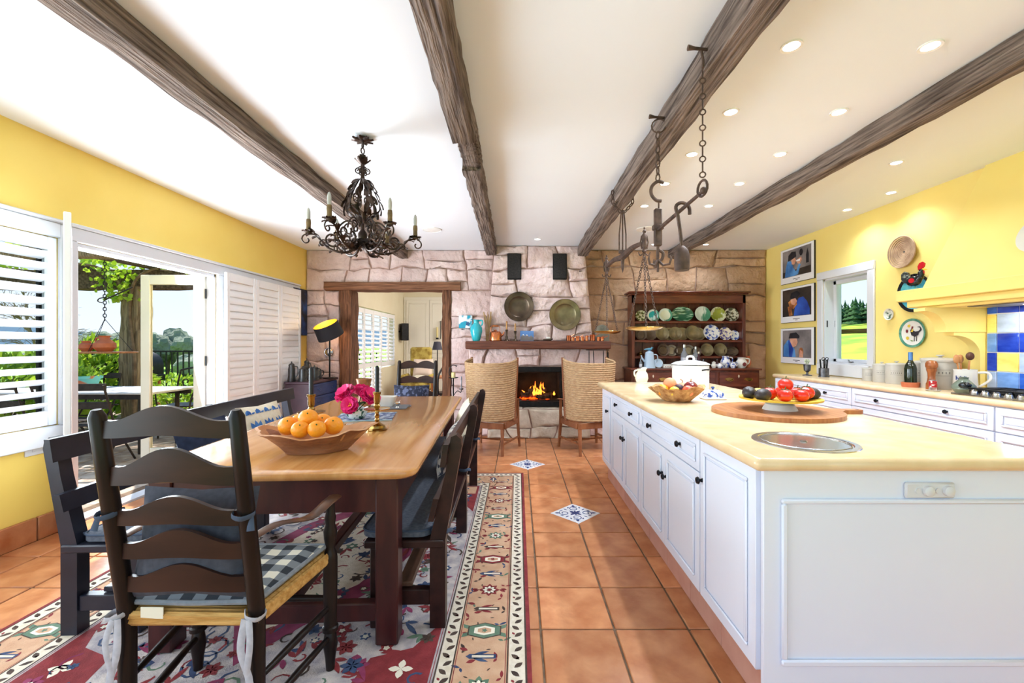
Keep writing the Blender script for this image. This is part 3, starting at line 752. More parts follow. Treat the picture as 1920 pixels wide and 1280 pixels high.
# large plate on the sloping hood
hn = Vector((-(ZC-1.755), 0, .325)).normalized()
rot = hn.to_track_quat('Z', 'Y').to_matrix().to_4x4()
pp = at(1921, 437, 2.86); tt = (pp.z-1.755)/(ZC-1.755); pp.x = 3.375+.325*tt
def anchor(t, M, r_):
    a = M.inverted()
    def bit(pts, mt='tile_navy', d=.013):
        g = G(); u = Vector((0, -1, 0)); vv = hn.cross(Vector((0, 1, 0))); vv = vv if vv.z > 0 else -vv
        P = [u*p[0]+vv*p[1]+hn*d for p in pts]; g.add(P, [tuple(range(len(P)))]); g.build('painted_motif', mt, t, smooth=False)
    s_ = r_/.13
    for pts in ([(-.085, -.01), (-.075, -.005), (-.07, .045), (-.055, .06), (-.06, .07), (-.08, .06), (-.088, .03)], [(-.092, -.005), (-.065, -.015), (-.05, -.03), (-.056, -.04), (-.075, -.022), (-.095, -.015)],
                [(-.07, .0), (-.04, .02), (-.01, .015), (.03, .02), (.03, .0), (-.01, -.005), (-.04, .0)], [(-.045, .04), (-.035, .055), (-.02, .05), (-.03, .03)], [(0, .05), (.03, .055), (.04, .03), (.01, .03)], [(.02, -.02), (.06, -.03), (.07, -.05), (.03, -.04)]):
        bit([(p[0]*s_, p[1]*s_) for p in pts])
    bit([(-.02*s_, .05*s_), (.0, .062*s_), (.012*s_, .045*s_), (-.008*s_, .035*s_)], 'plum', .0135)
wall_plate('large white plate with navy scrolls hung on the yellow hood', pp, .135, 'china', 'china', anchor, rot)
# ceramic rooster and the dark plate standing on the hood shelf
t = T('rooster_figurine', 'black painted rooster figurine with red comb on the hood shelf', 'figurine', (3.41, 3.735, 1.757), rad(-75)); t.scale = (.8, .8, .8)
mk('enamel_black', (20, 22, 24), (44, 52, 60), rough=.25, scale=30, lo=.55, hi=.65); mk('enamel_red', (196, 22, 34), rough=.25); mk('enamel_yellow', (240, 200, 40), rough=.3)
mk('rooster_tail', (34, 40, 42), (150, 160, 150), rough=.3, scale=40, lo=.5, hi=.62); mk('teal_glaze', (30, 110, 140), (90, 180, 190), rough=.2, scale=9)
g = G(); g.lathe([(.001, 0), (.06, 0), (.06, .012), (.02, .03), (.015, .05)], 20); g.build('base', 'teal_glaze', t)
g = G(); g.ball((0, 0, .10), (.075, .035, .055), 16, 10); g.tube(smoothpts([(.04, 0, .11), (.065, 0, .15), (.07, 0, .195), (.075, 0, .215)]), [.034]*5+[.028]*5+[.02]*6, 10); g.build('body', 'enamel_black', t)
g = G(); g.ext([(-.05, .08), (-.02, .12), (-.05, .2), (-.085, .215), (-.115, .19), (-.115, .13), (-.09, .09)], 'y', -.012, .012); g.build('tail', 'rooster_tail', t)
g = G(); g.ext([(.045, .21), (.04, .25), (.055, .285), (.085, .295), (.105, .275), (.1, .245), (.085, .225)], 'y', -.009, .009); g.build('comb', 'enamel_red', t)
g = G(); g.cyl((.085, 0, .215), (.125, 0, .205), .013, .002, 8); g.build('beak', 'enamel_yellow', t)
g = G(); g.ball((.088, 0, .182), (.014, .01, .022), 8, 6); g.build('wattle', 'enamel_red', t)
for s_ in (-1, 1): g = G(); g.ext(ell(0, .105, .028, .026, 12), 'y', s_*.034, s_*.038); g.ball((.08, s_*.018, .222), .005, 6, 4); g.build('wing_patch', 'enamel_red', t)
rot = Matrix.Rotation(-PI/2+.35, 4, 'Y')
def nothing(*a): pass
wall_plate('dark blue glazed dish on wall half hidden behind the hood shelf', (XR, 4.07, 1.775), .18, 'enamel_black', 'teal_glaze')
# ================================================================ kitchen units
mk('cabinet_white', (230, 235, 250), (233, 238, 251), rough=.35, scale=2)
mk('worktop', (226, 196, 150), (240, 214, 174), rough=.16, scale=9, detail=8, lo=.3, hi=.7)
mk('knob_black', (34, 36, 44), rough=.25, metal=.5)
def knob(parent, p, d, r_=.017):
    d = Vector(d); p = Vector(p); g = G()
    g.tube([p, p+d*.012, p+d*.014, p+d*.022, p+d*.030, p+d*.033], [.010, .007, .008, r_, r_*.8, .004], 12); return g.build('knob', 'knob_black', parent)
def panel_front(t, name, u0, u1, z0, z1, P, mould=.045, knobs=(), nrm=(-1, 0, 0)):
    # P(u, d, z): place; d outwards from the carcass
    def bx(g, a, b, c0, c1, d0, d1, ch=.002):
        p, q = P(a, c0, d0), P(b, c1, d1); g.box(p[0], q[0], p[1], q[1], p[2], q[2], ch)
    g = G(); bx(g, u0+.0015, u1-.0015, 0, .019, z0+.0015, z1-.0015)
    o = g.build(name, 'cabinet_white', t)
    g = G(); m_ = mould; w_ = .014
    for (a, b, c, d) in ((u0+m_, u1-m_, z0+m_, z0+m_+w_), (u0+m_, u1-m_, z1-m_-w_, z1-m_), (u0+m_, u0+m_+w_, z0+m_+w_, z1-m_-w_), (u1-m_-w_, u1-m_, z0+m_+w_, z1-m_-w_)):
        bx(g, a, b, .019, .029, c, d, .004)
    bx(g, u0+m_+w_+.008, u1-m_-w_-.008, .019, .023, z0+m_+w_+.008, z1-m_-w_-.008, .002)
    g.build('moulding', 'cabinet_white', o)
    for (u, z) in knobs: knob(o, P(u, .019, z), nrm)
    return o
IX, IY0, IY1 = .845, 1.465, 4.25
def isl(t):
    return lambda u, d, z: (IX-d-t.location.x, u-t.location.y, z)
ZT, ZB = .876, .165
units = [('narrow end cabinet of the island nearest the fireplace', 3.81, 4.24, None), ('island cabinet with drawer and two doors beside the end unit', 2.91, 3.81, 2),
         ('island cabinet with drawer and two doors in the middle', 1.97, 2.91, 2), ('tall single-door cabinet at the near end of the island', 1.485, 1.97, None)]
for (lb, y0, y1, two) in units:
    t = T('island_cabinet', 'white '+lb, 'cabinet', (1.3, (y0+y1)/2, 0), group='island cabinets')
    P = isl(t); g = G(); g.box(IX-1.3, .48, y0-t.location.y+.001, y1-t.location.y-.001, ZB, ZT); g.build('carcass', 'cabinet_white', t)
    if two:
        m_ = (y0+y1)/2; a = y0+(y1-y0)*.24; b = y1-(y1-y0)*.24
        panel_front(t, 'drawer', y0+.004, y1-.004, .715, ZT-.006, P, .035, ((a, .793), (b, .793)))
        panel_front(t, 'cupboard_door', y0+.004, m_-.001, ZB, .712, P, .05, ((m_-.035, .563),)); panel_front(t, 'cupboard_door', m_+.001, y1-.004, ZB, .712, P, .05, ((m_+.035, .563),))
    elif y0 > 3: panel_front(t, 'cupboard_door', y0+.004, y1-.004, ZB, ZT-.006, P, .05, ((y0+.14, .685),))
    else: panel_front(t, 'cupboard_door', y0+.02, y1-.004, ZB, ZT-.006, P, .05, ((y1-.035, .69),))
# near end panel
t = T('island_end_panel', 'white panelled end of the island facing the viewer', 'panel', (1.32, IY0, 0))
g = G(); g.box(.83-1.32, 1.82-1.32, 0, .018, .02, ZT, .002); g.build('board', 'cabinet_white', t)
g = G(); x0, x1, z0, z1 = .887-1.32, 1.76-1.32, .215, .777
for (a, b, c, d) in ((x0, x1, z0, z0+.022), (x0, x1, z1-.016, z1), (x0, x0+.02, z0+.022, z1-.016), (x1-.02, x1, z0+.022, z1-.016)): g.box(a, b, -.012, 0, c, d, .005)
g.build('moulding', 'cabinet_white', t)
s_ = T('island_socket', 'white socket plate with two round dials on island end panel', 'socket', (1.385, IY0, .807))
g = G(); g.box(-.084, .084, -.012, 0, -.026, .026, .005); g.build('plate', 'white_gloss', s_)
for x in (-.012, .055): g = G(); g.tube([(x, -.012, 0), (x, -.022, 0), (x, -.024, 0)], [.018, .017, .014], 16); g.build('dial', 'white_gloss', s_)
for x in (-.045, .022): g = G(); g.cyl((x, -.012, 0), (x, -.015, 0), .009, n=12); g.build('button', 'white_gloss', s_)
# tiled plinth
g = G(); g.box(.882, 1.74, 1.52, 4.2, 0, .163); pt_ = g.build('island_plinth', 'grout'); tag(pt_, 'pink tiled plinth under the white island', 'plinth')
y = 1.52
while y < 4.19:
    e_ = min(y+.337, 4.2); g = G(); g.box(.872, .884, y+.002, e_-.002, .002, .160, .002); g.build('plinth_tile', 'pink_tile', pt_); y += .337
# worktop with rounded edge and sink hole left closed by its lid
def slab(x0, x1, y0, y1, z0, z1, mat, name, r_=.02):
    g = G(); n = 6; rings = []
    prof = [(r_*(1-cos(rad(a))), z1-(r_-r_*sin(rad(a)))) for a in ()]
    pr = [(.02, z0)]+[(r_-r_*cos(rad(a)), (z0+z1)/2+((z1-z0)/2)*sin(rad(a))) for a in range(-75, 90, 15)]+[(r_, z1)]
    vs = []; fs = []
    for (d, z) in pr:
        c = .02
        for (cx, cy, a0) in ((x1-c, y1-c, 0), (x0+c, y1-c, 90), (x0+c, y0+c, 180), (x1-c, y0+c, 270)):
            for k in range(4):
                a = rad(a0+k*30); vs.append((cx+(c-d)*cos(a), cy+(c-d)*sin(a), z))
    m_ = 16
    for i in range(len(pr)-1):
        for k in range(m_): fs.append((i*m_+k, i*m_+(k+1) % m_, (i+1)*m_+(k+1) % m_, (i+1)*m_+k))
    fs.append(tuple(range(m_-1, -1, -1))); fs.append(tuple((len(pr)-1)*m_+k for k in range(m_)))
    return g.add(vs, fs).build(name, mat)
tag(slab(.785, 1.865, 1.425, 4.30, ZT, .92, 'worktop', 'island_worktop'), 'polished cream stone worktop of the island', 'worktop')
# round steel sink lid
mk('mirror_steel', (214, 212, 210), rough=.2, metal=1)
t = T('sink_lid', 'round polished steel lid set flush in the island worktop', 'sink lid', (1.107, 1.68, .92))
g = G(); g.lathe([(0, .001), (.155, .001), (.158, .004), (.178, .003), (.180, .0)], 48); g.build('lid', 'mirror_steel', t)
g = G(); g.torus((0, 0, .004), .15, .002, n=48); g.build('seam_ring', 'brushed_steel', t)
g = G(); g.lathe([(0, .006), (.010, .006), (.014, .001)], 16); g.build('finger_pull', 'brushed_steel', t)

# ================================================================ wall side units
CX = 3.22
def cab_side(t): return lambda u, d, z: (CX+.03-d-t.location.x, u-t.location.y, z)
for (lb, y0, y1, kn) in (('at the far end by the photographs', 4.20, 5.45, (5.17, 4.54)), ('below the bottle and canisters', 2.94, 4.20, (3.89, 3.26)), ('below the gas hob', 1.6, 2.94, (2.65, 1.95))):
    t = T('drawer_unit', 'white wall-side drawer unit '+lb, 'cabinet', (3.5, (y0+y1)/2, 0), group='drawer units along the yellow wall')
    P = cab_side(t); g = G(); g.box(CX+.03-3.5, XR-.01-3.5, y0-t.location.y+.001, y1-t.location.y-.001, .12, ZT); g.box(CX+.09-3.5, XR-.01-3.5, y0-t.location.y+.001, y1-t.location.y-.001, 0, .12); g.build('carcass', 'cabinet_white', t)
    for (z0, z1) in ((.705, .872), (.42, .70), (.13, .415)): panel_front(t, 'drawer', y0+.004, y1-.004, z0, z1, P, .04, [(k, (z0+z1)/2) for k in kn])
tag(slab(CX-.005, XR-.005, 1.55, 5.49, ZT, .92, 'worktop', 'kitchen_worktop'), 'cream stone worktop along the yellow kitchen wall', 'worktop')

# ---------------------------------------------------------------- on the wall worktop
mk('enamel_grey', (192, 186, 175), (198, 192, 182), rough=.3, scale=5); mk('grey_line', (120, 116, 110), rough=.5)
zc = .92
def canister(label, x, Y, r_, h):
    t = T('canister', label, 'canister', (x, Y, zc), group='enamel canisters')
    g = G(); g.lathe([(0, 0), (r_*.97, 0), (r_, .006), (r_, h*.8), (r_*.98, h*.82)], 28); g.build('body', 'enamel_grey', t)
    g = G(); g.lathe([(r_*1.03, h*.80), (r_*1.03, h*.86), (r_*.9, h*.9), (r_*.4, h*.92), (0, h*.925)], 28); o = g.build('lid', 'enamel_grey', t)
    g = G(); g.lathe([(r_*.1, h*.92), (r_*.1, h*.95), (r_*.22, h*.97), (r_*.2, h), (0, h*1.0)], 16); g.build('lid_knob', 'enamel_grey', o)
    g = G()
    for z in (.40, .5):
        for k in range(6 if z == .5 else 0):
            a = rad(202+k*10); c, s2 = cos(a), sin(a)
            g.box(-.0022*r_/.08, .0022*r_/.08, 0, .0008, h*.455, h*.515, 0, Matrix.Rotation(a-PI/2, 4, 'Z') @ Matrix.Translation((0, r_, 0)))
        if z == .4:
            for zz in (.40, .57): g.tube([(r_*1.002*cos(rad(a)), r_*1.002*sin(rad(a)), h*zz) for a in range(196, 262, 6)], .0012, 4)
    g.build('lettering', 'grey_line', t)
canister('smallest grey enamel canister, closest to the kitchen window', 3.60, 4.445, .056, .145)
canister('second smallest grey enamel canister in the row', 3.60, 4.29, .071, .20)
canister('medium grey enamel canister half behind the wine bottle', 3.60, 4.12, .085, .215)
canister('tall grey enamel canister between bottle and pepper mill', 3.62, 3.885, .075, .25)
canister('largest grey enamel canister behind the pepper mill', 3.585, 3.68, .124, .285)
mk('bottle_glass', (26, 42, 24), rough=.06, trans=.35, ior=1.5, coat=.5); mk('foil_blue', (86, 132, 190), rough=.35, metal=.4); mk('terra_plain', (196, 104, 66), (210, 122, 84), rough=.6, scale=9)
t = T('wine_bottle', 'dark green wine bottle with blue capsule in terracotta coaster', 'bottle', (3.45, 3.81, zc))
g = G(); g.lathe([(0, .012), (.042, .012), (.044, .03), (.044, .16), (.038, .19), (.02, .225), (.015, .24), (.015, .25)], 24); g.build('body', 'bottle_glass', t)
g = G(); g.lathe([(.0165, .235), (.0165, .30), (.015, .305), (0, .305)], 20); g.build('capsule', 'foil_blue', t)
o = G().lathe([(0, 0), (.06, 0), (.066, .04), (.06, .042), (.054, .011), (0, .011)], 28).build('bottle_coaster', 'terra_plain'); o.location = (3.45, 3.81, zc); tag(o, 'round terracotta coaster under the wine bottle', 'coaster')
mk('mill_wood', (140, 74, 34), (176, 104, 54), rough=.3, scale=8, stretch=(4, 4, 1), coat=.4)
t = T('pepper_mill', 'tall turned wooden pepper mill on the wall worktop', 'pepper mill', (3.42, 3.585, zc))
g = G(); g.lathe([(0, 0), (.036, 0), (.036, .05), (.03, .06), (.024, .10), (.026, .14), (.033, .16), (.034, .175)], 24); g.build('body', 'mill_wood', t)
g = G(); g.lathe([(.033, .177), (.04, .19), (.04, .215), (.03, .235), (.01, .242), (0, .243)], 24); g.build('cap', 'mill_wood', t)
mk('jar_red', (170, 30, 36), (230, 220, 210), rough=.35, scale=40, lo=.55, hi=.6); mk('clear_glass', (240, 240, 240), rough=.05, trans=.9, ior=1.3)
t = T('spice_jar', 'small glass spice jar with red label beside the pepper mill', 'jar', (3.34, 3.49, zc))
g = G(); g.lathe([(0, .008), (.024, .008), (.024, .03), (.024, .085), (.018, .09), (0, .09)], 18); g.build('jar', 'clear_glass', t)
g = G(); g.lathe([(.0246, .03), (.0246, .083)], 18); g.build('label', 'jar_red', t)
o = G().lathe([(0, 0), (.04, 0), (.052, .008), (.046, .0085), (0, .0065)], 24).build('saucer', 'china'); o.location = (3.36, 3.52, zc); tag(o, 'white saucer under the spice jar', 'saucer')
o.location = (3.34, 3.49, zc)
t = T('utensil_jug', 'white enamel jug with blue print and handle holding spoons', 'jug', (3.58, 3.47, zc), rad(-30))
g = G(); g.lathe([(0, .0), (.07, 0), (.075, .01), (.068, .16), (.072, .175), (.066, .175), (.062, .16), (.066, .014), (0, .012)], 28); g.build('body', 'china', t)
g = G(); g.tube(smoothpts([(.066, -.02, .15), (.12, -.035, .15), (.13, -.04, .10), (.075, -.02, .04)]), .009, 8); g.build('handle', 'china', t)
g = G()
for k in range(9):
    a = rad(-150+k*6); petal(g, 0, 0, 0, .001, .001, 0); r2 = .0735
    g.box(-.003, .003, 0, .0015, .09+.012*sin(k*2.1), .115+.01*cos(k*1.7), 0, Matrix.Rotation(a-PI/2, 4, 'Z') @ Matrix.Translation((0, r2-.0015, 0)))
g.build('blue_print', 'tile_navy', t)
mk('spoon_wood', (176, 110, 62), (206, 146, 92), rough=.5, scale=9); mk('spoon_dark', (84, 48, 32), rough=.5)
for k, (dx, dy, tx, ty, mt, lb) in enumerate(((-.02, 0, -.075, .0, 'spoon_wood', 'pale wooden spoon leaning leftmost in the white jug'), (.0, .02, -.02, .02, 'spoon_wood', 'wooden spatula upright in the white jug'), (.0, -.01, .02, -.02, 'spoon_dark', 'dark round-headed wooden ladle in the white jug'))):
    t = T('wooden_spoon', lb, 'spoon', (3.58+dx, 3.47+dy, zc+.015), group='spoons in the jug')
    g = G(); e1 = Vector((tx-dx, ty-dy, .26 if k < 2 else .285)); g.tube([(0, 0, 0), e1*.8], .006, 8); g.build('handle', 'spoon_wood', t)
    M = Matrix.Translation(e1*.93); g = G(); g.ball((0, 0, 0), (.026, .01, .036) if k != 2 else (.033, .016, .033), 12, 8, M); g.build('bowl', mt, t)
mk('celadon', (116, 128, 112), (84, 96, 84), rough=.15, scale=5, coat=.5)
t = T('ceramic_ladle_rest', 'green glazed ceramic spoon rest vase in front of the white jug', 'vase', (3.46, 3.365, zc))
g = G(); g.lathe([(0, 0), (.05, 0), (.072, .03), (.07, .055), (.04, .09), (.026, .105), (.03, .12), (.022, .12)], 28); g.build('body', 'celadon', t)
g = G(); g.ball((-.03, -.04, .06), (.042, .035, .026), 14, 8); g.build('dark_mouth', 'enamel_black', t)
# hob
hb_ = T('gas_hob', 'steel gas hob with black iron grates and row of knobs', 'hob', (3.5, 2.85, zc))
g = G(); g.box(-.23, .17, -.45, .43, 0, .012, .004); g.build('plate', 'brushed_steel', hb_)
for (y0, y1) in ((.13, .42), (-.14, .12), (-.43, -.15)):
    g = G()
    for y in (y0+.01, y1-.01): g.box(-.10, .17, y-.01, y+.01, .012, .05, .004)
    for x in (-.1, .035, .17): g.box(x-.008, x+.008, y0, y1, .034, .05, .004)
    for y in ((2*y0+y1)/3, (y0+2*y1)/3): g.box(-.10, .17, y-.006, y+.006, .036, .05, .003)
    g.build('grate', 'black_iron', hb_)
    for x in (-.03, .10): g = G(); g.lathe([(0, .012), (.04, .012), (.04, .024), (.03, .03), (0, .031)], 18, None, x, (y0+y1)/2); g.build('burner', 'black_iron', hb_)
mk('knob_steel', (210, 210, 206), rough=.2, metal=1)
for k in range(6): g = G(); y = .32-k*.075; g.lathe([(0, .012), (.024, .012), (.02, .03), (.017, .034), (0, .035)], 16, None, -.165, y); g.box(-.185, -.145, y-.004, y+.004, .034, .042, .002); g.build('hob_knob', 'knob_steel', hb_)
# knife pot by the window
t = T('utensil_stand', 'dark metal stand with scissors and knives near the kitchen window', 'utensil stand', (3.50, 4.96, zc))
mk('gunmetal', (84, 84, 88), (120, 120, 124), rough=.35, metal=.8, scale=20)
g = G(); g.lathe([(0, 0), (.055, 0), (.055, .01), (.05, .012), (.05, .10), (.046, .10), (.046, .014), (0, .014)], 20); g.build('pot', 'gunmetal', t)
for (x, y) in ((-.02, .01), (.015, -.015), (.02, .025)): g = G(); g.tube([(x, y, .02), (x*1.6, y*1.6, .2)], .008, 8); g.build('handle', 'black_iron', t)
g = G()
for s2 in (-1, 1): g.torus((s2*.02, -.02, .205), .017, .004, (0, 1, .2), 12, 6); g.cyl((s2*.01, -.02, .19), (-s2*.004, -.01, .03), .004, n=6)
g.build('scissors', 'black_iron', t)
t = T('herb_glass', 'clear glass on dark foot with dried white flowers by photograph', 'glass', (3.45, 5.17, zc))
g = G(); g.lathe([(0, 0), (.05, 0), (.05, .006), (.012, .015), (.012, .04), (.035, .06), (.04, .13), (.037, .13), (.032, .064), (0, .05)], 20); g.build('vessel', 'gunmetal', t)
g = G()
for k in range(14): a = R.uniform(0, 6.28); r_ = R.uniform(0, .04); g.ball((r_*cos(a), r_*sin(a), .17+R.uniform(-.02, .02)), .011, 6, 4); g.cyl((0, 0, .08), (r_*cos(a), r_*sin(a), .17), .0015, n=4)
mk('dry_flower', (214, 218, 190), (180, 190, 160), rough=.8, scale=20); g.build('dried_flowers', 'dry_flower', t, kind='stuff')

# ---------------------------------------------------------------- on the island
zi = .92
mk('chop_wood', (190, 128, 76), (160, 96, 52), rough=.35, scale=5, stretch=(10, 1, 1), detail=6)
t = T('chopping_board', 'round wooden chopping board with handle under the fruit stand', 'board', (1.40, 2.36, zi))
poly = [(.32*cos(rad(a)), .25*sin(rad(a))) for a in range(12, 349, 8)]
g = G(); ps = []
for a in range(9, 352, 7): ps.append((.32*cos(rad(a)), .30*sin(rad(a))))
ps += [(.36, -.03), (.45, -.026), (.47, -.012), (.47, .014), (.45, .028), (.36, .034)]
g.ext(ps, 'z', 0, .022); g.build('board', 'chop_wood', t)
g = G(); g.lathe([(0, .0225), (.009, .0225)], 14, None, .445, 0); g.build('handle_hole', 'dark_cloth', t)
t = T('cake_stand', 'white footed dish with yellow rim standing on the chopping board', 'dish', (1.425, 2.36, zi+.022))
g = G(); g.lathe([(0, 0), (.085, 0), (.07, .03), (.05, .038), (.12, .045), (.195, .058), (.195, .062)], 40); g.build('dish', 'china', t)
g = G(); g.lathe([(.198, .056), (.2, .066), (.19, .064), (.11, .052), (0, .05)], 40); g.build('yellow_rim', 'mustard', t)
dz = zi+.022+.052
def fruit(name, label, cat, p, r_, mat, f=None, sz=1, stem=None, grp='fruit on the footed dish', rx=1, rz=0):
    t = T(name, label, cat, p, rz, grp)
    g = G(); g.ball((0, 0, r_*sz), (r_*rx, r_, r_*sz), 20, 14, f=f); g.build('flesh', mat, t)
    if stem: stem(t, r_, sz)
    return t
mk('tomato', (206, 28, 14), (226, 52, 24), rough=.12, scale=5, coat=.5); mk('avocado', (44, 38, 42), (66, 56, 54), rough=.4, scale=12, bump=.3, bscale=60); mk('lemon', (240, 204, 60), (246, 216, 84), rough=.4, scale=20, bump=.15, bscale=60)
mk('stalk', (72, 96, 40), rough=.6)
def tstem(t, r_, sz):
    g = G()
    for k in range(5): a = k*1.257; g.tube([(0, 0, 2*r_*sz-.003), (.012*cos(a), .012*sin(a), 2*r_*sz+.001), (.02*cos(a), .02*sin(a), 2*r_*sz-.003)], [.003, .0025, .0006], 5)
    g.cyl((0, 0, 2*r_*sz-.004), (.003, 0, 2*r_*sz+.014), .0025, n=6); g.build('stalk', 'stalk', t)
ft = lambda th, a: 1+.03*cos(5*a)*sin(th)
tom = [((-.02, -.08, 0), 'red tomato at front centre of the dish'), ((.07, -.075, 0), 'large red tomato in front, beside the dark avocado'), ((-.035, .03, .0), 'red tomato at back left of the dish'), ((.02, -.02, .052), 'topmost red tomato on the heap'), ((.11, .02, .0), 'red tomato behind the right-hand avocado'), ((.06, .075, 0), 'red tomato at the back of the dish'), ((.115, -.05, .012), 'small red tomato tucked beside the right-hand avocado')]
for (p, lb) in tom: fruit('tomato', lb, 'tomato', (1.425+p[0], 2.36+p[1], dz+p[2]), .038, 'tomato', ft, .86, tstem, 'tomatoes')
fa = lambda th, a: 1
for k, (p, lb, rz) in enumerate((((-.125, -.06, 0), 'dark avocado lying at the left front of the dish', .5), ((-.15, .03, .002), 'dark avocado at the back left edge of the dish', 1.2), ((.155, -.015, .002), 'dark avocado at the right edge of the dish', -.9))):
    fruit('avocado', lb, 'avocado', (1.425+p[0], 2.36+p[1], dz+p[2]), .036, 'avocado', None, .95, None, 'avocados', 1.4, rz)
fruit('lemon', 'yellow lemon between avocado and tomatoes', 'lemon', (1.425-.075, 2.36+.075, dz), .03, 'lemon', None, .95, None, None, 1.25, .4)
# rough wooden basket of fruit
mk('burl_wood', (150, 96, 52), (206, 160, 104), rough=.8, scale=24, detail=8, lo=.35, hi=.62, bump=1, bscale=30, bdist=.02)
mk('bowl_inside', (196, 142, 84), (170, 112, 62), rough=.5, scale=6)
bx_, by_ = 1.055, 2.86
t = T('burl_bowl', 'rough bark-edged wooden bowl heaped with mixed fruit on the island', 'bowl', (bx_, by_, zi))
g = G(); n = 40; vs = []; fs = []; rr = random.Random(5)
pf = [(.055, 0), (.085, .004), (.13, .045), (.165, .085), (.175, .098), (.155, .094), (.11, .05), (.06, .02)]
for i, (r_, z) in enumerate(pf):
    for k in range(n):
        a = 2*PI*k/n; w_ = 1+.05*sin(3*a)+.03*sin(7*a+1)+(rr.uniform(-.05, .05) if 1 < i < 5 else 0)
        vs.append((r_*w_*cos(a)*1.0, r_*w_*sin(a)*.85, z+(.008*sin(4*a)+.006*sin(9*a) if i > 2 and i < 6 else 0)))
for i in range(len(pf)-1):
    for k in range(n): fs.append((i*n+k, i*n+(k+1) % n, (i+1)*n+(k+1) % n, (i+1)*n+k))
fs.append(tuple(range(n-1, -1, -1))); fs.append(tuple((len(pf)-1)*n+k for k in range(n)))
g.add(vs, fs); g.m = [1 if f[0] >= 5*n else 0 for f in fs]; g.build('bowl_shell', ['burl_wood', 'bowl_inside'], t)
mk('peach', (232, 128, 96), (240, 168, 120), rough=.55, scale=4, lo=.3, hi=.6); mk('orange_skin', (248, 150, 22), (250, 164, 40), rough=.35, scale=20, bump=.25, bscale=90); mk('plum_skin', (92, 20, 30), (150, 44, 44), rough=.15, scale=5, coat=.5); mk('nectarine', (196, 50, 44), (240, 150, 100), rough=.3, scale=6, lo=.4, hi=.62); mk('fig', (52, 36, 50), (70, 48, 62), rough=.5, scale=9)
for (nm, lb, p, r_, mt) in (('orange', 'orange at the left of the bark-edged bowl', (-.10, .0, .045), .04, 'orange_skin'), ('peach', 'pink peach on top of the bark-edged bowl', (-.045, .02, .085), .042, 'peach'), ('lemon', 'yellow lemon at front of the bark-edged bowl', (-.05, -.075, .05), .034, 'lemon'),
                            ('plum', 'large dark red plum at right of the bark-edged bowl', (.085, .0, .055), .046, 'plum_skin'), ('fig', 'dark fig between peach and nectarine in the bark-edged bowl', (.0, -.02, .068), .03, 'fig'),
                            ('nectarine', 'red nectarine at front right of the bark-edged bowl', (.035, -.085, .05), .038, 'nectarine'), ('nectarine', 'red nectarine in the middle of the bark-edged bowl', (.01, .055, .05), .038, 'nectarine'), ('pear', 'pale pear with stalk leaning behind plum in the bark-edged bowl', (.05, .06, .06), .036, 'peach')):
    t = fruit(nm, lb, nm, (bx_+p[0], by_+p[1], zi+p[2]-.01), r_, mt, None, .95, None, 'fruit in the bark-edged bowl')
    if nm in ('pear', 'plum'): g = G(); g.tube(smoothpts([(0, 0, r_*1.8), (.004, 0, r_*2.2), (-.012 if nm == 'pear' else 0, 0, r_*(2.5 if nm == 'pear' else 2.1))], 3), .0035, 6); g.build('stem', 'burl_wood', t)
# enamel stock pot
mk('enamel_white', (226, 226, 230), rough=.12, coat=.6); mk('enamel_blackrim', (24, 26, 34), rough=.2)
t = T('stock_pot', 'white enamel stock pot with black rim and lid on the island', 'pot', (1.48, 3.72, zi))
g = G(); g.lathe([(0, 0), (.148, 0), (.15, .01), (.15, .2), (.146, .2), (.146, .012), (0, .012)], 40); g.build('body', 'enamel_white', t)
g = G(); g.torus((0, 0, .2), .151, .004, n=40); g.build('rim', 'enamel_blackrim', t)
g = G(); g.lathe([(.158, .203), (.158, .207), (.12, .225), (.05, .238), (0, .24)], 40); l_ = g.build('lid', 'enamel_white', t)
g = G(); g.tube(smoothpts([(-.028, 0, .235), (-.026, 0, .262), (0, 0, .272), (.026, 0, .262), (.028, 0, .235)]), .009, 8); g.build('lid_handle', 'enamel_white', l_)
for a in (-62, 118):
    g = G(); M = Matrix.Rotation(rad(a), 4, 'Z'); g.tube([M @ Vector(p) for p in smoothpts([(.148, -.035, .16), (.172, -.025, .165), (.178, 0, .166), (.172, .025, .165), (.148, .035, .16)])], .006, 8); g.build('handle', 'enamel_blackrim', t)
# cream jug, butter dish
mk('cream_china', (222, 216, 198), (216, 210, 190), rough=.15, scale=5, coat=.4)
t = T('cream_jug', 'small cream china jug standing on far corner of the island', 'jug', (1.185, 4.15, zi))
g = G(); g.lathe([(0, 0), (.058, 0), (.06, .008), (.05, .012), (.062, .05), (.056, .09), (.04, .115), (.044, .14), (.038, .14), (.035, .115), (0, .05)], 28); g.build('body', 'cream_china', t)
g = G(); g.tube(smoothpts([(-.036, 0, .125), (-.066, 0, .118), (-.07, 0, .085), (-.054, 0, .06)]), .008, 8); g.build('handle', 'cream_china', t)
g = G(); g.ball((.02, -.005, .142), (.03, .025, .014), 12, 6); g.build('lid', 'cream_china', t)
mk('delft', (238, 240, 246), (52, 84, 170), rough=.15, scale=34, detail=2, lo=.52, hi=.60, coat=.4)
t = T('butter_dish', 'blue and white china butter dish beside the bark-edged bowl', 'butter dish', (1.335, 2.97, zi))
g = G(); g.box(-.075, .075, -.055, .055, 0, .015, .006); g.build('tray', 'china', t)
g = G(); M = Matrix.Identity(4)
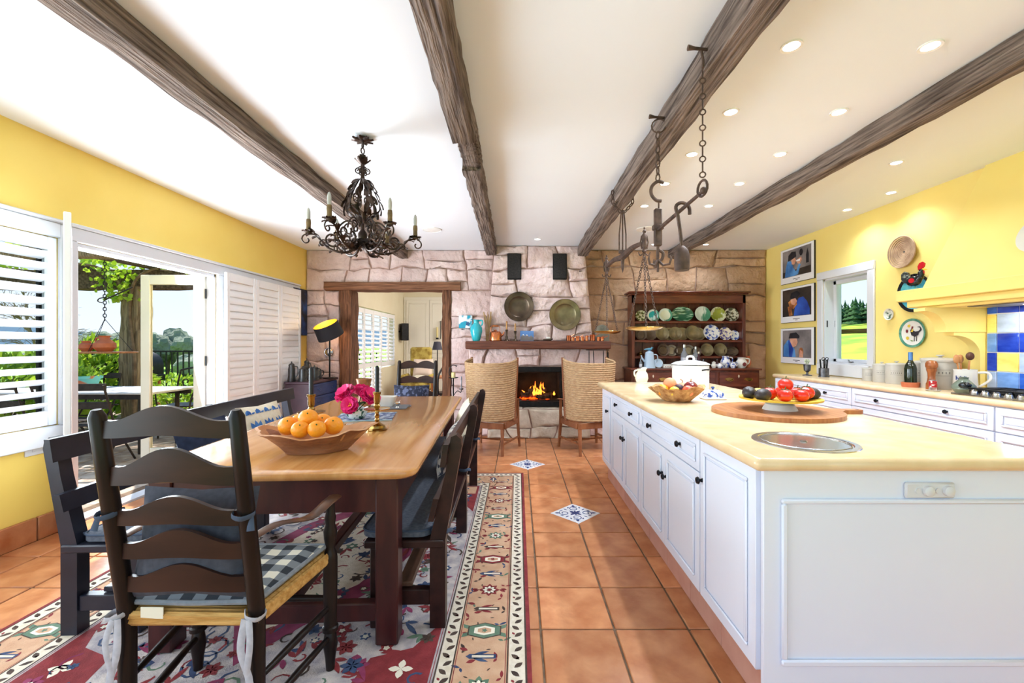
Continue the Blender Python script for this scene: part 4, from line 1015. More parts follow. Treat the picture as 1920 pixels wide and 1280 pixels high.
g.add([(-.062, -.045, .015), (.062, -.045, .015), (.062, .045, .015), (-.062, .045, .015), (-.055, -.04, .045), (.055, -.04, .045), (.055, .04, .045), (-.055, .04, .045), (-.03, -.02, .066), (.03, -.02, .066), (.03, .02, .066), (-.03, .02, .066)],
      [(0, 1, 5, 4), (1, 2, 6, 5), (2, 3, 7, 6), (3, 0, 4, 7), (4, 5, 9, 8), (5, 6, 10, 9), (6, 7, 11, 10), (7, 4, 8, 11), (8, 9, 10, 11), (0, 3, 2, 1)]); o = g.build('cover', 'delft', t)
g = G(); g.lathe([(.006, .064), (.006, .072), (.013, .078), (.009, .086), (0, .087)], 12); g.build('cover_knob', 'tile_navy', o)
# ================================================================ rug
mk('rug_cream', (214, 200, 178), (228, 216, 198), rough=.95, scale=40, bump=.4, bscale=160); mk('rug_tan', (196, 152, 120), (208, 168, 136), rough=.95, scale=14, bump=.4, bscale=160)
mk('rug_red', (122, 38, 42), (142, 50, 54), rough=.95, scale=20, bump=.4, bscale=160); mk('rug_field', (204, 192, 186), (158, 150, 156), rough=.95, scale=16, detail=9, bump=.4, bscale=160)
mk('rug_dark', (62, 48, 42), (84, 66, 56), rough=.95, scale=30); mk('rug_green', (86, 112, 92), (104, 128, 106), rough=.95, scale=30); mk('rug_blue', (44, 58, 92), (66, 84, 116), rough=.95, scale=30); mk('rug_white', (236, 226, 206), rough=.95); mk('rug_wine', (120, 36, 72), (146, 58, 92), rough=.95, scale=12)
RX0, RX1, RY0, RY1 = -2.335, .055, 1.02, 4.33
rcx, rcy = (RX0+RX1)/2, (RY0+RY1)/2
rug = T('persian_rug', 'large patterned rug with red, cream and tan borders under dining table', 'rug', (rcx, rcy, 0))
hw, hl = (RX1-RX0)/2, (RY1-RY0)/2
def ring(name, a, b, mat, z):
    g = G()
    for (x0, x1, y0, y1) in ((-hw+a, hw-a, -hl+a, -hl+b), (-hw+a, hw-a, hl-b, hl-a), (-hw+a, -hw+b, -hl+b, hl-b), (hw-b, hw-a, -hl+b, hl-b)): g.box(x0, x1, y0, y1, 0, z)
    return g.build(name, mat, rug)
ring('outer_edge', 0, .018, 'rug_red', .0100); ring('dark_line', .018, .026, 'rug_dark', .0101); ring('outer_guard_band', .026, .092, 'rug_cream', .0104); ring('main_border', .092, .318, 'rug_tan', .0100); ring('inner_guard_band', .318, .375, 'rug_cream', .0104)
g = G(); g.box(-hw+.375, hw-.375, -hl+.375, hl-.375, 0, .0100); g.build('field', 'rug_field', rug)
MR = ['rug_dark', 'rug_red', 'rug_cream', 'rug_green', 'rug_blue', 'rug_white', 'rug_wine', 'rug_tan']
g = G(); z0 = .0106
def poly(pts, mi, z): g.mi = mi; g.add([(x, y, z) for x, y in pts], [tuple(range(len(pts)))])
def motif_leafband(x, y, ux, uy, L, off):
    # zigzag of small leaves along a guard band; (ux, uy) unit along
    n = int(L/.045)
    for i in range(n):
        t = (i+.5)*L/n; s = 1 if i % 2 else -1
        a = math.atan2(uy, ux)+s*.85
        cx, cy = x+ux*t-uy*s*.006, y+uy*t+ux*s*.006
        g.mi = 0; petal(g, cx-.022*cos(a), cy-.022*sin(a), a, .045, .011, z0, 4)
        if i % 3 == 0: g.mi = 1; petal(g, cx-uy*-s*.016, cy+ux*-s*.016, a+1.5, .02, .006, z0, 3)
def band(d, fn):
    # four runs at inset d
    fn(-hw+d, -hl+d, 0, 1, 2*hl-2*d, 0); fn(hw-d, -hl+d, 0, 1, 2*hl-2*d, 1); fn(-hw+d, -hl+d, 1, 0, 2*hw-2*d, 2); fn(-hw+d, hl-d, 1, 0, 2*hw-2*d, 3)
band(.059, motif_leafband); band(.346, motif_leafband)
def outline(d, w_, mi):
    g.mi = mi
    for (x0, x1, y0, y1) in ((-hw+d, hw-d, -hl+d, -hl+d+w_), (-hw+d, hw-d, hl-d-w_, hl-d), (-hw+d, -hw+d+w_, -hl+d, hl-d), (hw-d-w_, hw-d, -hl+d, hl-d)):
        g.add([(x0, y0, z0), (x1, y0, z0), (x1, y1, z0), (x0, y1, z0)], [(0, 1, 2, 3)])
outline(.094, .006, 0); outline(.104, .003, 1); outline(.306, .003, 1); outline(.313, .006, 0); outline(.377, .006, 0); outline(.39, .003, 1)
def star(cx, cy, r_, mi, n, z, wd=.3, a0=0):
    g.mi = mi
    for k in range(n): petal(g, cx, cy, a0+2*PI*k/n, r_, r_*wd, z, 4)
def motif_main(x, y, ux, uy, L, off):
    n = int(L/.155)
    def W(t, s): return (x+ux*t-uy*s, y+uy*t+ux*s)
    def hexa(t, a, b): return [W(t-a, 0), W(t-a*.45, b), W(t+a*.45, b), W(t+a, 0), W(t+a*.45, -b), W(t-a*.45, -b)]
    for i in range(n):
        t = (i+.5)*L/n; k = i % 4; ang = math.atan2(uy, ux)
        if k == 0:
            c = (1, 3)[(i//4) % 2]
            for s in (-1, 1):
                poly([W(t, s*.05), W(t+.02, s*.095), W(t+.045, s*.1), W(t+.03, s*.06)], c, z0); poly([W(t, s*.05), W(t-.02, s*.095), W(t-.045, s*.1), W(t-.03, s*.06)], c, z0)
            poly([W(t-.055, 0), W(t-.03, .075), W(t+.03, .075), W(t+.055, 0), W(t+.03, -.075), W(t-.03, -.075)], 0, z0+.0002)
            poly([W(t-.05, 0), W(t-.027, .069), W(t+.027, .069), W(t+.05, 0), W(t+.027, -.069), W(t-.027, -.069)], c, z0+.0004)
            poly([W(t-.032, 0), W(t-.018, .046), W(t+.018, .046), W(t+.032, 0), W(t+.018, -.046), W(t-.018, -.046)], 5, z0+.0006); 
            poly([W(t-.02, 0), W(t-.011, .03), W(t+.011, .03), W(t+.02, 0), W(t+.011, -.03), W(t-.011, -.03)], 7, z0+.0008); star(*W(t, 0), .014, c, 5, z0+.001)
        elif k == 2:
            star(*W(t, 0), .056, 3 if (i//4) % 2 == 0 else 1, 8, z0+.0002, .26); star(*W(t, 0), .036, 5, 8, z0+.0004, .26); star(*W(t, 0), .014, 1, 5, z0+.0006, .4)
            for s in (-1, 1): g.mi = 1; petal(g, *W(t+.01, s*.06), ang+s*1.9, .035, .010, z0, 4); petal(g, *W(t-.02, s*.085), ang-s*.9, .04, .009, z0, 4)
        else:
            g.mi = 0; poly([W(t-.012, -.06), W(t+.012, -.06), W(t+.014, .05), W(t, .066), W(t-.014, .05)], 0 if k == 1 else 4, z0)
            poly([W(t-.006, -.05), W(t+.006, -.05), W(t+.007, .04), W(t-.007, .04)], 2, z0+.0003)
            for s in (-1, 1): g.mi = (1, 4)[k == 3]; petal(g, *W(t+s*.03, -.03), ang+PI/2+s*.3, .07, .008, z0, 5); g.mi = 1; petal(g, *W(t+s*.035, .06), ang+s*1.2, .04, .010, z0, 4)
band(.205, motif_main)
def hooks(x, y, ux, uy, L, off):
    n = int(L/.052)
    for i in range(n):
        t = (i+.5)*L/n; s = 1 if i % 2 else -1; o = s*(.076+.012*sin(i*1.7)); a = math.atan2(uy, ux)+s*(.4+.9*sin(i*2.3)); g.mi = (1, 0, 3, 1, 4)[i % 5]
        cx, cy = x+ux*t-uy*o, y+uy*t+ux*o; petal(g, cx, cy, a, .04, .007, z0-.0001, 4); petal(g, cx, cy, a+2.2, .026, .006, z0-.0001, 4)
        g.mi = 0; o2 = -o*.5; petal(g, x+ux*t-uy*o2, y+uy*t+ux*o2, a+1.2, .022, .0035, z0-.0001, 3)
band(.205, hooks)
# field: scattered florals, wine medallion with stepped corners
fx, fy = hw-.4, hl-.4
rr = random.Random(12)
poly([(-.62*fx, 0), (-.45*fx, .35*fy), (-.2*fx, .55*fy), (0, .75*fy), (.2*fx, .55*fy), (.45*fx, .35*fy), (.62*fx, 0), (.45*fx, -.35*fy), (.2*fx, -.55*fy), (0, -.75*fy), (-.2*fx, -.55*fy), (-.45*fx, -.35*fy)], 6, z0)
poly([(-.5*fx, 0), (-.36*fx, .28*fy), (-.16*fx, .42*fy), (0, .6*fy), (.16*fx, .42*fy), (.36*fx, .28*fy), (.5*fx, 0), (.36*fx, -.28*fy), (.16*fx, -.42*fy), (0, -.6*fy), (-.16*fx, -.42*fy), (-.36*fx, -.28*fy)], 2, z0+.0002)
for sx in (-1, 1):
    for sy in (-1, 1):
        poly([(sx*fx, sy*fy), (sx*(fx-.5), sy*fy), (sx*(fx-.46), sy*(fy-.12)), (sx*(fx-.3), sy*(fy-.18)), (sx*(fx-.26), sy*(fy-.36)), (sx*(fx-.1), sy*(fy-.42)), (sx*fx, sy*(fy-.6))], 1, z0)
        poly([(sx*(fx-.02), sy*(fy-.02)), (sx*(fx-.22), sy*(fy-.02)), (sx*(fx-.22), sy*(fy-.2)), (sx*(fx-.02), sy*(fy-.2))], 7, z0+.0002); star(sx*(fx-.28), sy*(fy-.1), .05, 5, 4, z0+.0003, .3); star(sx*(fx-.12), sy*(fy-.3), .05, 5, 4, z0+.0003, .3)
for k in range(620):
    x, y = rr.uniform(-fx+.05, fx-.05), rr.uniform(-fy+.05, fy-.05); c = rr.choice((0, 1, 3, 4, 6, 1, 4)); q = rr.random()
    if q < .3: star(x, y, rr.uniform(.02, .05), c, 6, z0+.0005+k*1e-6, .3, rr.random()); star(x, y, .015, 5, 5, z0+.0008, .4)
    elif q < .6:
        a = rr.uniform(0, 6.28); g.mi = c; petal(g, x, y, a, rr.uniform(.06, .14), .012, z0+.0004+k*1e-6, 5); petal(g, x, y, a+.9, .06, .012, z0+.0004, 5)
    else:
        a = rr.uniform(0, 6.28); s = rr.uniform(.03, .08); g.mi = c
        g.add([(x+s*cos(a+i*.7)*(1-.09*i), y+s*sin(a+i*.7)*(1-.09*i), z0+.0003) for i in range(7)]+[(x+(s-.012)*cos(a+i*.7)*(1-.09*i), y+(s-.012)*sin(a+i*.7)*(1-.09*i), z0+.0003) for i in range(7)], [(i, i+1, 8+i, 7+i) for i in range(6)])
for k in range(7):
    x = -fx+.04+k*.21; poly([(x, -fy+.02), (x+.14, -fy+.06), (x+.12, -fy+.2), (x-.02, -fy+.16)], (6, 1, 4)[k % 3], z0+.0001)
g.build('woven_motifs', MR, rug, smooth=False, kind='stuff')
ZR = .0112   # top of the rug

# ================================================================ dining table
mk('table_top', (192, 130, 72), (214, 158, 98), rough=.17, scale=3, stretch=(8, .7, 4), detail=6, lo=.3, hi=.7, coat=.25)
mk('table_base', (52, 20, 22), (72, 32, 30), rough=.35, scale=4, stretch=(4, 4, 1), detail=5)
TZ = .77
TA = rad(3.0)
tb = T('dining_table', 'long honey-topped farmhouse dining table with dark red-brown legs', 'table', (-1.09, 3.07, ZR), TA)
TW, TL = .595, 1.30
def rrect(w_, l_, r_, n=5):
    o = []
    for (cx, cy, a0) in ((w_-r_, l_-r_, 0), (-w_+r_, l_-r_, 90), (-w_+r_, -l_+r_, 180), (w_-r_, -l_+r_, 270)):
        o += [(cx+r_*cos(rad(a0+90*k/n)), cy+r_*sin(rad(a0+90*k/n))) for k in range(n+1)]
    return o
z1 = TZ-ZR; g = G(); n = 24; vs = []; pr = [(.012, z1-.036), (.002, z1-.026), (0, z1-.016), (.003, z1-.006), (.012, z1)]
for d, z in pr: vs += [(x, y, z) for x, y in rrect(TW-d, TL-d, .07)]
fs = [(i*n+k, i*n+(k+1) % n, (i+1)*n+(k+1) % n, (i+1)*n+k) for i in range(4) for k in range(n)]+[tuple(range(n-1, -1, -1)), tuple(4*n+k for k in range(n))]
g.add(vs, fs); g.build('table_top', 'table_top', tb)
ax_, ay_ = TW-.085, TL-.055
for s in (-1, 1):
    g = G(); g.box(s*(ax_-.02)-.012, s*(ax_-.02)+.012, -ay_, ay_, z1-.19, z1-.036); g.build('apron', 'table_base', tb)
    g = G(); g.box(-ax_, ax_, s*(ay_-.02)-.012, s*(ay_-.02)+.012, z1-.19, z1-.036); g.build('apron', 'table_base', tb)
    g = G(); g.box(-ax_+.05, ax_-.05, s*(ay_-.045)-.025, s*(ay_-.045)+.025, .09, .17, .006); g.build('cross_stretcher', 'table_base', tb)
    for q in (-1, 1): g = G(); g.box(s*(ax_-.045)-.048, s*(ax_-.045)+.048, q*(ay_-.045)-.048, q*(ay_-.045)+.048, 0, z1-.036, .006); g.build('leg', 'table_base', tb)
g = G(); g.box(-.03, .03, -ay_+.07, ay_-.07, .10, .155, .006); g.build('long_stretcher', 'table_base', tb)

# ================================================================ benches
mk('bench_dark', (36, 20, 20), (56, 32, 28), spec=.35, rough=.35, scale=4, stretch=(4, 1, 4), detail=5); mk('bench_navy', (26, 28, 40), (38, 40, 54), rough=.4, scale=5); mk('stretcher_worn', (86, 58, 44), (112, 80, 62), rough=.5, scale=5, stretch=(6, 1, 6))
mk('cushion_slate', (78, 84, 96), (94, 100, 112), rough=.9, scale=60, bump=.2, bscale=200); mk('cushion_piping', (66, 78, 98), rough=.9)
def bench(label, loc, rz, mat, ys, seatz=.40, side=1, top=.875, near_end=True, rails=((.80, .87), (.585, .66)), scallop=False):
    # local: sits towards -x (seat), back at +x side, runs along +y
    t = T('bench', label, 'bench', loc, rz, 'benches at the dining table')
    L = ys[-1]+.05
    g = G(); g.box(-.33, .03, -.04, L, seatz-.035, seatz, .006); g.build('seat_board', mat, t)
    for y in ys:
        g = G(); g.box(-.305, -.245, y-.03, y+.03, 0, seatz-.035, .005); g.build('front_leg', mat, t)
        g = G(); a, b = -.035, .035
        pts = [(a, 0), (b, 0), (b, seatz), (.11, top-.05), (.105, top-.02), (.085, top), (.06, top-.01), (.035, seatz+.3), (a, seatz)]
        g.ext(pts, 'y', y-.03, y+.03); g.build('back_post', mat, t)
        g = G(); g.box(-.245, -.035, y-.022, y+.022, .10, .17, .004); g.build('end_stretcher', mat, t)
    g = G(); g.box(-.19, -.12, ys[0]-.0, ys[-1]+.0, .172, .195, .004); g.build('foot_rail', 'stretcher_worn' if mat == 'bench_dark' else mat, t)
    for (z0, z1) in rails:
        f = lambda z: -.035+(z-seatz)*.233 if z < seatz+.3 else .035+(z-seatz-.3)*.15
        g = G(); g.ext([(f(z0)-.024, z0), (f(z0), z0), (f(z1), z1), (f(z1)-.024, z1)], 'y', -.075, L+.02); g.build('back_rail', mat, t)
    return t
b1 = bench('dark bench with slatted back on the island side of the table', (-.365, 1.995, ZR), rad(1.2), 'bench_dark', (0, .985, 1.97), rails=((.74, .84), (.50, .60)))
b2_ = bench('navy painted bench with plank back along the french doors', (-1.985, 1.945, ZR), rad(2.2), 'bench_navy', (0, 1.02, 2.05), rails=((.775, .875), (.56, .635)))
def flipx(t):
    for c in t.children:
        me = c.data
        for v in me.vertices: v.co.x *= -1
        me.flip_normals()
flipx(b2_)
def bench_cushion(label, loc, rz, sgn, L=2.0):
    t = T('bench_cushion', label, 'cushion', loc, rz)
    g = G(); x0, x1 = (-.35, -.03) if sgn > 0 else (.03, .35)
    pts = rrect(.16, L/2, .06, 4); cx = (x0+x1)/2; vs = []; n = len(pts)
    for d, z in ((.02, 0), (0, .008), (0, .034), (.02, .045), (.06, .049)): vs += [(cx+(x*(1-d/.16)), L/2+y*(1-d/(L/2)), z) for x, y in pts]
    fs = [(i*n+k, i*n+(k+1) % n, (i+1)*n+(k+1) % n, (i+1)*n+k) for i in range(4) for k in range(n)]+[tuple(range(n-1, -1, -1)), tuple(4*n+k for k in range(n))]
    g.add(vs, fs).build('pad', 'cushion_slate', t)
    g = G(); g.tube([(cx+x*1.0, L/2+y, .036) for x, y in pts], .005, 6, closed=True); g.build('piping', 'cushion_piping', t)
    for y in (.04, 1.0, L-.04):
        g = G(); s = 1 if sgn > 0 else -1
        g.tube(smoothpts([(s*-.04, y, .03), (s*.02, y-.045, .03), (s*.052, y-.03, .035), (s*.06, y+.01, .02)], 4), .010, 6, flat=(0, 0, 1)); g.build('tie', 'cushion_piping', t)
bench_cushion('long slate grey seat pad on the island-side bench', (-.365, 1.975, ZR+.40), rad(1.2), 1)
bench_cushion('long slate grey seat pad on the navy bench by the doors', (-1.985, 1.925, ZR+.40), rad(2.2), -1, 2.06)
# scatter cushions
mk('cream_cloth', (226, 216, 192), (236, 228, 208), rough=.9, scale=30); mk('toile', (232, 230, 226), (70, 78, 96), rough=.9, scale=22, detail=3, lo=.5, hi=.57); mk('navy_plain', (30, 40, 66), (40, 52, 82), rough=.9, scale=30)
def cushion(label, c, w_, h, t_, rot, mats):
    t = T('scatter_cushion', label, 'cushion', c); M = rot
    g = G(); pillow(g, w_, h, t_, M); o = g.build('cover', mats, t)
    return t
def RXYZ(x, y, z): return Matrix.Rotation(rad(z), 4, 'Z') @ Matrix.Rotation(rad(y), 4, 'Y') @ Matrix.Rotation(rad(x), 4, 'X')
cushion('cream cushion leaning on back of island-side bench, far end', (-.445, 3.42, .66), .40, .40, .11, RXYZ(0, -72, 8), 'cream_cloth')
cushion('grey printed cushion on the island-side bench, near the middle', (-.452, 2.85, .615), .33, .33, .10, RXYZ(0, -70, 4), 'toile')
# blue and white tulip cushion
c = T('scatter_cushion', 'white cushion with blue tulip print on the navy bench', 'cushion', (-1.86, 3.20, .655))
Mc = RXYZ(0, 70, -8)
g = G(); pillow(g, .42, .42, .11, Mc); g.build('cover', 'cream_cloth', c)
mk('tulip_blue', (44, 92, 168), (86, 140, 206), rough=.9, scale=20)
g = G()
def cp(u, v):   # on the front of the pillow: u along the bench, v up
    x = 2*v/.42; y = 2*u/.42; k = max(0, (1-x*x)*(1-y*y))**.38
    return Mc @ Vector((-v, u, .055*k+.0025))
def ptl(u, v, a, L, wd):
    P = [(t/5*L, wd*sin(PI*t/5)) for t in range(6)]+[(t/5*L, -wd*sin(PI*t/5)) for t in range(4, 0, -1)]
    g.add([cp(u+x*cos(a)-y*sin(a), v+x*sin(a)+y*cos(a)) for x, y in P], [tuple(range(len(P)))])
for u in (-.12, 0, .12):
    for a in (PI/2-.35, PI/2, PI/2+.35): ptl(u, -.03, a, .12, .022)
    for a in (-.5, PI+.5): ptl(u, -.05, a, .06, .012)
    ptl(u, -.14, PI/2, .1, .006)
for k in range(9): ptl(-.17+k*.042, .135, PI/2+(.6 if k % 2 else -.6), .045, .012); ptl(-.17+k*.042, .14, .2, .035, .006)
g.build('tulip_print', 'tulip_blue', c, smooth=False)
cushion('plain navy cushion on the navy bench near its middle', (-1.86, 2.62, .64), .42, .40, .12, RXYZ(0, 70, -6), 'navy_plain')

# ================================================================ ladder-back chairs
mk('chair_wood', (20, 15, 15), (36, 26, 22), spec=.3, rough=.35, scale=4, stretch=(3, 3, 1), detail=5); mk('chair_slat', (34, 19, 15), (54, 31, 23), spec=.3, rough=.35, scale=4, stretch=(1, 4, 4), detail=5)
mk('arm_worn', (66, 40, 26), (140, 88, 46), rough=.35, scale=6, lo=.4, hi=.7); mk('rush', (176, 128, 62), (210, 166, 98), rough=.85, scale=10, stretch=(1, 6, 6), detail=5, bump=.4, bscale=30)
def slat(g, w_, zc_, h, crown, y, double=False, th=.014, bow=.018):
    n = 20; vs = []; fs = []
    for i in range(n+1):
        u = -1+2*i/n; x = u*w_/2
        if double: c = crown*max(0, sin(PI*abs(u)*.98+.1))*.75+ (crown*.12)
        else: c = crown*(.5+.5*cos(PI*min(1, abs(u)/.80)))**.85
        zt = zc_+h*.42+c; zb = zc_-h*.5+ (crown*.25*(.5+.5*cos(PI*u)))
        yy = y-bow*(1-u*u)
        for (dy, z) in ((-th/2, zb), (th/2, zb), (th/2, zt), (-th/2, zt)): vs.append((x, yy+dy, z))
    for i in range(n):
        for k in range(4): k2 = (k+1) % 4; fs.append((i*4+k, i*4+k2, (i+1)*4+k2, (i+1)*4+k))
    fs += [(3, 2, 1, 0), (n*4, n*4+1, n*4+2, n*4+3)]
    g.add(vs, fs)
def ladder_chair(label, loc, rz, slats, wr=.20, wf=.262, arms=True, double=False, tall=1.10, seat='rush'):
    t = T('ladder_back_chair', label, 'chair', loc, rz)
    def py(z): return -.19 if z < .46 else -.19-.10*((z-.46)/(1.1-.46))
    for s in (-1, 1):
        g = G(); zs_ = [0, .1, .46, .7, .9, tall-.02, tall]
        g.tube([(s*wr*(1 if z < .5 else 1.0), py(z), z) for z in zs_], [.020, .023, .024, .024, .023, .021, .012], 14); g.build('back_post', 'chair_wood', t)
        g = G(); pf = [(0, .016), (.05, .020), (.10, .028), (.14, .022), (.15, .018), (.155, .030), (.17, .030), (.175, .024), (.36, .027), (.44, .027), (.465, .024), (.48, .017), (.52, .024), (.55, .026), (.575, .018), (.60, .022), (.62, .017), (.66, .016)]
        if not arms: pf = [p for p in pf if p[0] < .47]
        g.tube([(s*wf, .19, z) for z, _ in pf], [r_ for _, r_ in pf], 14); g.build('front_post', 'chair_wood', t)
        if arms:
            g = G(); P = smoothpts([(s*wr, py(.70)+.01, .70), (s*(wr+.015), -.10, .695), (s*(wr+.045), .05, .655), (s*(wf+.0), .16, .668), (s*(wf+.005), .225, .672)], 5)
            g.tube(P, [.018+.010*min(1, i/len(P)*1.3) for i in range(len(P))], 10, flat=(1, 0, 0)); 
            g.v = [(x, y, z+(z-p)*0) for (x, y, z), p in zip(g.v, [0]*len(g.v))]
            g.build('arm', 'arm_worn', t)
        for z in (.13, .25): g = G(); g.tube([(s*wr, -.19, z), (s*(wr+wf)/2, 0, z), (s*wf, .19, z)], [.010, .014, .010], 10); g.build('side_rung', 'chair_wood', t)
    for (z, y) in ((.28, .19), (.17, -.19)): w_ = wf if y > 0 else wr; g = G(); g.tube([(-w_, y, z), (0, y, z), (w_, y, z)], [.011, .016, .011], 10); g.build('cross_rung', 'chair_wood', t)
    for (zc_, h, cr_) in slats: g = G(); slat(g, 2*wr-.02, zc_, h, cr_, py(zc_), double); g.build('slat', 'chair_slat', t)
    g = G()   # rush seat: nested strands
    for k in range(13):
        f = 1-k/13.5; zz = .452+.006*sin(PI*k/13)
        a = wr*f+.006; b = wf*f; y0, y1 = -.19*f-.006, .19*f+.004
        g.tube([(-a, y0, zz), (a, y0, zz), (b, y1, zz), (-b, y1, zz)], .0155, 7, closed=True)
        if k < 1:
            for dz_ in (-.014,): g.tube([(-a, y0, zz+dz_), (a, y0, zz+dz_), (b, y1, zz+dz_), (-b, y1, zz+dz_)], .0155, 7, closed=True)
    g.build('rush_seat', seat, t)
    return t
SL = [(1.045, .055, .045), (.905, .06, .058), (.775, .05, .046), (.67, .052, .046), (.562, .052, .044)]
near = ladder_chair('dark ladder-back armchair with rush seat, back turned to viewer', (-1.006, 1.53, ZR), 0, SL)
# gingham pad
m = mk('gingham', (230, 226, 212), rough=.9); n_ = m.node_tree.nodes; l_ = m.node_tree.links
tcn = n_.new('ShaderNodeTexCoord'); s3 = n_.new('ShaderNodeSeparateXYZ'); l_.new(tcn.outputs['Object'], s3.inputs[0])
outs = []
for ax in (0, 1):
    a = n_.new('ShaderNodeMath'); a.operation = 'MULTIPLY'; a.inputs[1].default_value = 1/.078; l_.new(s3.outputs[ax], a.inputs[0])
    b = n_.new('ShaderNodeMath'); b.operation = 'FRACT'; l_.new(a.outputs[0], b.inputs[0])
    c = n_.new('ShaderNodeMath'); c.operation = 'GREATER_THAN'; c.inputs[1].default_value = .5; l_.new(b.outputs[0], c.inputs[0]); outs.append(c)
ad = n_.new('ShaderNodeMath'); ad.operation = 'ADD'; l_.new(outs[0].outputs[0], ad.inputs[0]); l_.new(outs[1].outputs[0], ad.inputs[1])
dv = n_.new('ShaderNodeMath'); dv.operation = 'MULTIPLY'; dv.inputs[1].default_value = .5; l_.new(ad.outputs[0], dv.inputs[0])
rp = n_.new('ShaderNodeValToRGB'); rp.color_ramp.interpolation = 'CONSTANT'; e = rp.color_ramp.elements; e[0].color = rgb((226, 222, 206)); e[1].position = .75; e[1].color = rgb((42, 48, 56)); q = e.new(.25); q.color = rgb((120, 126, 132))
l_.new(dv.outputs[0], rp.inputs[0]); l_.new(rp.outputs[0], n_['Principled BSDF'].inputs['Base Color'])
gp = T('seat_pad', 'black and white gingham seat pad with grey piping on rush seat', 'cushion', (-1.013, 1.53, ZR+.47))
mk('grey_cloth', (120, 126, 134), (134, 140, 148), rough=.9, scale=50); mk('grey_tie', (168, 168, 176), (184, 184, 190), rough=.9, scale=50); mk('tag_white', (226, 220, 200), rough=.8)
n = 12; vs = []; fs = []
for sg in (1, -1):
    o_ = len(vs)
    for i in range(n+1):
        for j in range(n+1):
            u = 2*i/n-1; v = 2*j/n-1; ww = .205+(.255-.205)*(v+1)/2; k = (max(0, (1-u**4)*(1-v**4)))**.5
            tuft = sum(math.exp(-((u-a)**2+(v-b)**2)*22) for a in (-.5, .5) for b in (-.4, .45))
            vs.append((u*ww, v*.185, .022+sg*.021*k-(.012*tuft if sg > 0 else 0)))
    for i in range(n):
        for j in range(n): a = o_+i*(n+1)+j; f = (a, a+n+1, a+n+2, a+1); fs.append(f if sg > 0 else f[::-1])
g = G(); g.add(vs, fs); g.build('pad', 'gingham', gp)
g = G(); g.tube([(-.205, -.187, .02), (0, -.19, .018), (.205, -.187, .02), (.23, 0, .02), (.257, .187, .02), (0, .19, .02), (-.257, .187, .02), (-.23, 0, .02)], .008, 6, closed=True); g.build('piping', 'grey_cloth', gp)
g = G(); g.box(-.14, -.07, -.206, -.203, -.022, .014, .001); g.build('care_tag', 'tag_white', gp)
for s in (-1, 1):
    g = G(); x = s*.205
    g.tube(smoothpts([(x*.97, -.18, .0), (x+s*.03, -.19, -.01), (x+s*.025, -.225, -.012), (x-s*.01, -.224, -.008), (x-s*.028, -.2, .0)], 4), .008, 6, flat=(0, 0, 1)); 
    g.tube(smoothpts([(x-s*.012, -.226, -.01), (x-s*.02, -.235, -.10), (x+s*.005, -.232, -.2), (x-s*.01, -.236, -.32)], 5), .012, 6, flat=(1, 0, 0)); g.tube(smoothpts([(x+s*.0, -.228, -.01), (x+s*.01, -.24, -.08), (x-s*.004, -.234, -.17)], 5), .010, 6, flat=(1, 0, 0))
    g.build('tie', 'grey_tie', gp)
bc = T('back_cushion', 'dark grey cushion tied behind slats of the ladder-back armchair', 'cushion', (-1.013, 1.365, ZR+.67))
mk('charcoal_cloth', (60, 62, 72), (72, 74, 84), rough=.9, scale=50)
g = G(); pillow(g, .37, .33, .10, RXYZ(80, 0, 0)); g.build('cover', 'charcoal_cloth', bc)
for s in (-1, 1):
    g = G(); x = s*.20; g.tube(smoothpts([(s*.17, -.06, .12), (x+s*.03, -.075, .115), (x+s*.012, -.108, .11), (x-s*.02, -.102, .115), (x-s*.03, -.07, .12)], 4), .008, 6, flat=(0, 0, 1)); g.tube([(x+s*.025, -.085, .11), (x+s*.03, -.095, .07)], [.008, .012], 6, flat=(1, 0, 0)); g.build('tie', 'cushion_piping', bc)
far = ladder_chair('dark ladder-back chair at fireplace end of the table', (-1.19, 4.86, 0), PI, [(1.03, .06, .05), (.86, .055, .045), (.70, .05, .04), (.57, .05, .04)], wr=.215, wf=.25, arms=False, double=True)
mk('navy_floral', (26, 29, 48), (84, 90, 116), rough=.9, scale=26, lo=.5, hi=.6)
cushion('dark blue floral cushion standing on the far ladder-back chair', (-1.19, 4.83, .66), .40, .36, .10, RXYZ(80, 0, 0), 'navy_floral')
# ================================================================ on the dining table
def on_table(x, y): p = atz(x, y, TZ); p.z = TZ; return p
mk('brass', (190, 158, 92), (150, 120, 66), rough=.22, metal=1, scale=14); mk('black_wax', (26, 26, 32), rough=.4); mk('olive_bark', (112, 66, 44), (182, 128, 92), rough=.5, scale=5, stretch=(1, 1, 3), detail=9, lo=.3, hi=.7, bump=.8, bscale=9, bdist=.02); mk('olive_wood', (176, 118, 74), (214, 164, 116), rough=.5, scale=5, detail=8, lo=.3, hi=.7, bump=.3)
def candlestick(label, p):
    t = T('candlestick', label, 'candlestick', p, group='brass candlesticks on the table')
    g = G(); g.lathe([(0, 0), (.062, 0), (.062, .008), (.05, .016), (.046, .03), (.02, .045), (.012, .055), (.016, .065), (.011, .075), (.015, .09), (.010, .10), (.014, .115), (.010, .125)], 24); g.build('base', 'brass', t)
    g = G(); g.lathe([(.008, .125), (.075, .128), (.078, .134), (.07, .133), (.012, .13)], 28); g.build('drip_pan', 'brass', t)
    g = G(); g.lathe([(.012, .13), (.02, .15), (.014, .16), (.019, .175), (.019, .215), (.024, .222), (.024, .235), (.013, .235), (.013, .2), (0, .2)], 20); g.build('socket', 'brass', t)
    g = G(); g.lathe([(.0125, .2), (.0125, .385), (.004, .395), (0, .395)], 14); g.build('candle', 'black_wax', t)
candlestick('brass candlestick with black candle beside the peonies', on_table(707, 806))
candlestick('brass candlestick with black candle behind the orange bowl', Vector((-1.205, 2.53, TZ)))
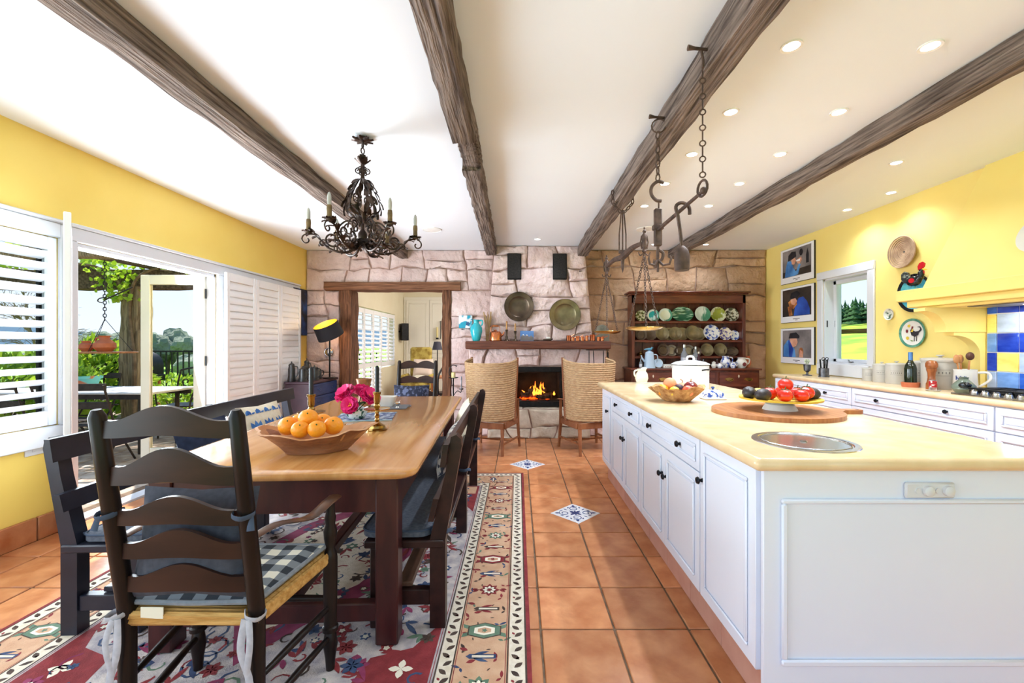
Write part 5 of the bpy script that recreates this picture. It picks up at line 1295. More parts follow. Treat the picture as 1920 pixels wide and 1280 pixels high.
fb = on_table(592, 846)
t = T('fruit_bowl', 'hewn olive-wood bowl of oranges on the dining table', 'bowl', fb, rad(14))
n = 36; pf = [(.10, 0, .62), (.13, .002, .62), (.165, .045, .66), (.215, .088, .72), (.25, .108, .74), (.237, .111, .72), (.18, .06, .64), (.11, .028, .6)]
vs = []; fs = []
for i, (r_, z, ky) in enumerate(pf):
    for k in range(n):
        a = 2*PI*k/n; w_ = 1+.10*cos(2*a)+.05*sin(3*a)+.05*sin(5*a+1)+(.03*sin(11*a) if 1 < i < 6 else 0)
        vs.append((r_*w_*cos(a), r_*w_*sin(a)*ky, z+(.012*cos(2*a)+.006*sin(5*a)+.004*sin(9*a+2) if 2 < i < 6 else 0)))
for i in range(len(pf)-1):
    for k in range(n): fs.append((i*n+k, i*n+(k+1) % n, (i+1)*n+(k+1) % n, (i+1)*n+k))
fs += [tuple(range(n-1, -1, -1)), tuple((len(pf)-1)*n+k for k in range(n))]
g = G(); g.add(vs, fs); g.m = [1 if f[0] >= 4*n else 0 for f in fs]; g.build('bowl_shell', ['olive_bark', 'olive_wood'], t)
Or = [((540.8, 798), 2.10, 'orange at the left end of the hewn wooden bowl'), ((563, 805), 2.03, 'small orange at the front of the hewn wooden bowl'), ((578, 784), 2.10, 'topmost orange on the hewn wooden bowl'), ((594, 804), 2.03, 'orange with leaf stub at front of the hewn wooden bowl'),
      ((605, 792), 2.19, 'orange at the back of the hewn wooden bowl'), ((625, 797.5), 2.12, 'orange at the right end of the hewn wooden bowl'), ((562, 792), 2.19, 'orange hidden behind the topmost orange in the bowl')]
for (q, Y, lb) in Or:
    r_ = .046 if Y != 2.03 else .041
    p = at(q[0], q[1], Y); o = fruit('orange', lb, 'orange', (p.x, p.y, p.z-r_*.96), r_, 'orange_skin', None, .96, None, 'oranges in the wooden bowl')
    g = G(); g.ball((.012, -r_*.7, r_*1.6), .004, 6, 4); g.build('stem_end', 'stalk', o)
# mats and tray
mk('mat_blue', (62, 74, 110), (170, 176, 186), rough=.9, scale=22, lo=.45, hi=.6); mk('mat_edge', (150, 190, 200), rough=.9)
pm = Vector((-1.10, 3.13, TZ))
t = T('table_mat', 'blue patterned woven mat under the bowl of peonies', 'mat', pm, rad(10)); g = G(); g.box(-.20, .20, -.16, .16, 0, .004, .001); g.build('weave', 'mat_blue', t); 
for s in (-1, 1): g = G(); g.box(-.205, .205, s*.16, s*.175, 0, .004, .001); g.build('fringe', 'mat_edge', t)
pt2 = on_table(733, 764)
mk('slate', (86, 90, 98), (104, 108, 116), rough=.5, scale=10)
t = T('serving_slate', 'dark slate tray holding white dish on far table half', 'tray', pt2, rad(5)); g = G(); g.box(-.14, .14, -.11, .11, 0, .01, .003); g.build('slab', 'slate', t)
for sx in (-1, 1): g = G(); g.tube(smoothpts([(sx*.14, -.04, .007), (sx*.16, -.02, .012), (sx*.16, .02, .012), (sx*.14, .04, .007)], 3), .004, 6); g.build('handle', 'gunmetal', t)
t = T('white_dish', 'white square china dish on the slate tray', 'dish', pt2+Vector((-.045, .03, .01)))
g = G(); vs = []; pr = [(.05, 0), (.075, .065), (.08, .08), (.074, .08), (.045, .008)]
for r_, z in pr: vs += [(x, y, z) for x, y in rrect(r_, r_*.8, r_*.35, 4)]
n = 20; fs = [(i*n+k, i*n+(k+1) % n, (i+1)*n+(k+1) % n, (i+1)*n+k) for i in range(4) for k in range(n)]+[tuple(range(n-1, -1, -1)), tuple(4*n+k for k in range(n))]
g.add(vs, fs).build('dish', 'china', t); g = G(); g.box(-.035, .035, -.025, .025, .008, .02, .005); g.build('butter', 'cream_china', t)
t = T('salt_cellar', 'tiny silver salt cellar on the slate tray', 'salt cellar', pt2+Vector((.07, -.06, .01)))
g = G(); g.lathe([(0, 0), (.016, 0), (.008, .012), (.024, .03), (.026, .042), (.022, .042), (.018, .03), (0, .02)], 16); g.build('cup', 'knob_steel', t); g = G(); g.cyl((.0, 0, .03), (.022, .01, .058), .0025, n=6); g.build('spoon', 'knob_steel', t)
pv = Vector((-1.30, 3.66, TZ)); mk('turned_vase', (120, 76, 44), (170, 118, 72), rough=.35, scale=6, stretch=(3, 3, 1))
t = T('wooden_vase', 'turned brown wooden vase behind the peonies', 'vase', pv); g = G(); g.lathe([(0, 0), (.055, 0), (.058, .01), (.045, .03), (.042, .12), (.055, .19), (.064, .23), (.06, .236), (.05, .2), (0, .15)], 24); g.build('body', 'turned_vase', t)
g = G(); g.torus((0, 0, .03), .047, .005, n=24); g.build('collar', 'brass', t)
# peonies
pf_ = Vector((-1.135, 3.05, TZ+.004)); mk('pierced_china', (226, 238, 236), (60, 100, 84), rough=.18, scale=30, detail=1, lo=.60, hi=.64, coat=.4)
t = T('flower_bowl', 'pale china bowl with green leaf print holding peonies', 'bowl', pf_)
g = G(); n = 32; vs = []; pr = [(.045, 0), (.055, .006), (.068, .03), (.075, .055), (.084, .074), (.078, .073), (.06, .03), (.04, .012)]
for i, (r_, z) in enumerate(pr):
    for k in range(n): a = 2*PI*k/n; vs.append((r_*cos(a), r_*sin(a), z+(.005*cos(8*a) if i in (4, 5) else 0)))
fs = [(i*n+k, i*n+(k+1) % n, (i+1)*n+(k+1) % n, (i+1)*n+k) for i in range(7) for k in range(n)]+[tuple(range(n-1, -1, -1)), tuple(7*n+k for k in range(n))]
g.add(vs, fs).build('bowl', 'pierced_china', t)
mk('peony', (226, 26, 110), (244, 70, 150), rough=.55, scale=16, sss=.1); mk('peony_heart', (250, 190, 60), (244, 120, 60), rough=.6, scale=40); mk('leaf_dark', (40, 84, 40), (70, 120, 56), rough=.4, scale=9)
def petal3(g, base, d, up, L, W_, cup):
    d = Vector(d).normalized(); up = Vector(up); s = d.cross(up).normalized(); up = s.cross(d); rows = []
    for i in range(5):
        t_ = i/4; w_ = W_*sin(PI*(.12+.74*t_))**.8
        c = Vector(base)+d*(L*t_)+up*(cup*sin(t_*1.9))
        rows.append([c+s*(w_*q)+up*(abs(q)*w_*.35+ (.004*sin(9*q+i) if i == 4 else 0)) for q in (-1, -.5, 0, .5, 1)])
    g.add([p for r_ in rows for p in r_], [(i*5+j, i*5+j+1, (i+1)*5+j+1, (i+1)*5+j) for i in range(4) for j in range(4)])
def peony(label, c, face, r_):
    t = T('peony', label, 'flower', c, group='pink peonies in the china bowl'); f = Vector(face).normalized(); u = f.orthogonal().normalized(); v = f.cross(u)
    for (k, sp, L) in ((9, 1.5, r_*.85), (9, 1.2, r_*.95), (9, .9, r_), (8, .6, r_*.95), (6, .35, r_*.8)):
        for i in range(k):
            a = 2*PI*(i+sp)/k+R.uniform(-.2, .2); rd_ = u*cos(a)+v*sin(a); d = f*cos(sp)+rd_*sin(sp)
            g = G(); petal3(g, rd_*.004, d, f if sp > .6 else -rd_, L, r_*.46, r_*.34*(1 if sp > .6 else -1)); g.build('petal', 'peony', t)
    g = G()
    for i in range(10): a = R.uniform(0, 6.28); q = R.uniform(0, r_*.22); g.ball(f*(r_*.42)+u*cos(a)*q+v*sin(a)*q, r_*.06, 6, 4)
    g.build('stamens', 'peony_heart', t)
    g = G(); g.cyl((0, 0, 0), Vector((pf_.x, pf_.y, TZ+.05))-Vector(c), .004, n=6); g.build('stem', 'stalk', t)
peony('pink peony at upper left of the bunch', pf_+Vector((-.055, .01, .145)), (-.4, -.5, .7), .09)
peony('pink peony at the right of the bunch', pf_+Vector((.07, .02, .125)), (.5, -.3, .6), .088)
peony('pink peony with open yellow heart at front of the bunch', pf_+Vector((-.01, -.06, .095)), (-.1, -1, .35), .07)
peony('pink peony at the back of the bunch', pf_+Vector((.01, .06, .15)), (0, .4, .8), .08)
lv = T('peony_leaves', 'dark green leaves among the pink peonies', 'leaves', pf_+Vector((0, 0, .07)))
for k in range(8):
    a = R.uniform(0, 6.28) if k > 1 else (-.9, -.6)[k]; g = G(); petal3(g, (0, 0, 0), (cos(a), sin(a), .35), (0, 0, 1), .10, .024, .02); g.build('leaf', 'leaf_dark', lv)

# ================================================================ chandelier
mk('wrought_bronze', (48, 36, 31), (92, 74, 64), rough=.4, metal=.7, scale=18, lo=.4, hi=.7); mk('candle_sleeve', (128, 104, 66), (96, 76, 48), rough=.6, scale=30); mk('bulb_glass', (196, 194, 188), (178, 176, 170), rough=.2, scale=6)
CHX, CHY = -1.06, 2.962
ch = T('chandelier', 'wrought iron leafy chandelier with six candle bulbs over dining table', 'chandelier', (CHX, CHY, ZC))
g = G(); g.lathe([(.0, 0), (.028, 0), (.05, -.018), (.045, -.022), (.02, -.03), (0, -.035)], 16)
for k in range(8): a = k*PI/4; petal3(g, (.02*cos(a), .02*sin(a), -.03), (cos(a), sin(a), .35), (0, 0, 1), .055, .018, -.012)
g.build('ceiling_rose', 'wrought_bronze', ch)
g = G(); chain(g, (0, 0, -.035), (0, 0, -.155), .042, .0048); g.build('chain', 'wrought_bronze', ch)
g = G(); g.lathe([(.0, -.15), (.01, -.155), (.014, -.2), (.02, -.23), (.012, -.26), (.016, -.30), (.0, -.325)], 12); g.build('stem', 'wrought_bronze', ch); g = G(); g.lathe([(0, -.58), (.012, -.6), (.012, -.63), (.03, -.66), (.03, -.69), (.012, -.72), (0, -.735)], 12)
g.build('lower_stem', 'wrought_bronze', ch)
for k in range(6):
    a = k*PI/3+.3; d = Vector((cos(a), sin(a), 0)); Z = Vector((0, 0, 1)); g = G()
    g.tube(spiral(d*.028+Z*-.235, d, Z, .022, .006, 100, -360, 22), .0042, 6); petal3(g, d*.012+Z*-.19, d*.7+Z*.9, -d, .055, .018, -.01); petal3(g, d*.01+Z*-.165, d*.3+Z, -d, .04, .014, -.01)
    g.build('crown_leaf', 'wrought_bronze', ch)
for k in range(6):   # cage bands with acanthus leaves
    a = k*PI/3+.1; d = Vector((cos(a), sin(a), 0)); s = Vector((-sin(a), cos(a), 0)); Z = Vector((0, 0, 1)); g = G()
    P = smoothpts([d*.02+Z*-.29, d*.04+Z*-.31, d*.085+Z*-.39, d*.112+Z*-.46, d*.108+Z*-.505, d*.06+Z*-.525, d*.04+Z*-.56, d*.05+Z*-.60], 6); g.tube(P, .011, 6, flat=s)
    g.build('cage_band', 'wrought_bronze', ch)
    g = G()
    for i, q in enumerate(P[3:24:4]): petal3(g, q, (P[min(len(P)-1, i*4+7)]-q).normalized()+s*(.28 if i % 2 else -.28), d, .07, .018, .012)
    g.tube(spiral(d*.055+Z*-.44, d, Z, .034, .006, 60, -330, 20), .0045, 6); g.tube(spiral(d*.05+Z*-.40, d, Z, .02, .004, 200, -160, 14), .004, 6)
    g.build('acanthus_leaf', 'wrought_bronze', ch)
AR = [-103, -43, 20, 80, 140, 187]
for k, dg in enumerate(AR):
    a = rad(dg); d = Vector((cos(a), sin(a), 0)); s = Vector((-sin(a), cos(a), 0)); Z = Vector((0, 0, 1))
    r_ = .352; zc_ = -.655
    g = G()
    P = smoothpts([d*.02+Z*-.70, d*.07+Z*-.775, d*.14+Z*-.79, d*.22+Z*-.765, d*.275+Z*-.71, d*.31+Z*-.675, d*r_+Z*-.672], 6); g.tube(P, [.0095-.004*i/len(P) for i in range(len(P))], 7)
    arm = g.build('arm', 'wrought_bronze', ch)
    for (P_, q_) in ((spiral(d*(r_+.012)+Z*-.71, d, Z, .038, .009, 90, -230, 20), .0048), (spiral(d*.20+Z*-.70, d, Z, .055, .010, -120, 240, 24), .0065), (spiral(d*.12+Z*-.70, d, Z, .05, .008, -60, -420, 24), .0065), (spiral(d*.085+Z*-.62, d, Z, .045, .008, -90, 260, 22), .006),
                     (smoothpts([d*.04+Z*-.60, d*.10+Z*-.575, d*.15+Z*-.61, d*.17+Z*-.66], 5), .006), (spiral(d*.26+Z*-.735, d, Z, .03, .005, 150, -200, 16), .0048)):
        g = G(); g.tube(P_, q_, 6); g.build('scroll', 'wrought_bronze', arm)
    g = G()
    for i, q in enumerate(P[3:34:3]):
        petal3(g, q, (d*.75+Z*(.5 if i % 2 else -.35)+s*(.6 if i % 2 else -.6)), Z, .055, .016, .012)
    for i in range(5): petal3(g, d*(.09+.03*i)+Z*(-.74+.01*i), (d*.4-Z*.5+s*(.8 if i % 2 else -.8)), Z, .06, .018, .014)
    g.build('arm_leaves', 'wrought_bronze', arm)
    c = d*r_+Z*zc_
    g = G()
    for i in range(7): b = i*2*PI/7; petal3(g, c+Vector((0, 0, -.012)), (cos(b), sin(b), .15), Z, .043, .017, .006)
    g.lathe([(0, zc_-.015), (.02, zc_-.012), (.022, zc_), (.014, zc_+.006)], 12, None, c.x, c.y); g.build('drip_cup', 'wrought_bronze', arm)
    g = G(); g.lathe([(.014, zc_), (.0155, zc_+.005), (.0145, zc_+.04), (.016, zc_+.06), (.014, zc_+.082), (0, zc_+.083)], 12, None, c.x, c.y); g.build('candle_sleeve', 'candle_sleeve', arm)
    g = G(); z_ = zc_+.083; g.lathe([(.010, z_), (.0125, z_+.02), (.0125, z_+.05), (.009, z_+.068), (.004, z_+.077), (0, z_+.079)], 12, None, c.x, c.y); g.build('bulb', 'bulb_glass', arm)
g = G()
for k in range(12): a = k*PI/6; petal3(g, (.03*cos(a), .03*sin(a), -.70), (cos(a), sin(a), -.9 if k % 2 else -.3), (0, 0, 1), .09, .03, -.015)
g.build('base_rosette', 'wrought_bronze', ch)

# ================================================================ hanging scales
mk('rusty_iron', (70, 54, 48), (104, 82, 72), rough=.65, metal=.4, scale=22)
sy_ = T('steelyard', 'antique rusty steelyard hung by two chains from the spiked beam', 'scale', (.82, 2.25, 2.0))
O = Vector((.82, 2.25, 2.0))
def sp_(g, pts, r_, n=7): g.tube([Vector(p)-O for p in pts], r_, n)
for (y, z) in ((1.965, 2.63), (2.54, 2.62)):
    g = G(); sp_(g, [(.875, y, z-.0), (.80, y-.004, z+.004), (.775, y-.005, z+.006), (.768, y-.005, z+.006)], [.007, .0075, .012, .013]); g.build('spike', 'rusty_iron', sy_)
g = G(); sp_(g, [(.83, 1.965, 2.635), (.84, 1.965, 2.58), (.838, 1.965, 2.55)], .006); z = 2.55
while z > 2.055: sp_(g, [(.838, 1.967, z), (.838, 1.967, z-.045)], .0035, 6); g.torus(Vector((.838, 1.967, z-.058))-O, .0125, .0032, (.3, 1, 0)); z -= .071
g.torus(Vector((.838, 1.969, 2.005))-O, .036, .006, (1, .2, 0), 14, 6); g.build('ring_chain', 'rusty_iron', sy_)
g = G(); g.torus(Vector((.825, 2.54, 2.575))-O, .04, .0045, (.2, 1, 0)); chain(g, Vector((.82, 2.54, 2.54))-O, Vector((.82, 2.54, 2.25))-O, .05, .0045, .5); g.build('link_chain', 'rusty_iron', sy_)
g = G(); sp_(g, [Vector((.82, 2.54, 2.25))+Vector(p) for p in smoothpts([(.035, 0, -.01), (.0, 0, .0), (-.035, 0, -.03), (-.038, 0, -.075), (-.01, 0, -.11), (.02, 0, -.115)], 5)], [.010]*26); sp_(g, [(.825, 2.54, 2.14), (.825, 2.54, 2.09)], .005); g.build('hook', 'rusty_iron', sy_)
g = G(); g.box(-.022, .022, .275, .305, -.13, .09, .006); g.box(-.03, .03, .27, .31, -.035, -.005, .004); g.build('head_block', 'rusty_iron', sy_)
g = G(); sp_(g, [(.82, 2.56, 1.965), (.838, 1.97, 1.99)], [.012, .008], 8); g.ball(Vector((.838, 1.955, 1.99))-O, .017, 8, 6); g.build('graduated_arm', 'rusty_iron', sy_)
g = G(); sp_(g, [(.82, 2.54, 1.87), (.82, 2.54, 1.80)], .009)
for k in range(3):
    a = rad(90+k*120); d = Vector((cos(a), sin(a), 0)); sp_(g, [Vector((.82, 2.54, 1.79))+d*p[0]+Vector((0, 0, p[1])) for p in ((0, 0), (.03, -.035), (.065, -.03), (.075, .0), (.07, .02))], [.008, .008, .007, .006, .002])
sp_(g, [Vector((.82, 2.54, 1.85))+Vector(p) for p in smoothpts([(0, 0, 0), (.03, 0, -.02), (.02, 0, -.06), (-.015, 0, -.07)], 4)], .009); sp_(g, [(.82, 2.54, 1.80), (.82, 2.54, 1.72)], .007); g.build('grapple', 'rusty_iron', sy_)
wy = 2.2; g = G(); sp_(g, [Vector((.832, wy, 1.985))+Vector(p) for p in smoothpts([(.04, 0, -.03), (.035, 0, .01), (.0, 0, .03), (-.03, 0, .01), (-.02, 0, -.04), (-.008, 0, -.12), (0, 0, -.2)], 5)], [.009]*31); g.build('weight_hook', 'rusty_iron', sy_)
g = G(); g.lathe([(0, -.33), (.034, -.33), (.037, -.31), (.037, -.25), (.03, -.225), (.012, -.205), (0, -.2)], 18, None, .012, wy-2.25); g.build('counterweight', 'rusty_iron', sy_)

bs = T('balance_scale', 'antique iron balance scale with two brass pans hung from beam', 'scale', (.93, 3.85, 2.07)); O = Vector((.93, 3.85, 2.07))
g = G()
for s in (-1, 1): chain(g, Vector((.93+s*.09, 3.85, 2.66))-O, Vector((.93+s*.088, 3.85, 2.54))-O, .045, .005, .55); chain(g, Vector((.93+s*.088, 3.85, 2.545))-O, Vector((.93+s*.012, 3.85, 2.46))-O, .045, .005, .55); 
g.build('suspension_chain', 'rusty_iron', bs)
g = G()
for s in (-1, 0, 1): g.tube([(s*.012, 0, .40), (s*.03, 0, .20), (s*.03, 0, .05)], .006, 6)
g.ball((0, 0, .4), .018, 8, 6); g.box(-.035, .035, -.01, .01, .03, .06, .003); g.tube([(0, 0, .05), (0, 0, -.1), (0, 0, -.14)], [.02, .012, .002], 8); g.build('stirrup', 'rusty_iron', bs)
E1, E2 = Vector((.962, 3.30, 2.07))-O, Vector((.89, 4.35, 2.07))-O
g = G(); g.tube(smoothpts([E2, E2*.5+Vector((0, 0, .02)), Vector((0, 0, .0)), E1*.5+Vector((0, 0, .02)), E1], 4), [.014, .016, .018, .02, .022, .024, .026, .028, .03, .028, .026, .024, .022, .02, .018, .016, .014], 8); g.build('beam_arm', 'rusty_iron', bs)
for (E, nm) in ((E1, 'near'), (E2, 'far')):
    g = G(); g.lathe([(0, .12), (.008, .11), (.004, .10), (.015, .085), (.010, .07), (.022, .05), (.022, .02), (.016, 0), (.022, -.03), (.012, -.05), (.018, -.07), (0, -.09)], 10, None, E.x, E.y)
    for s in (-1, 1): g.tube([E+Vector((s*.02, 0, .05)), E+Vector((s*.03, 0, 0)), E+Vector((s*.02, 0, -.05))], .005, 6); g.tube(smoothpts([E+Vector((0, 0, -.075)), E+Vector((s*.03, 0, -.1)), E+Vector((s*.045, 0, -.075))], 4), .005, 6)
    g.build('finial', 'rusty_iron', bs)
    pc = E+Vector((0, 0, -.675)); g = G()
    for k in range(3): a = rad(k*120+20); chain(g, E+Vector((0, 0, -.09)), pc+Vector((.13*cos(a), .13*sin(a), .02)), .026, .0028, .6)
    g.build('pan_chain', 'rusty_iron', bs)
    g = G(); g.lathe([(0, 0), (.09, .003), (.13, .016), (.143, .026), (.141, .031), (.125, .02), (.085, .008), (0, .006)], 36, None, pc.x, pc.y); g.v = [(x, y, z+pc.z) for x, y, z in g.v]; g.build('pan', 'brass', bs)

# ================================================================ recessed downlights and ceiling speakers
mk('led', (255, 255, 252), emis=(255, 250, 242), es=14); mk('trim_white', (248, 247, 244), rough=.5)
def downlight(label, x, y, e=7):
    t = T('downlight', label, 'downlight', (x, y, ZC), group='recessed ceiling downlights')
    g = G(); g.lathe([(.035, 0), (.048, 0), (.048, -.006), (.036, -.004)], 24); g.build('trim_ring', 'trim_white', t)
    g = G(); g.lathe([(0, -.002), (.036, -.002)], 24); g.build('lens', 'led', t)
    d = bpy.data.lights.new('downlight_lamp', 'SPOT'); d.energy = e*4.0; d.spot_size = rad(135); d.spot_blend = .8; d.color = (.76, .88, 1); d.shadow_soft_size = .04
    o = bpy.data.objects.new('downlight_lamp', d); COL.objects.link(o); o.parent = t; o.location = (0, 0, -.02)
for k, y in enumerate((2.055, 2.64, 3.23, 3.825, 4.44)):
    downlight('recessed downlight, %s from the viewer in the row beside the spiked beam' % ORD[k], 1.297, y); downlight('recessed downlight, %s from the viewer in the row above the island centre' % ORD[k], 1.955, y)
downlight('recessed downlight in front of the dresser, beside the brown beam', 1.94, 6.16, 2.8); downlight('recessed downlight before the dresser and photographs corner', 2.67, 6.16, 2.8)
downlight('recessed downlight on kitchen side nearest the hood', 2.95, 3.38, 3.2); downlight('recessed downlight near the yellow wall above the canisters', 3.487, 4.05, 3); downlight('recessed downlight near the yellow wall above the window', 3.47, 4.567, 4)
downlight('single recessed downlight in front of the chimney breast', .266, 5.85, 2.5)
for (lb, x, y) in (('flat white ceiling speaker beyond the chandelier', 810, 430), ('flat white ceiling speaker above the balance scale', 1211, 429)):
    p = at(x, y, 1.41*F/(644-y)); t = T('ceiling_speaker', lb, 'speaker', (p.x, p.y, ZC)); g = G(); g.lathe([(0, -.006), (.10, -.007), (.115, -.004), (.118, 0)], 32); g.build('grille', 'trim_white', t); g = G(); g.torus((0, 0, -.005), .112, .004, n=32); g.build('rim', 'trim_white', t)
# ================================================================ on and around the mantel
ZM = 1.335
def mm(x, Y=6.07): return Vector(((x-971)*Y/F, Y, ZM))
mk('turquoise', (28, 170, 190), (60, 190, 200), rough=.18, scale=4, coat=.5); mk('copper', (200, 116, 76), (224, 146, 100), rough=.22, metal=1, scale=9); mk('pewter', (120, 112, 98), (150, 142, 124), rough=.35, metal=.85, scale=7); mk('dark_bronze', (74, 62, 52), (98, 82, 68), rough=.35, metal=.8, scale=7); mk('olive_brass', (136, 122, 92), (104, 94, 70), rough=.35, metal=.8, scale=7)
t = T('turquoise_jug', 'glossy turquoise jug with handle on left end of mantel', 'jug', mm(893))
g = G(); g.lathe([(0, 0), (.045, 0), (.06, .03), (.086, .14), (.082, .19), (.05, .235), (.036, .255), (.038, .285), (.046, .30), (.038, .30), (.03, .26), (0, .2)], 28); g.build('body', 'turquoise', t)
g = G(); g.tube(smoothpts([(.036, 0, .285), (.075, 0, .29), (.088, 0, .255), (.07, 0, .215)], 5), .011, 8); g.build('handle', 'turquoise', t)
t = T('picture_tile', 'blue and turquoise floral tile on stone beside the jug', 'tile', (at(873, 603, YB-.06)))
mk('tile_floral', (240, 244, 246), (30, 160, 190), rough=.2, scale=9, detail=1, lo=.48, hi=.54)
g = G(); g.box(-.10, .10, -.012, .05, -.095, .095, .003); g.build('tile', 'tile_floral', t)
g = G()
for k in range(5): M = 0; a = k*1.257; P = [(.035+.032*cos(a+q)*(.6+.4*cos(q*2)), -.03+.032*sin(a+q)*(.6+.4*cos(q*2))) for q in (-.5, 0, .5)]; g.add([(.035, -.0135, -.03)]+[(p[0], -.0135, p[1]) for p in P], [(0, 1, 2, 3)])
g.build('flower', 'tile_navy', t, smooth=False); g = G(); g.box(-.1, .1, -.014, -.0125, .01, .02); g.build('divider_line', 'tile_white', t)
t = T('dried_wheat', 'sheaf of dried grass standing behind jug on mantel', 'dried grass', mm(914, 6.16)); mk('straw', (196, 164, 118), (170, 138, 96), rough=.9, scale=9)
g = G()
for k in range(26): a = R.uniform(-.06, .06); g.tube([(R.uniform(-.02, .02), 0, 0), (a*.6, R.uniform(-.02, .02), .2), (a, R.uniform(-.02, .03), R.uniform(.3, .42))], [.003, .0025, .005], 5)
g.build('stalks', 'straw', t, kind='stuff'); g = G(); g.torus((0, 0, .09), .024, .006); g.build('tie', 'burl_wood', t)
t = T('copper_kettle', 'small copper kettle with wooden handle on the mantel', 'kettle', mm(929, 6.05))
g = G(); g.lathe([(0, 0), (.08, 0), (.088, .01), (.086, .10), (.075, .125), (.04, .14), (.02, .145), (.012, .16), (0, .162)], 24); g.build('body', 'copper', t)
g = G(); g.tube(smoothpts([(-.06, 0, .12), (-.062, 0, .19), (-.04, 0, .21), (.04, 0, .21), (.062, 0, .19), (.06, 0, .12)], 4), .005, 6); g.build('bail', 'copper', t); g = G(); g.cyl((-.04, 0, .212), (.04, 0, .212), .012, n=8); g.build('grip', 'mill_wood', t); g = G(); g.tube(smoothpts([(.07, 0, .06), (.11, 0, .10), (.12, 0, .13)], 4), [.014]*4+[.009]*5, 8); g.build('spout', 'copper', t)
for (x, h, lb) in ((950, .27, 'taller dark iron candlestick on the mantel beside the kettle'), (966, .24, 'shorter dark candlestick on mantel beside the postcard')):
    t = T('mantel_candlestick', lb, 'candlestick', mm(x)); g = G(); g.lathe([(0, 0), (.04, 0), (.03, .02), (.014, .03), (.018, .06), (.01, .08), (.014, h*.5), (.02, h*.55), (.016, h*.6)], 14); g.build('stick', 'dark_bronze', t); g = G(); g.lathe([(.011, h*.6), (.011, h), (.006, h+.01), (0, h+.01)], 12); g.build('candle', 'burl_wood', t)
t = T('postcard', 'postcard of snowy mountains leaning on the chimney breast', 'postcard', mm(988, 6.1)); mk('sky_print', (64, 110, 176), (110, 150, 204), rough=.4, scale=4)
g = G(); g.box(-.095, .095, -.004, 0, 0, .145); g.build('card', 'sky_print', t)
g = G(); g.add([(-.09, -.0048, .005), (.09, -.0048, .005), (.09, -.0048, .05), (.06, -.0048, .08), (.03, -.0048, .06), (0, -.0048, .095), (-.03, -.0048, .07), (-.05, -.0048, .10), (-.09, -.0048, .06)], [tuple(range(9))]); g.build('mountain_print', 'print_grey', t, smooth=False)
g = G(); g.add([(0, -.0052, .095), (.015, -.0052, .078), (-.015, -.0052, .082)], [(0, 1, 2)]); g.add([(-.05, -.0052, .10), (-.035, -.0052, .08), (-.065, -.0052, .085)], [(0, 1, 2)]); g.build('snow_print', 'photo_paper', t, smooth=False)
t = T('carved_pipe', 'small dark carved pipe with white bowl on the mantel', 'pipe', mm(1028, 6.02)); g = G(); g.tube([(-.07, 0, .02), (.03, 0, .02), (.06, 0, .035)], [.01, .016, .014], 10); g.build('stem', 'dark_bronze', t); g = G(); g.box(-.03, .03, -.015, .015, .034, .058, .005); g.build('bowl', 'china', t)
cp_ = [(1066, .075, .05, 'small copper measure, leftmost of the row on the mantel'), (1074, .05, .04, 'second tiny copper pan from the left on the mantel'), (1083, .065, .045, 'third tiny copper pot on the mantel'), (1092, .06, .04, 'fourth tiny copper pot on the mantel'), (1100, .07, .035, 'slim copper jug in the middle of the mantel row'), (1111, .085, .06, 'largest copper pot with lid in the mantel row'), (1122, .055, .04, 'tiny copper pan next to last on the mantel'), (1129, .055, .04, 'last tiny copper pan at right end of mantel')]
for (x, h, d, lb) in cp_:
    t = T('copper_pot', lb, 'pot', mm(x, 6.0), group='miniature copper pots on the mantel'); r_ = d*.62
    g = G(); g.lathe([(0, 0), (r_, 0), (r_*1.05, .005), (r_*.95, h), (r_, h+.004), (r_*.86, h), (r_*.9, .008), (0, .008)], 16); g.build('body', 'copper', t)
    g = G(); g.tube([(r_*.8, 0, h*.8), (r_+.05, .0, h*.95+.02)], [.004, .005], 6); g.build('handle', 'copper', t)
# metal dishes on the chimney breast
def dish(label, x, y, r_, mat, Y):
    t = T('wall_dish', label, 'dish', at(x, y, Y)); M = Matrix.Rotation(PI/2, 4, 'X')
    g = G(); g.lathe([(0, 0), (r_*.6, 0), (r_*.66, .012), (r_, .03), (r_, .036), (r_*.7, .022)], 40, M); g.build('rim', mat, t)
    g = G(); g.lathe([(r_*.71, .022), (r_*.62, .008), (r_*.3, .006), (0, .01)], 40, M); g.build('well', mat, t); g = G(); g.lathe([(r_*.97, .034), (r_*.985, .041), (r_*1.0, .034)], 40, M); g.build('rim_bead', mat, t)
dish('dark brown round metal dish on the chimney breast', 973, 575, .212, 'dark_bronze', BY-.06); dish('olive brass round dish on the chimney breast', 1059, 590, .225, 'olive_brass', BY-.06)
t = T('stone_plaque', 'grey rounded stone plaque standing on right end of mantel', 'plaque', (1.22, 6.3, ZM)); g = G(); pts = [(.105, 0), (.105, .12)]+[(.105*cos(rad(a)), .12+.12*sin(rad(a))) for a in range(10, 171, 16)]+[(-.105, .12), (-.105, 0)]; g.ext(pts, 'y', -.025, .025); mk('grey_stone', (112, 110, 100), (136, 134, 124), rough=.9, scale=9, bump=.5); g.build('slab', 'grey_stone', t); g = G(); g.torus((0, -.027, .2), .02, .005, (0, 1, 0)); g.build('carved_ring', 'grey_stone', t)
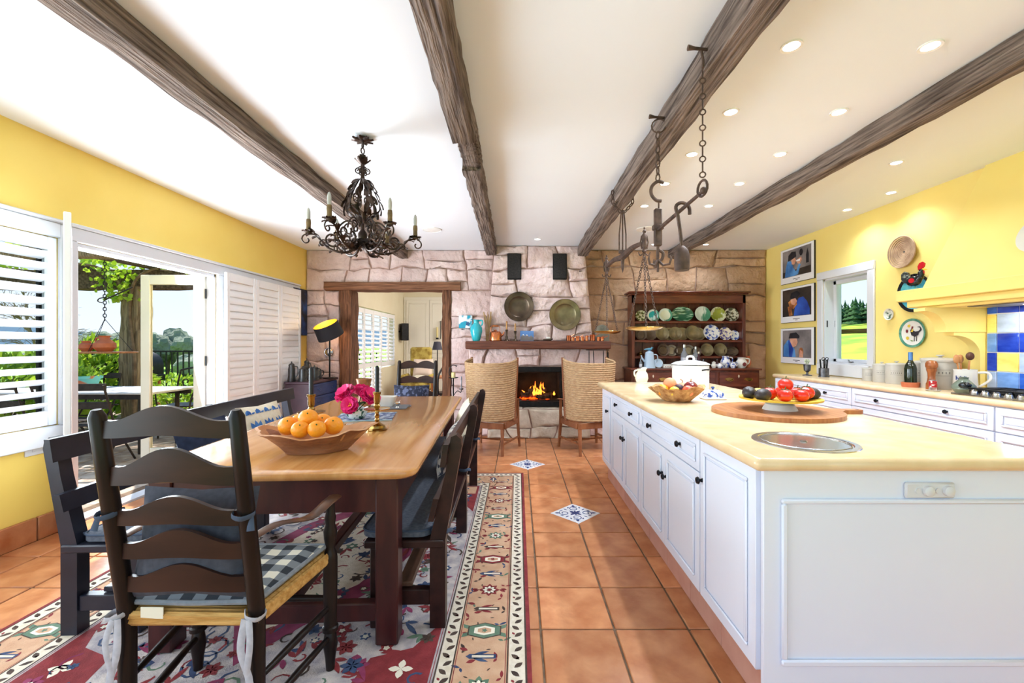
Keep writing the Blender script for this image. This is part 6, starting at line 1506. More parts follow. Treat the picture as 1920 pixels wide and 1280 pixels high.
# fire irons hanging at the right of the stove
fi = T('fire_irons', 'black fire irons hanging under right end of the mantel', 'fire irons', (1.0, 6.03, 1.22))
for k, (x, L) in enumerate(((-.01, .34), (.05, .42), (.19, .46), (.25, .5))):
    g = G(); g.torus((x, 0, -.03), .012, .003, (1, 0, 0)); g.cyl((x, 0, -.04), (x+(.02 if k == 1 else 0), 0, -L), .006 if k != 3 else .012, n=6); g.lathe([(0, -L-.03), (.02, -L-.02), (.012, -L+.01)], 8, None, x+(.02 if k == 1 else 0), 0); g.build('iron', 'black_iron', fi)
g = G(); g.cyl((-.05, .0, -.008), (.27, 0, -.008), .006, n=6); g.build('rail', 'black_iron', fi)
fs_ = T('hearth_poker_stand', 'small black poker with ring handle standing on hearth beside stove', 'poker', (.735, 6.03, FZ0-.008)); g = G(); g.cyl((0, 0, 0), (0, 0, .22), .008, n=8); g.build('stem', 'black_iron', fs_); g = G(); g.lathe([(0, 0), (.04, 0), (.03, .012), (.01, .02)], 12); g.build('foot', 'black_iron', fs_); g = G(); g.torus((0, 0, .25), .026, .007, (0, 1, 0)); g.ball((0, 0, .285), .012, 8, 6); g.build('ring', 'black_iron', fs_)

# ================================================================ straw-backed chairs
mk('straw_coil', (168, 130, 92), (206, 172, 132), rough=.85, scale=14, stretch=(2, 2, 9), detail=5, bump=.4, bscale=40); mk('chair_pine', (128, 74, 44), (156, 98, 62), rough=.4, scale=5, stretch=(3, 3, 1))
def straw_chair(label, loc, rz, mir):
    t = T('straw_back_chair', label, 'chair', loc, rz, 'straw-backed chairs by the fire')
    zb, zt = .40, 1.06
    def bk(s, z):   # s in -1..1 around the curved back, open towards +y
        k = (z-zb)/(zt-zb); a = rad(-90+s*(104)); rx = .275+.035*k; ry = .255+.05*k
        return Vector((rx*cos(a), -.02+ry*sin(a)+(.02 if abs(s) > .9 else 0), z+.05*k*(abs(s)**3)))
    g = G(); n = 27
    for i in range(n): z = zb+(zt-zb)*i/(n-1); g.tube([bk(-1+2*j/22, z) for j in range(23)], .0138, 6)
    g.build('straw_back', 'straw_coil', t)
    for s in (-1, 1):
        g = G(); P = [bk(s, z)+Vector((s*.008, .012, 0)) for z in (zb-.0, .7, zt+.02)]; P = [Vector((P[0].x, P[0].y, .05))*0+Vector((s*.265, .055, .36))]+P; g.tube(P, [.02, .02, .019, .016], 8); g.build('back_post', 'chair_pine', t)
        g = G(); g.tube([(s*.27, .27, 0), (s*.255, .25, .30), (s*.255, .245, .60)], [.017, .022, .019], 4); g.build('front_leg', 'chair_pine', t)
        g = G(); g.tube([(s*.255, -.27, 0), (s*.225, -.20, .36)], [.018, .025], 4); g.build('rear_leg', 'chair_pine', t)
        g = G(); g.tube([(s*.265, .05, .605), (s*.262, .16, .61), (s*.258, .29, .60)], [.022, .026, .028], 8, flat=(1, 0, 0)); g.build('arm', 'chair_pine', t)
        g = G(); g.tube([(s*.262, .26, .13), (s*.248, -.25, .13)], .013, 6); g.build('side_stretcher', 'chair_pine', t)
        g = G(); g.box(s*.25-.014, s*.25+.014, -.2, .25, .30, .37, .004); g.build('side_rail', 'chair_pine', t)
    for y in (-.22, .25): g = G(); g.box(-.25, .25, y-.014, y+.014, .30, .37, .004); g.build('seat_rail', 'chair_pine', t)
    g = G(); g.box(-.26, .26, -.19, .265, .37, .385, .004); g.build('seat_board', 'chair_pine', t); g = G(); g.cyl((-.25, 0, .13), (.25, 0, .13), .012, n=6); g.build('cross_stretcher', 'chair_pine', t)
    c = T('seat_cushion', 'flat cream cushion on '+label, 'cushion', (loc[0], loc[1], .385), rz); g = G(); pillow(g, .44, .40, .07, Matrix.Translation((0, .05, .035))); g.build('cover', 'cream_cloth', c)
straw_chair('straw-backed armchair left of the fire, near the table', (-.325, 5.33, 0), rad(-20), 1); straw_chair('straw-backed armchair right of the fire, near the island', (.865, 5.33, 0), rad(20), -1)

# ================================================================ dresser
mk('mahogany', (84, 36, 22), (116, 56, 36), rough=.35, scale=4, stretch=(1, 6, 6), detail=6, coat=.2); mk('mahogany_v', (78, 32, 20), (108, 52, 32), rough=.35, scale=4, stretch=(6, 6, 1), detail=6, coat=.2); mk('ivory', (230, 220, 196), rough=.4)
dr = T('dresser', 'dark red-brown dresser with plate rack and carved drawers', 'dresser', (2.46, 6.50, 0)); DXc = 2.46
def db(g, x0, x1, y0, y1, z0, z1, c=.004): g.box(x0-DXc, x1-DXc, y0-6.5, y1-6.5, z0, z1, c)
UX0, UX1, UY0, UY1 = 1.64, 3.28, 6.24, 6.48; BX0, BX1, BY0 = 1.585, 3.37, 6.03
for x in (UX0, UX1-.045): g = G(); db(g, x, x+.045, UY0, UY1, .955, 2.0); g.build('side_board', 'mahogany_v', dr)
k = 0
for i in range(9): x = UX0+.045+i*(UX1-UX0-.09)/9; g = G(); db(g, x+.001, x+(UX1-UX0-.09)/9-.001, UY1-.02, UY1-.004, .955, 1.98, .003); g.build('back_plank', 'mahogany_v', dr)
for z in (1.615, 1.342, 1.109): g = G(); db(g, UX0+.045, UX1-.045, UY0+.01, UY1-.02, z-.022, z); s = g.build('shelf', 'mahogany', dr); g = G(); db(g, UX0+.045, UX1-.045, UY0+.012, UY0+.022, z, z+.012, .003); g.build('plate_rail', 'mahogany', s)
g = G(); db(g, UX0, UX1, UY0-.0, UY0+.02, 1.88, 2.0); db(g, UX0-.03, UX1+.03, UY0-.03, UY1, 2.0, 2.025, .008); db(g, UX0-.055, UX1+.055, UY0-.055, UY1, 2.025, 2.05, .01); g.build('cornice', 'mahogany', dr)
g = G(); db(g, BX0-.02, BX1+.02, BY0-.02, 6.49, .93, .955, .006); g.build('top_board', 'mahogany', dr)
g = G(); db(g, BX0, BX1, BY0+.02, 6.48, .12, .93); g.build('carcass', 'mahogany_v', dr)
for x in (BX0+.03, BX1-.03):
    for y in (BY0+.04, 6.45): g = G(); db(g, x-.03, x+.03, y-.03, y+.03, 0, .12); g.build('foot', 'mahogany_v', dr)
for i in range(3):
    w_ = (BX1-BX0)/3; x0, x1 = BX0+i*w_+.03, BX0+(i+1)*w_-.03
    for (z0, z1) in ((.70, .90), (.45, .68), (.16, .43)):
        g = G(); db(g, x0, x1, BY0, BY0+.02, z0, z1); d = g.build('drawer', 'mahogany', dr)
        for fx_ in (.25, .75):
            xx = x0+(x1-x0)*fx_-DXc; zz = (z0+z1)/2; y = BY0-6.5
            g = G(); g.tube(smoothpts([(xx-.045, y-.003, zz+.012), (xx-.04, y-.022, zz-.01), (xx, y-.026, zz-.018), (xx+.04, y-.022, zz-.01), (xx+.045, y-.003, zz+.012)], 3), .004, 6); g.ext([(p[0]+xx, p[1]+zz) for p in ell(0, .003, .06, .025, 12)], 'y', y-.003, y); g.build('bail_handle', 'brass', d)
        g = G(); xx = (x0+x1)/2-DXc; g.ext([(xx, z1-.03), (xx+.012, z1-.05), (xx, z1-.08), (xx-.012, z1-.05)], 'y', BY0-6.5-.003, BY0-6.5); g.build('keyhole_plate', 'ivory', d)
# plates on the rack
def glaze(name, c1, c2, sc=14, lo=.45, hi=.55, st=(1, 1, 1)): mk(name, c1, c2, rough=.15, scale=sc, detail=3, lo=lo, hi=hi, stretch=st, coat=.4)
glaze('gl_olive', (226, 222, 190), (90, 96, 40), 26); glaze('gl_turq', (30, 170, 170), (200, 230, 226), 9, .52, .56, (1, 1, .4)); glaze('gl_cream', (226, 228, 200), (70, 92, 60), 10, .60, .66); glaze('gl_green', (26, 96, 66), (170, 210, 180), 14, .52, .60, (.5, 1, 2)); glaze('gl_pale', (224, 234, 222), (70, 140, 110), 8, .52, .58, (2, 1, .3)); glaze('gl_lime', (150, 158, 50), (226, 226, 190), 9, .5, .55); glaze('gl_dark', (214, 210, 190), (70, 66, 40), 26)
glaze('gl_maj', (238, 238, 240), (70, 96, 180), 24, .52, .58); glaze('gl_maj2', (236, 226, 206), (90, 80, 150), 26, .5, .56); glaze('gl_yel', (240, 210, 110), (222, 150, 60), 20)
def rack_plate(label, cx, zs_, r_, mat, ry=None, rim=None, Y=6.40, name='rack_plate', cat='plate', grp=None):
    ry = ry or r_; x = (1160+cx/5.818-971)*6.36/F
    t = T(name, label, cat, (x, Y, zs_+.0), group=grp); lean = rad(78); M = Matrix.Translation((0, -.03, ry*sin(lean)+.003)) @ Matrix.Rotation(lean, 4, 'X')
    s = ry/r_
    g = G(); g.lathe([(0, 0), (r_*.6, 0), (r_*.7, .006), (r_, .016), (r_, .021), (r_*.72, .012)], 28, M, 0, 0, 1, s); g.build('rim', rim or mat, t)
    g = G(); g.lathe([(r_*.73, .0125), (r_*.64, .006), (0, .006)], 28, M, 0, 0, 1, s); g.build('well', mat, t)
    return t
row1 = [(245, .085, 'gl_olive', 'olive mottled'), (378, .092, 'gl_turq', 'turquoise and white'), (510, .100, 'gl_cream', 'cream plate with dark edge splash, a round'), (700, .162, 'gl_green', 'large oval dark green marbled'), (915, .115, 'gl_pale', 'white and green striped'), (1083, .110, 'gl_lime', 'lime green painted'), (1228, .105, 'gl_dark', 'white and brown figured')]
for cx, r_, m_, lb in row1: rack_plate(lb+' plate on the top shelf of dresser', cx, 1.616, r_, m_, .112 if r_ > .15 else None, Y=6.42 if r_ > .15 else 6.40, grp='pottery plates on the top shelf', rim='gl_pale' if m_ in ('gl_cream', 'gl_turq') else None)
for i, (cx, r_) in enumerate(((240, .085), (345, .10), (470, .10), (545, .095), (612, .10), (690, .095), (800, .11), (872, .095))): rack_plate('pewter plate, %s from the left on the middle shelf of dresser' % ORD[i], cx, 1.343, r_, 'olive_brass' if i > 1 else 'dark_bronze', Y=6.38+.012*(i % 2), grp='pewter plates on the middle shelf')
for cx, r_, m_, lb in ((1007, .117, 'gl_maj', 'largest blue and white painted'), (1157, .098, 'gl_maj2', 'purple and orange painted'), (1255, .074, 'gl_maj', 'smallest blue figured')): rack_plate(lb+' plate at right of the middle shelf', cx, 1.343, r_, m_, grp='painted plates on the middle shelf', Y=6.39)
for i, (cx, r_, m_) in enumerate(((485, .092, 'dark_bronze'), (578, .085, 'pewter'), (668, .08, 'dark_bronze'), (765, .085, 'pewter'), (845, .07, 'dark_bronze'), (962, .095, 'olive_brass'), (1103, .097, 'olive_brass'))): rack_plate('metal plate, %s from the left on the bottom shelf of dresser' % ORD[i], cx, 1.110, r_, m_, Y=6.39+.012*(i % 2), grp='metal plates on the bottom shelf')
rack_plate('oval dark metal platter at right of the bottom shelf of dresser', 1222, 1.110, .105, 'dark_bronze', .072, Y=6.39)
t = T('brass_box', 'small lidded brass box at left of the bottom shelf of dresser', 'box', ((1160+240/5.818-971)*6.36/F, 6.37, 1.110)); g = G(); g.lathe([(0, 0), (.05, 0), (.055, .03), (.05, .035)], 18); g.build('body', 'brass', t); g = G(); g.lathe([(.052, .036), (.04, .055), (.01, .065), (.008, .075), (0, .077)], 18); g.build('lid', 'brass', t)
# things on the dresser top
def dx(cx, Y): return (1160+cx/5.818-971)*Y/F
zd = .956
mk('pale_blue', (176, 200, 224), (190, 212, 232), rough=.2, scale=5, coat=.4); mk('steel_blue', (90, 150, 180), rough=.3)
t = T('coffee_pot', 'pale blue enamel coffee pot with a bird on its lid', 'coffee pot', (dx(335, 6.15), 6.15, zd)); g = G(); g.lathe([(0, 0), (.082, 0), (.08, .02), (.058, .2), (.056, .21)], 24); g.build('body', 'pale_blue', t); g = G(); g.lathe([(.058, .21), (.05, .225), (.02, .24), (.0, .245)], 20); g.build('lid', 'pale_blue', t)
g = G(); g.ball((0, 0, .265), (.04, .02, .02), 12, 8); g.ball((.035, 0, .283), .014, 8, 6); g.tube([(-.03, 0, .265), (-.075, 0, .262)], [.012, .006], 6); g.tube([(.045, 0, .284), (.062, 0, .282)], [.005, .001], 5); g.build('bird', 'steel_blue', t); g = G(); g.tube(smoothpts([(.055, 0, .19), (.11, 0, .18), (.115, 0, .1), (.075, 0, .06)], 4), .007, 6); g.build('handle', 'pale_blue', t); g = G(); g.tube(smoothpts([(-.07, 0, .09), (-.105, 0, .14), (-.115, 0, .18)], 4), [.014]*5+[.009]*4, 8); g.build('spout', 'pale_blue', t)
mk('pale_glass', (206, 216, 226), rough=.08, trans=.7, ior=1.4); mk('paper_label', (228, 228, 234), (180, 186, 200), rough=.6, scale=30); mk('wine_dark', (70, 30, 40), rough=.3)
def bottle(label, cx, h, r_, body, cap, Y=6.12):
    t = T('dresser_bottle', label, 'bottle', (dx(cx, Y), Y, zd), group='bottles on the dresser'); g = G(); g.lathe([(0, 0), (r_, 0), (r_, h*.55), (r_*.9, h*.62), (r_*.38, h*.75), (r_*.35, h*.9), (0, h*.9)], 18); g.build('body', body, t); g = G(); g.lathe([(r_*.45, h*.88), (r_*.45, h), (0, h)], 14); g.build('cap', cap, t); g = G(); g.lathe([(r_*1.01, h*.15), (r_*1.01, h*.45)], 18); g.build('label', 'paper_label', t)
bottle('small clear bottle beside the pale blue coffee pot', 240, .13, .022, 'pale_glass', 'gunmetal'); bottle('tall clear bottle standing behind the stock pot', 715, .33, .045, 'pale_glass', 'knob_steel'); bottle('tall clear bottle with pink label behind the stock pot', 838, .30, .042, 'pale_glass', 'knob_steel', 6.2); bottle('slim dark bottle behind the stock pot', 872, .23, .026, 'wine_dark', 'ivory', 6.16); bottle('little dark vial right of the stock pot', 925, .12, .018, 'wine_dark', 'pale_glass'); bottle('little dark vial between the white jars', 1072, .12, .017, 'wine_dark', 'gunmetal', 6.2)
t = T('leaning_saucer', 'pale grey saucer leaning beside the coffee pot', 'saucer', (dx(430, 6.2), 6.2, zd)); M = Matrix.Translation((0, 0, .062)) @ Matrix.Rotation(rad(70), 4, 'X'); g = G(); g.lathe([(0, 0), (.03, 0), (.065, .01), (.065, .014), (.032, .006), (0, .006)], 24, M); g.build('plate', 'pale_blue', t); g = G(); g.lathe([(.063, .013), (.066, .016), (.068, .013)], 24, M); g.build('rim', 'china', t)
t = T('china_box', 'low white china box with red dots on the dresser', 'box', (dx(530, 6.15), 6.15, zd)); g = G(); g.box(-.06, .06, -.03, .03, 0, .04, .006); g.build('body', 'china', t); g = G(); g.box(-.062, .062, -.032, .032, .041, .052, .005); g.build('lid', 'china', t)
for x in (-.03, .0, .03): g = G(); g.ball((x, -.03, .02), (.007, .002, .007), 8, 4); g.build('dot', 'plum', t)
t = T('china_cup', 'small patterned cup behind the stock pot, left side', 'cup', (dx(650, 6.15), 6.15, zd)); g = G(); g.lathe([(0, 0), (.025, 0), (.04, .04), (.045, .075), (.04, .075), (.034, .04), (0, .01)], 18); g.build('bowl', 'sprig', t); g = G(); g.tube(smoothpts([(.04, 0, .06), (.065, 0, .055), (.06, 0, .03), (.036, 0, .025)], 3), .005, 6); g.build('handle', 'china', t)
def jar(label, cx, r_, h, mat, Y=6.12, handle=True, lid=True, name='china_jug', cat='jug'):
    t = T(name, label, cat, (dx(cx, Y), Y, zd), group='china on the dresser'); g = G(); g.lathe([(0, 0), (r_*.6, 0), (r_, h*.35), (r_*.95, h*.55), (r_*.6, h*.8), (r_*.72, h*.95), (r_*.6, h*.95), (r_*.5, h*.8), (0, h*.6)], 22); g.build('body', mat, t)
    if lid: g = G(); g.lathe([(r_*.72, h*.93), (r_*.5, h*1.02), (r_*.12, h*1.05), (r_*.14, h*1.12), (0, h*1.14)], 16); g.build('lid', mat, t)
    if handle: g = G(); g.tube(smoothpts([(r_*.65, 0, h*.85), (r_*1.4, 0, h*.8), (r_*1.35, 0, h*.45), (r_*.9, 0, h*.3)], 4), r_*.12, 6); g.build('handle', mat, t)
jar('small white lidded jar right of the stock pot', 1038, .036, .085, 'china', handle=False, name='china_jar', cat='jar'); jar('little round blue-spotted jar on the dresser', 1105, .037, .075, 'gl_maj', 6.08, False, False, 'china_jar', 'jar'); jar('white jug with blue rim and yellow bird on the dresser', 1165, .07, .175, 'gl_maj', 6.2, True, False); jar('small blue and white cream jug on the dresser', 1250, .042, .09, 'delft', 6.1, True, False); jar('white jug with red flower at right end of dresser', 1340, .078, .155, 'china', 6.15, True, False); jar('orange glazed jug behind the flowered jug', 1406, .048, .175, 'terra_plain', 6.3, False, False)
o = [c for c in bpy.data.objects if c.get('label') == 'white jug with red flower at right end of dresser'][0]
g = G()
for k in range(8): a = k*PI/4; P = [(.03*cos(a+q)*(.5+.5*cos(q*2)), .03*sin(a+q)*(.5+.5*cos(q*2))) for q in (-.35, 0, .35)]; g.add([(0, -.081, .055)]+[(p[0], -.0815, .055+p[1]) for p in P], [(0, 1, 2, 3)])
g.build('painted_flower', 'plum', o, smooth=False)

# ================================================================ corner by the doorway
mk('navy_paint', (28, 52, 104), (38, 64, 120), rough=.4, scale=5); mk('plum_dark', (62, 40, 52), (76, 50, 62), rough=.5, scale=5)
t = T('blue_chest', 'navy blue painted chest of drawers in the corner by doorway', 'chest', (-2.93, 6.05, 0)); g = G(); g.box(-.11, .22, -.40, .40, .06, .77, .004); g.build('carcass', 'plum_dark', t); g = G(); g.box(-.115, .25, -.42, .42, .77, .80, .006); g.build('top', 'plum_dark', t)
for i in range(4):
    z0 = .10+i*.167; g = G(); g.box(.22, .245, -.385, .385, z0, z0+.158, .004); d = g.build('drawer', 'navy_paint', t)
    g = G(); g.box(.245, .25, -.36, .36, z0+.02, z0+.03, .002); g.box(.245, .25, -.36, .36, z0+.128, z0+.138, .002); g.build('moulding', 'navy_paint', d)
    for y in (-.2, .2): g = G(); g.tube([(.25, y-.03, z0+.09), (.27, y, z0+.065), (.25, y+.03, z0+.09)], .005, 6); g.build('pull', 'navy_paint', d)
for x in (-.08, .18):
    for y in (-.36, .36): g = G(); g.box(x-.03, x+.03, y-.03, y+.03, 0, .06); g.build('foot', 'plum_dark', t)
mk('tin', (92, 94, 96), (60, 60, 62), rough=.35, metal=.85, scale=7)
for k, (x, y, r_, h, lb) in enumerate(((-2.985, 5.72, .05, .27, 'tall pewter flagon at the wall end of the blue chest'), (-2.84, 5.72, .055, .20, 'lidded pewter tankard in front on the blue chest'), (-2.78, 5.93, .06, .21, 'wide pewter pot in the middle of the blue chest'), (-2.93, 5.95, .05, .22, 'pewter jug at back of the blue chest'), (-2.86, 6.22, .05, .15, 'short pewter mug beside the lamp pole'), (-2.98, 6.12, .045, .30, 'slender pewter flagon with finial on the blue chest'))):
    t = T('pewter_jug', lb, 'jug', (x, y, .80), R.uniform(-1, 1), 'pewter jugs on the blue chest'); g = G(); g.lathe([(0, 0), (r_, 0), (r_*1.02, .01), (r_*.82, h*.3), (r_*.85, h*.6), (r_*.7, h*.75), (r_*.75, h*.8)], 18); g.build('body', 'tin', t)
    g = G(); g.lathe([(r_*.78, h*.8), (r_*.6, h*.86), (r_*.15, h*.9), (r_*.18, h*.96), (0, h)], 16); g.build('lid', 'tin', t); g = G(); g.tube(smoothpts([(r_*.75, 0, h*.75), (r_*1.5, 0, h*.7), (r_*1.5, 0, h*.35), (r_*.85, 0, h*.2)], 4), .007, 6); g.build('handle', 'tin', t)
mk('shade_black', (28, 26, 32), rough=.8); mk('shade_gold', (250, 200, 60), rough=.4, metal=.3); mk('silver', (190, 190, 194), rough=.2, metal=1)
t = T('table_lamp', 'black lamp with tilted drum shade lined in gold on blue chest', 'lamp', (-2.70, 6.22, .80)); g = G(); g.lathe([(0, 0), (.09, 0), (.09, .012), (.02, .02)], 24); g.cyl((0, 0, .015), (0, 0, .62), .011, n=10); g.build('stand', 'black_iron', t)
M = Matrix.Translation((-.02, 0, .69)) @ Matrix.Rotation(rad(-16), 4, 'Y') @ Matrix.Rotation(rad(24), 4, 'X')
g = G(); g.lathe([(.185, -.10), (.17, .10)], 36, M); g.f = g.f[:36]; g.m = g.m[:36]; s = g.build('shade', 'shade_black', t); g = G(); g.lathe([(.182, -.099), (.167, .101)], 36, M); g.f = g.f[:36]; g.m = g.m[:36]; g.build('gold_lining', 'shade_gold', s)
g = G(); g.ball((0, 0, 0), .035, 12, 8, M); mk('warm_bulb', (255, 220, 150), emis=(255, 214, 140), es=3); g.build('bulb', 'warm_bulb', t); light('lamp_light', 'POINT', (-.02, 0, .70), 4, (1, .8, .5), .04, parent=t)
t = T('wall_disc', 'round silver disc on stone wall behind the lamp pole', 'wall light', at(617, 660, YB-.05)); M = Matrix.Rotation(PI/2, 4, 'X'); g = G(); g.lathe([(0, .035), (.03, .034), (.055, .02), (.06, -.02)], 24, M); g.build('dome', 'silver', t); g = G(); g.torus((0, -.01, 0), .061, .006, (0, 1, 0), 24); g.build('rim', 'silver', t)
# iron candle stand by the doorway
cs = T('candle_stand', 'tall iron floor stand with candles beside the narrow door post', 'candle stand', (-.93, 6.25, 0)); g = G(); g.cyl((0, 0, .02), (0, 0, .80), .010, n=8)
for k in range(3): a = rad(90+k*120); g.tube([(0, 0, .06), (.12*cos(a), .12*sin(a), .04), (.16*cos(a), .16*sin(a), 0)], [.010, .008, .010], 6)
g.tube(smoothpts([(0, 0, .55), (.06, -.02, .62), (.11, -.03, .60), (.12, -.03, .65)], 4), .006, 6); g.tube(smoothpts([(0, 0, .8), (-.06, 0, .86), (-.05, 0, .95), (0, 0, .99), (.05, 0, .97)], 4), .006, 6); g.build('stand', 'black_iron', cs)
g = G(); g.lathe([(0, .80), (.06, .803), (.075, .815), (.07, .812), (0, .81)], 20); g.build('dish', 'black_iron', cs); mk('ivory_wax', (236, 220, 160), rough=.5, sss=.2)
g = G(); g.lathe([(0, .81), (.03, .81), (.03, .885), (.0, .89)], 16); g.build('pillar_candle', 'ivory_wax', cs); g = G(); g.cyl((.12, -.03, .65), (.12, -.03, .83), .010, n=8); g.lathe([(0, .63), (.028, .64), (.03, .66), (.012, .66)], 12, None, .12, -.03); g.build('taper_holder', 'gunmetal', cs)

# ================================================================ the room beyond
NX, NYE = -2.95, 11.2
mk('cream_wall', (228, 218, 190), (234, 226, 200), rough=.8, scale=2); mk('cupboard_white', (238, 234, 222), rough=.4); mk('floor2', (120, 66, 44), (146, 86, 60), rough=.4, scale=4)
g = G(); g.box(NX-.2, 1.0, YB+.28, NYE+.2, -.12, 0); struct('floor_beyond', g, 'floor2', 'dark wooden floor of the room beyond the doorway', 'floor')
g = G(); g.box(NX-.3, 1.2, YB+.28, NYE+.3, ZC, ZC+.1); struct('ceiling_beyond', g, 'ceiling_paint', 'ceiling of the room beyond the doorway', 'ceiling')
VY0, VY1 = 7.3, 10.4
g = G()
for (y0, y1, z0, z1) in ((YB+.28, VY0, 0, ZC), (VY0, VY1, 2.0, ZC), (VY1, NYE, 0, ZC), (9.35, VY1, 0, .78)): g.box(NX-.2, NX, y0, y1, z0, z1)
struct('wall_beyond_left', g, 'cream_wall', 'cream wall with shuttered windows in the room beyond', 'wall')
g = G(); g.box(NX-.2, 1.2, NYE, NYE+.2, 0, ZC); struct('wall_beyond_back', g, 'cream_wall', 'cream end wall of the room beyond', 'wall')
g = G(); g.box(1.0, 1.2, YB+.28, NYE, 0, ZC); struct('wall_beyond_right', g, 'cream_wall', 'cream side wall of the room beyond', 'wall')
light('beyond_fill', 'AREA', (.0, 8.6, 2.5), 75, (1, .97, .9), 2.0, 2.0, to=(-1.5, 9.4, .6))  # added area lamp below the ceiling, stands in for daylight
cup = T('built_in_cupboard', 'tall white panelled cupboard doors at end of the far room', 'cupboard', (-2.05, NYE, 0)); g = G(); g.box(-.88, .95, -.03, 0, 0, 2.50, .004); g.build('frame', 'cupboard_white', cup)
for k in range(2):
    x0 = -.82+k*.60; g = G(); g.box(x0, x0+.59, -.055, -.03, .05, 2.42, .004); d = g.build('cupboard_door', 'cupboard_white', cup)
    for (z0, z1) in ((.12, .95), (1.05, 2.34)):
        for (a, b, c, e_) in ((x0+.07, x0+.52, z0, z0+.02), (x0+.07, x0+.52, z1-.02, z1), (x0+.07, x0+.09, z0, z1), (x0+.50, x0+.52, z0, z1)): g = G(); g.box(a, b, -.065, -.055, c, e_, .004); g.build('moulding', 'cupboard_white', d)
    x = -.26+k*.06-.0; g = G(); g.tube([(x, -.055, .85), (x, -.09, .87), (x, -.09, 1.05), (x, -.055, 1.07)], .012, 6); g.build('handle', 'black_iron', d)
for (k, y0) in ((0, 7.32), (1, 7.84), (2, 8.36), (3, 8.88)): shutter('far_shutter', 'white louvred shutter in the far room, %s from the doorway' % ORD[k], (NX-.02, y0, .02), PI/2, .51, 1.96, 20, 25, rail=.85, group='shutters in the far room', pitch=.085)
for (k, y0) in ((0, 9.40), (1, 9.91)): shutter('far_window_shutter', 'white half-height shutter in the far room, '+('next to the tall shutters' if k == 0 else 'next to the black speaker'), (NX-.02, y0, .80), PI/2, .5, 1.18, 12, 25, group='half-height shutters in the far room', pitch=.085)
t = T('wall_monitor', 'black speaker box mounted on the far cream wall', 'speaker', (NX+.05, 10.75, 1.60), rad(25)); g = G(); g.box(-.0, .17, -.12, .12, -.22, .2, .01); g.build('cabinet', 'black_iron', t); g = G(); g.cyl((-.05, 0, 0), (.02, 0, 0), .02, n=8); g.build('bracket', 'black_iron', t)
mk('gold_floral', (190, 168, 84), (150, 124, 50), rough=.8, scale=10, detail=5, lo=.45, hi=.6)
t = T('armchair', 'yellow floral high-backed armchair in the room beyond', 'armchair', (-2.22, 9.7, 0)); 
g = G(); g.box(-.25, .24, .22, .34, .35, 1.22, .04); g.build('backrest', 'gold_floral', t); g = G(); g.box(-.28, .28, -.3, .25, .25, .45, .04); g.build('seat', 'gold_floral', t)
for s in (-1, 1):
    g = G(); g.box(s*.30-.04, s*.30+.04, -.3, .28, .3, .62, .03); g.build('arm', 'gold_floral', t)
    for y in (-.25, .28): g = G(); g.cyl((s*.26, y, 0), (s*.26, y, .27), .022, .028, 8); g.build('leg', 'mill_wood', t)
mk('pink_cloth', (236, 214, 200), rough=.9); cushion('pale pink cushion on the yellow armchair', (-2.16, 9.86, .76), .44, .40, .12, RXYZ(72, 0, 0), 'pink_cloth'); cushion('folded cream blanket on the seat of the yellow armchair', (-2.18, 9.55, .53), .4, .36, .16, RXYZ(0, 0, 10), 'cream_cloth')
mk('shade_grey', (60, 58, 70), rough=.8); lp = at(820, 650, 9.0)
t = T('standard_lamp', 'dark shaded standard lamp in the room beyond', 'lamp', (lp.x, 9.0, 0)); g = G(); g.lathe([(0, 0), (.14, 0), (.13, .015), (.02, .03)], 20); g.cyl((0, 0, .02), (0, 0, 1.17), .010, n=8); g.build('stand', 'black_iron', t); g = G(); g.lathe([(.105, 1.17), (.07, 1.34), (0, 1.345)], 24); g.build('shade', 'shade_grey', t)
t = T('side_table', 'small honey wood side table beside the standard lamp', 'table', (-1.45, 8.6, 0)); g = G(); g.box(-.25, .3, -.22, .22, .62, .66, .006); g.build('top', 'chop_wood', t)
for x in (-.22, .27):
    for y in (-.18, .18): g = G(); g.cyl((x, y, 0), (x, y, .62), .015, .022, 8); g.build('leg', 'chop_wood', t)
t = T('bow_chair', 'dark bow-backed chair just inside the room beyond', 'chair', (-1.20, 7.55, 0), rad(200)); g = G(); g.tube(smoothpts([(-.22, .18, .45), (-.22, .22, .75), (-.12, .25, .93), (0, .26, .97), (.12, .25, .93), (.22, .22, .75), (.22, .18, .45)], 5), .016, 8); g.build('bow', 'chair_wood', t); g = G(); g.lathe([(0, .42), (.22, .425), (.235, .44), (.22, .46), (0, .455)], 24); g.build('seat', 'chair_wood', t)
for x in (-.12, -.06, 0, .06, .12): g = G(); g.cyl((x, .18, .45), (x, .245, .93-abs(x)*.5), .007, n=6); g.build('spindle', 'cupboard_white', t)
for x in (-.17, .17):
    for y in (-.17, .17): g = G(); g.cyl((x, y, .43), (x*1.25, y*1.25, 0), .018, .012, 8); g.build('leg', 'chair_wood', t)
t = T('wall_sconce', 'slim black wall lantern with pale candle in the room beyond', 'sconce', at(820, 620, 10.9)+Vector((0, .15, 0))); g = G(); g.tube([(.05, .15, .25), (.05, 0, .25), (.05, 0, -.2), (-.03, 0, -.2)], .012, 6); g.build('bracket', 'black_iron', t); g = G(); g.cyl((-.03, 0, -.18), (-.03, 0, .1), .025, n=10); g.build('candle', 'ivory_wax', t); g = G(); g.box(-.06, 0, -.03, .03, -.21, -.17, .004); g.build('cup', 'black_iron', t)
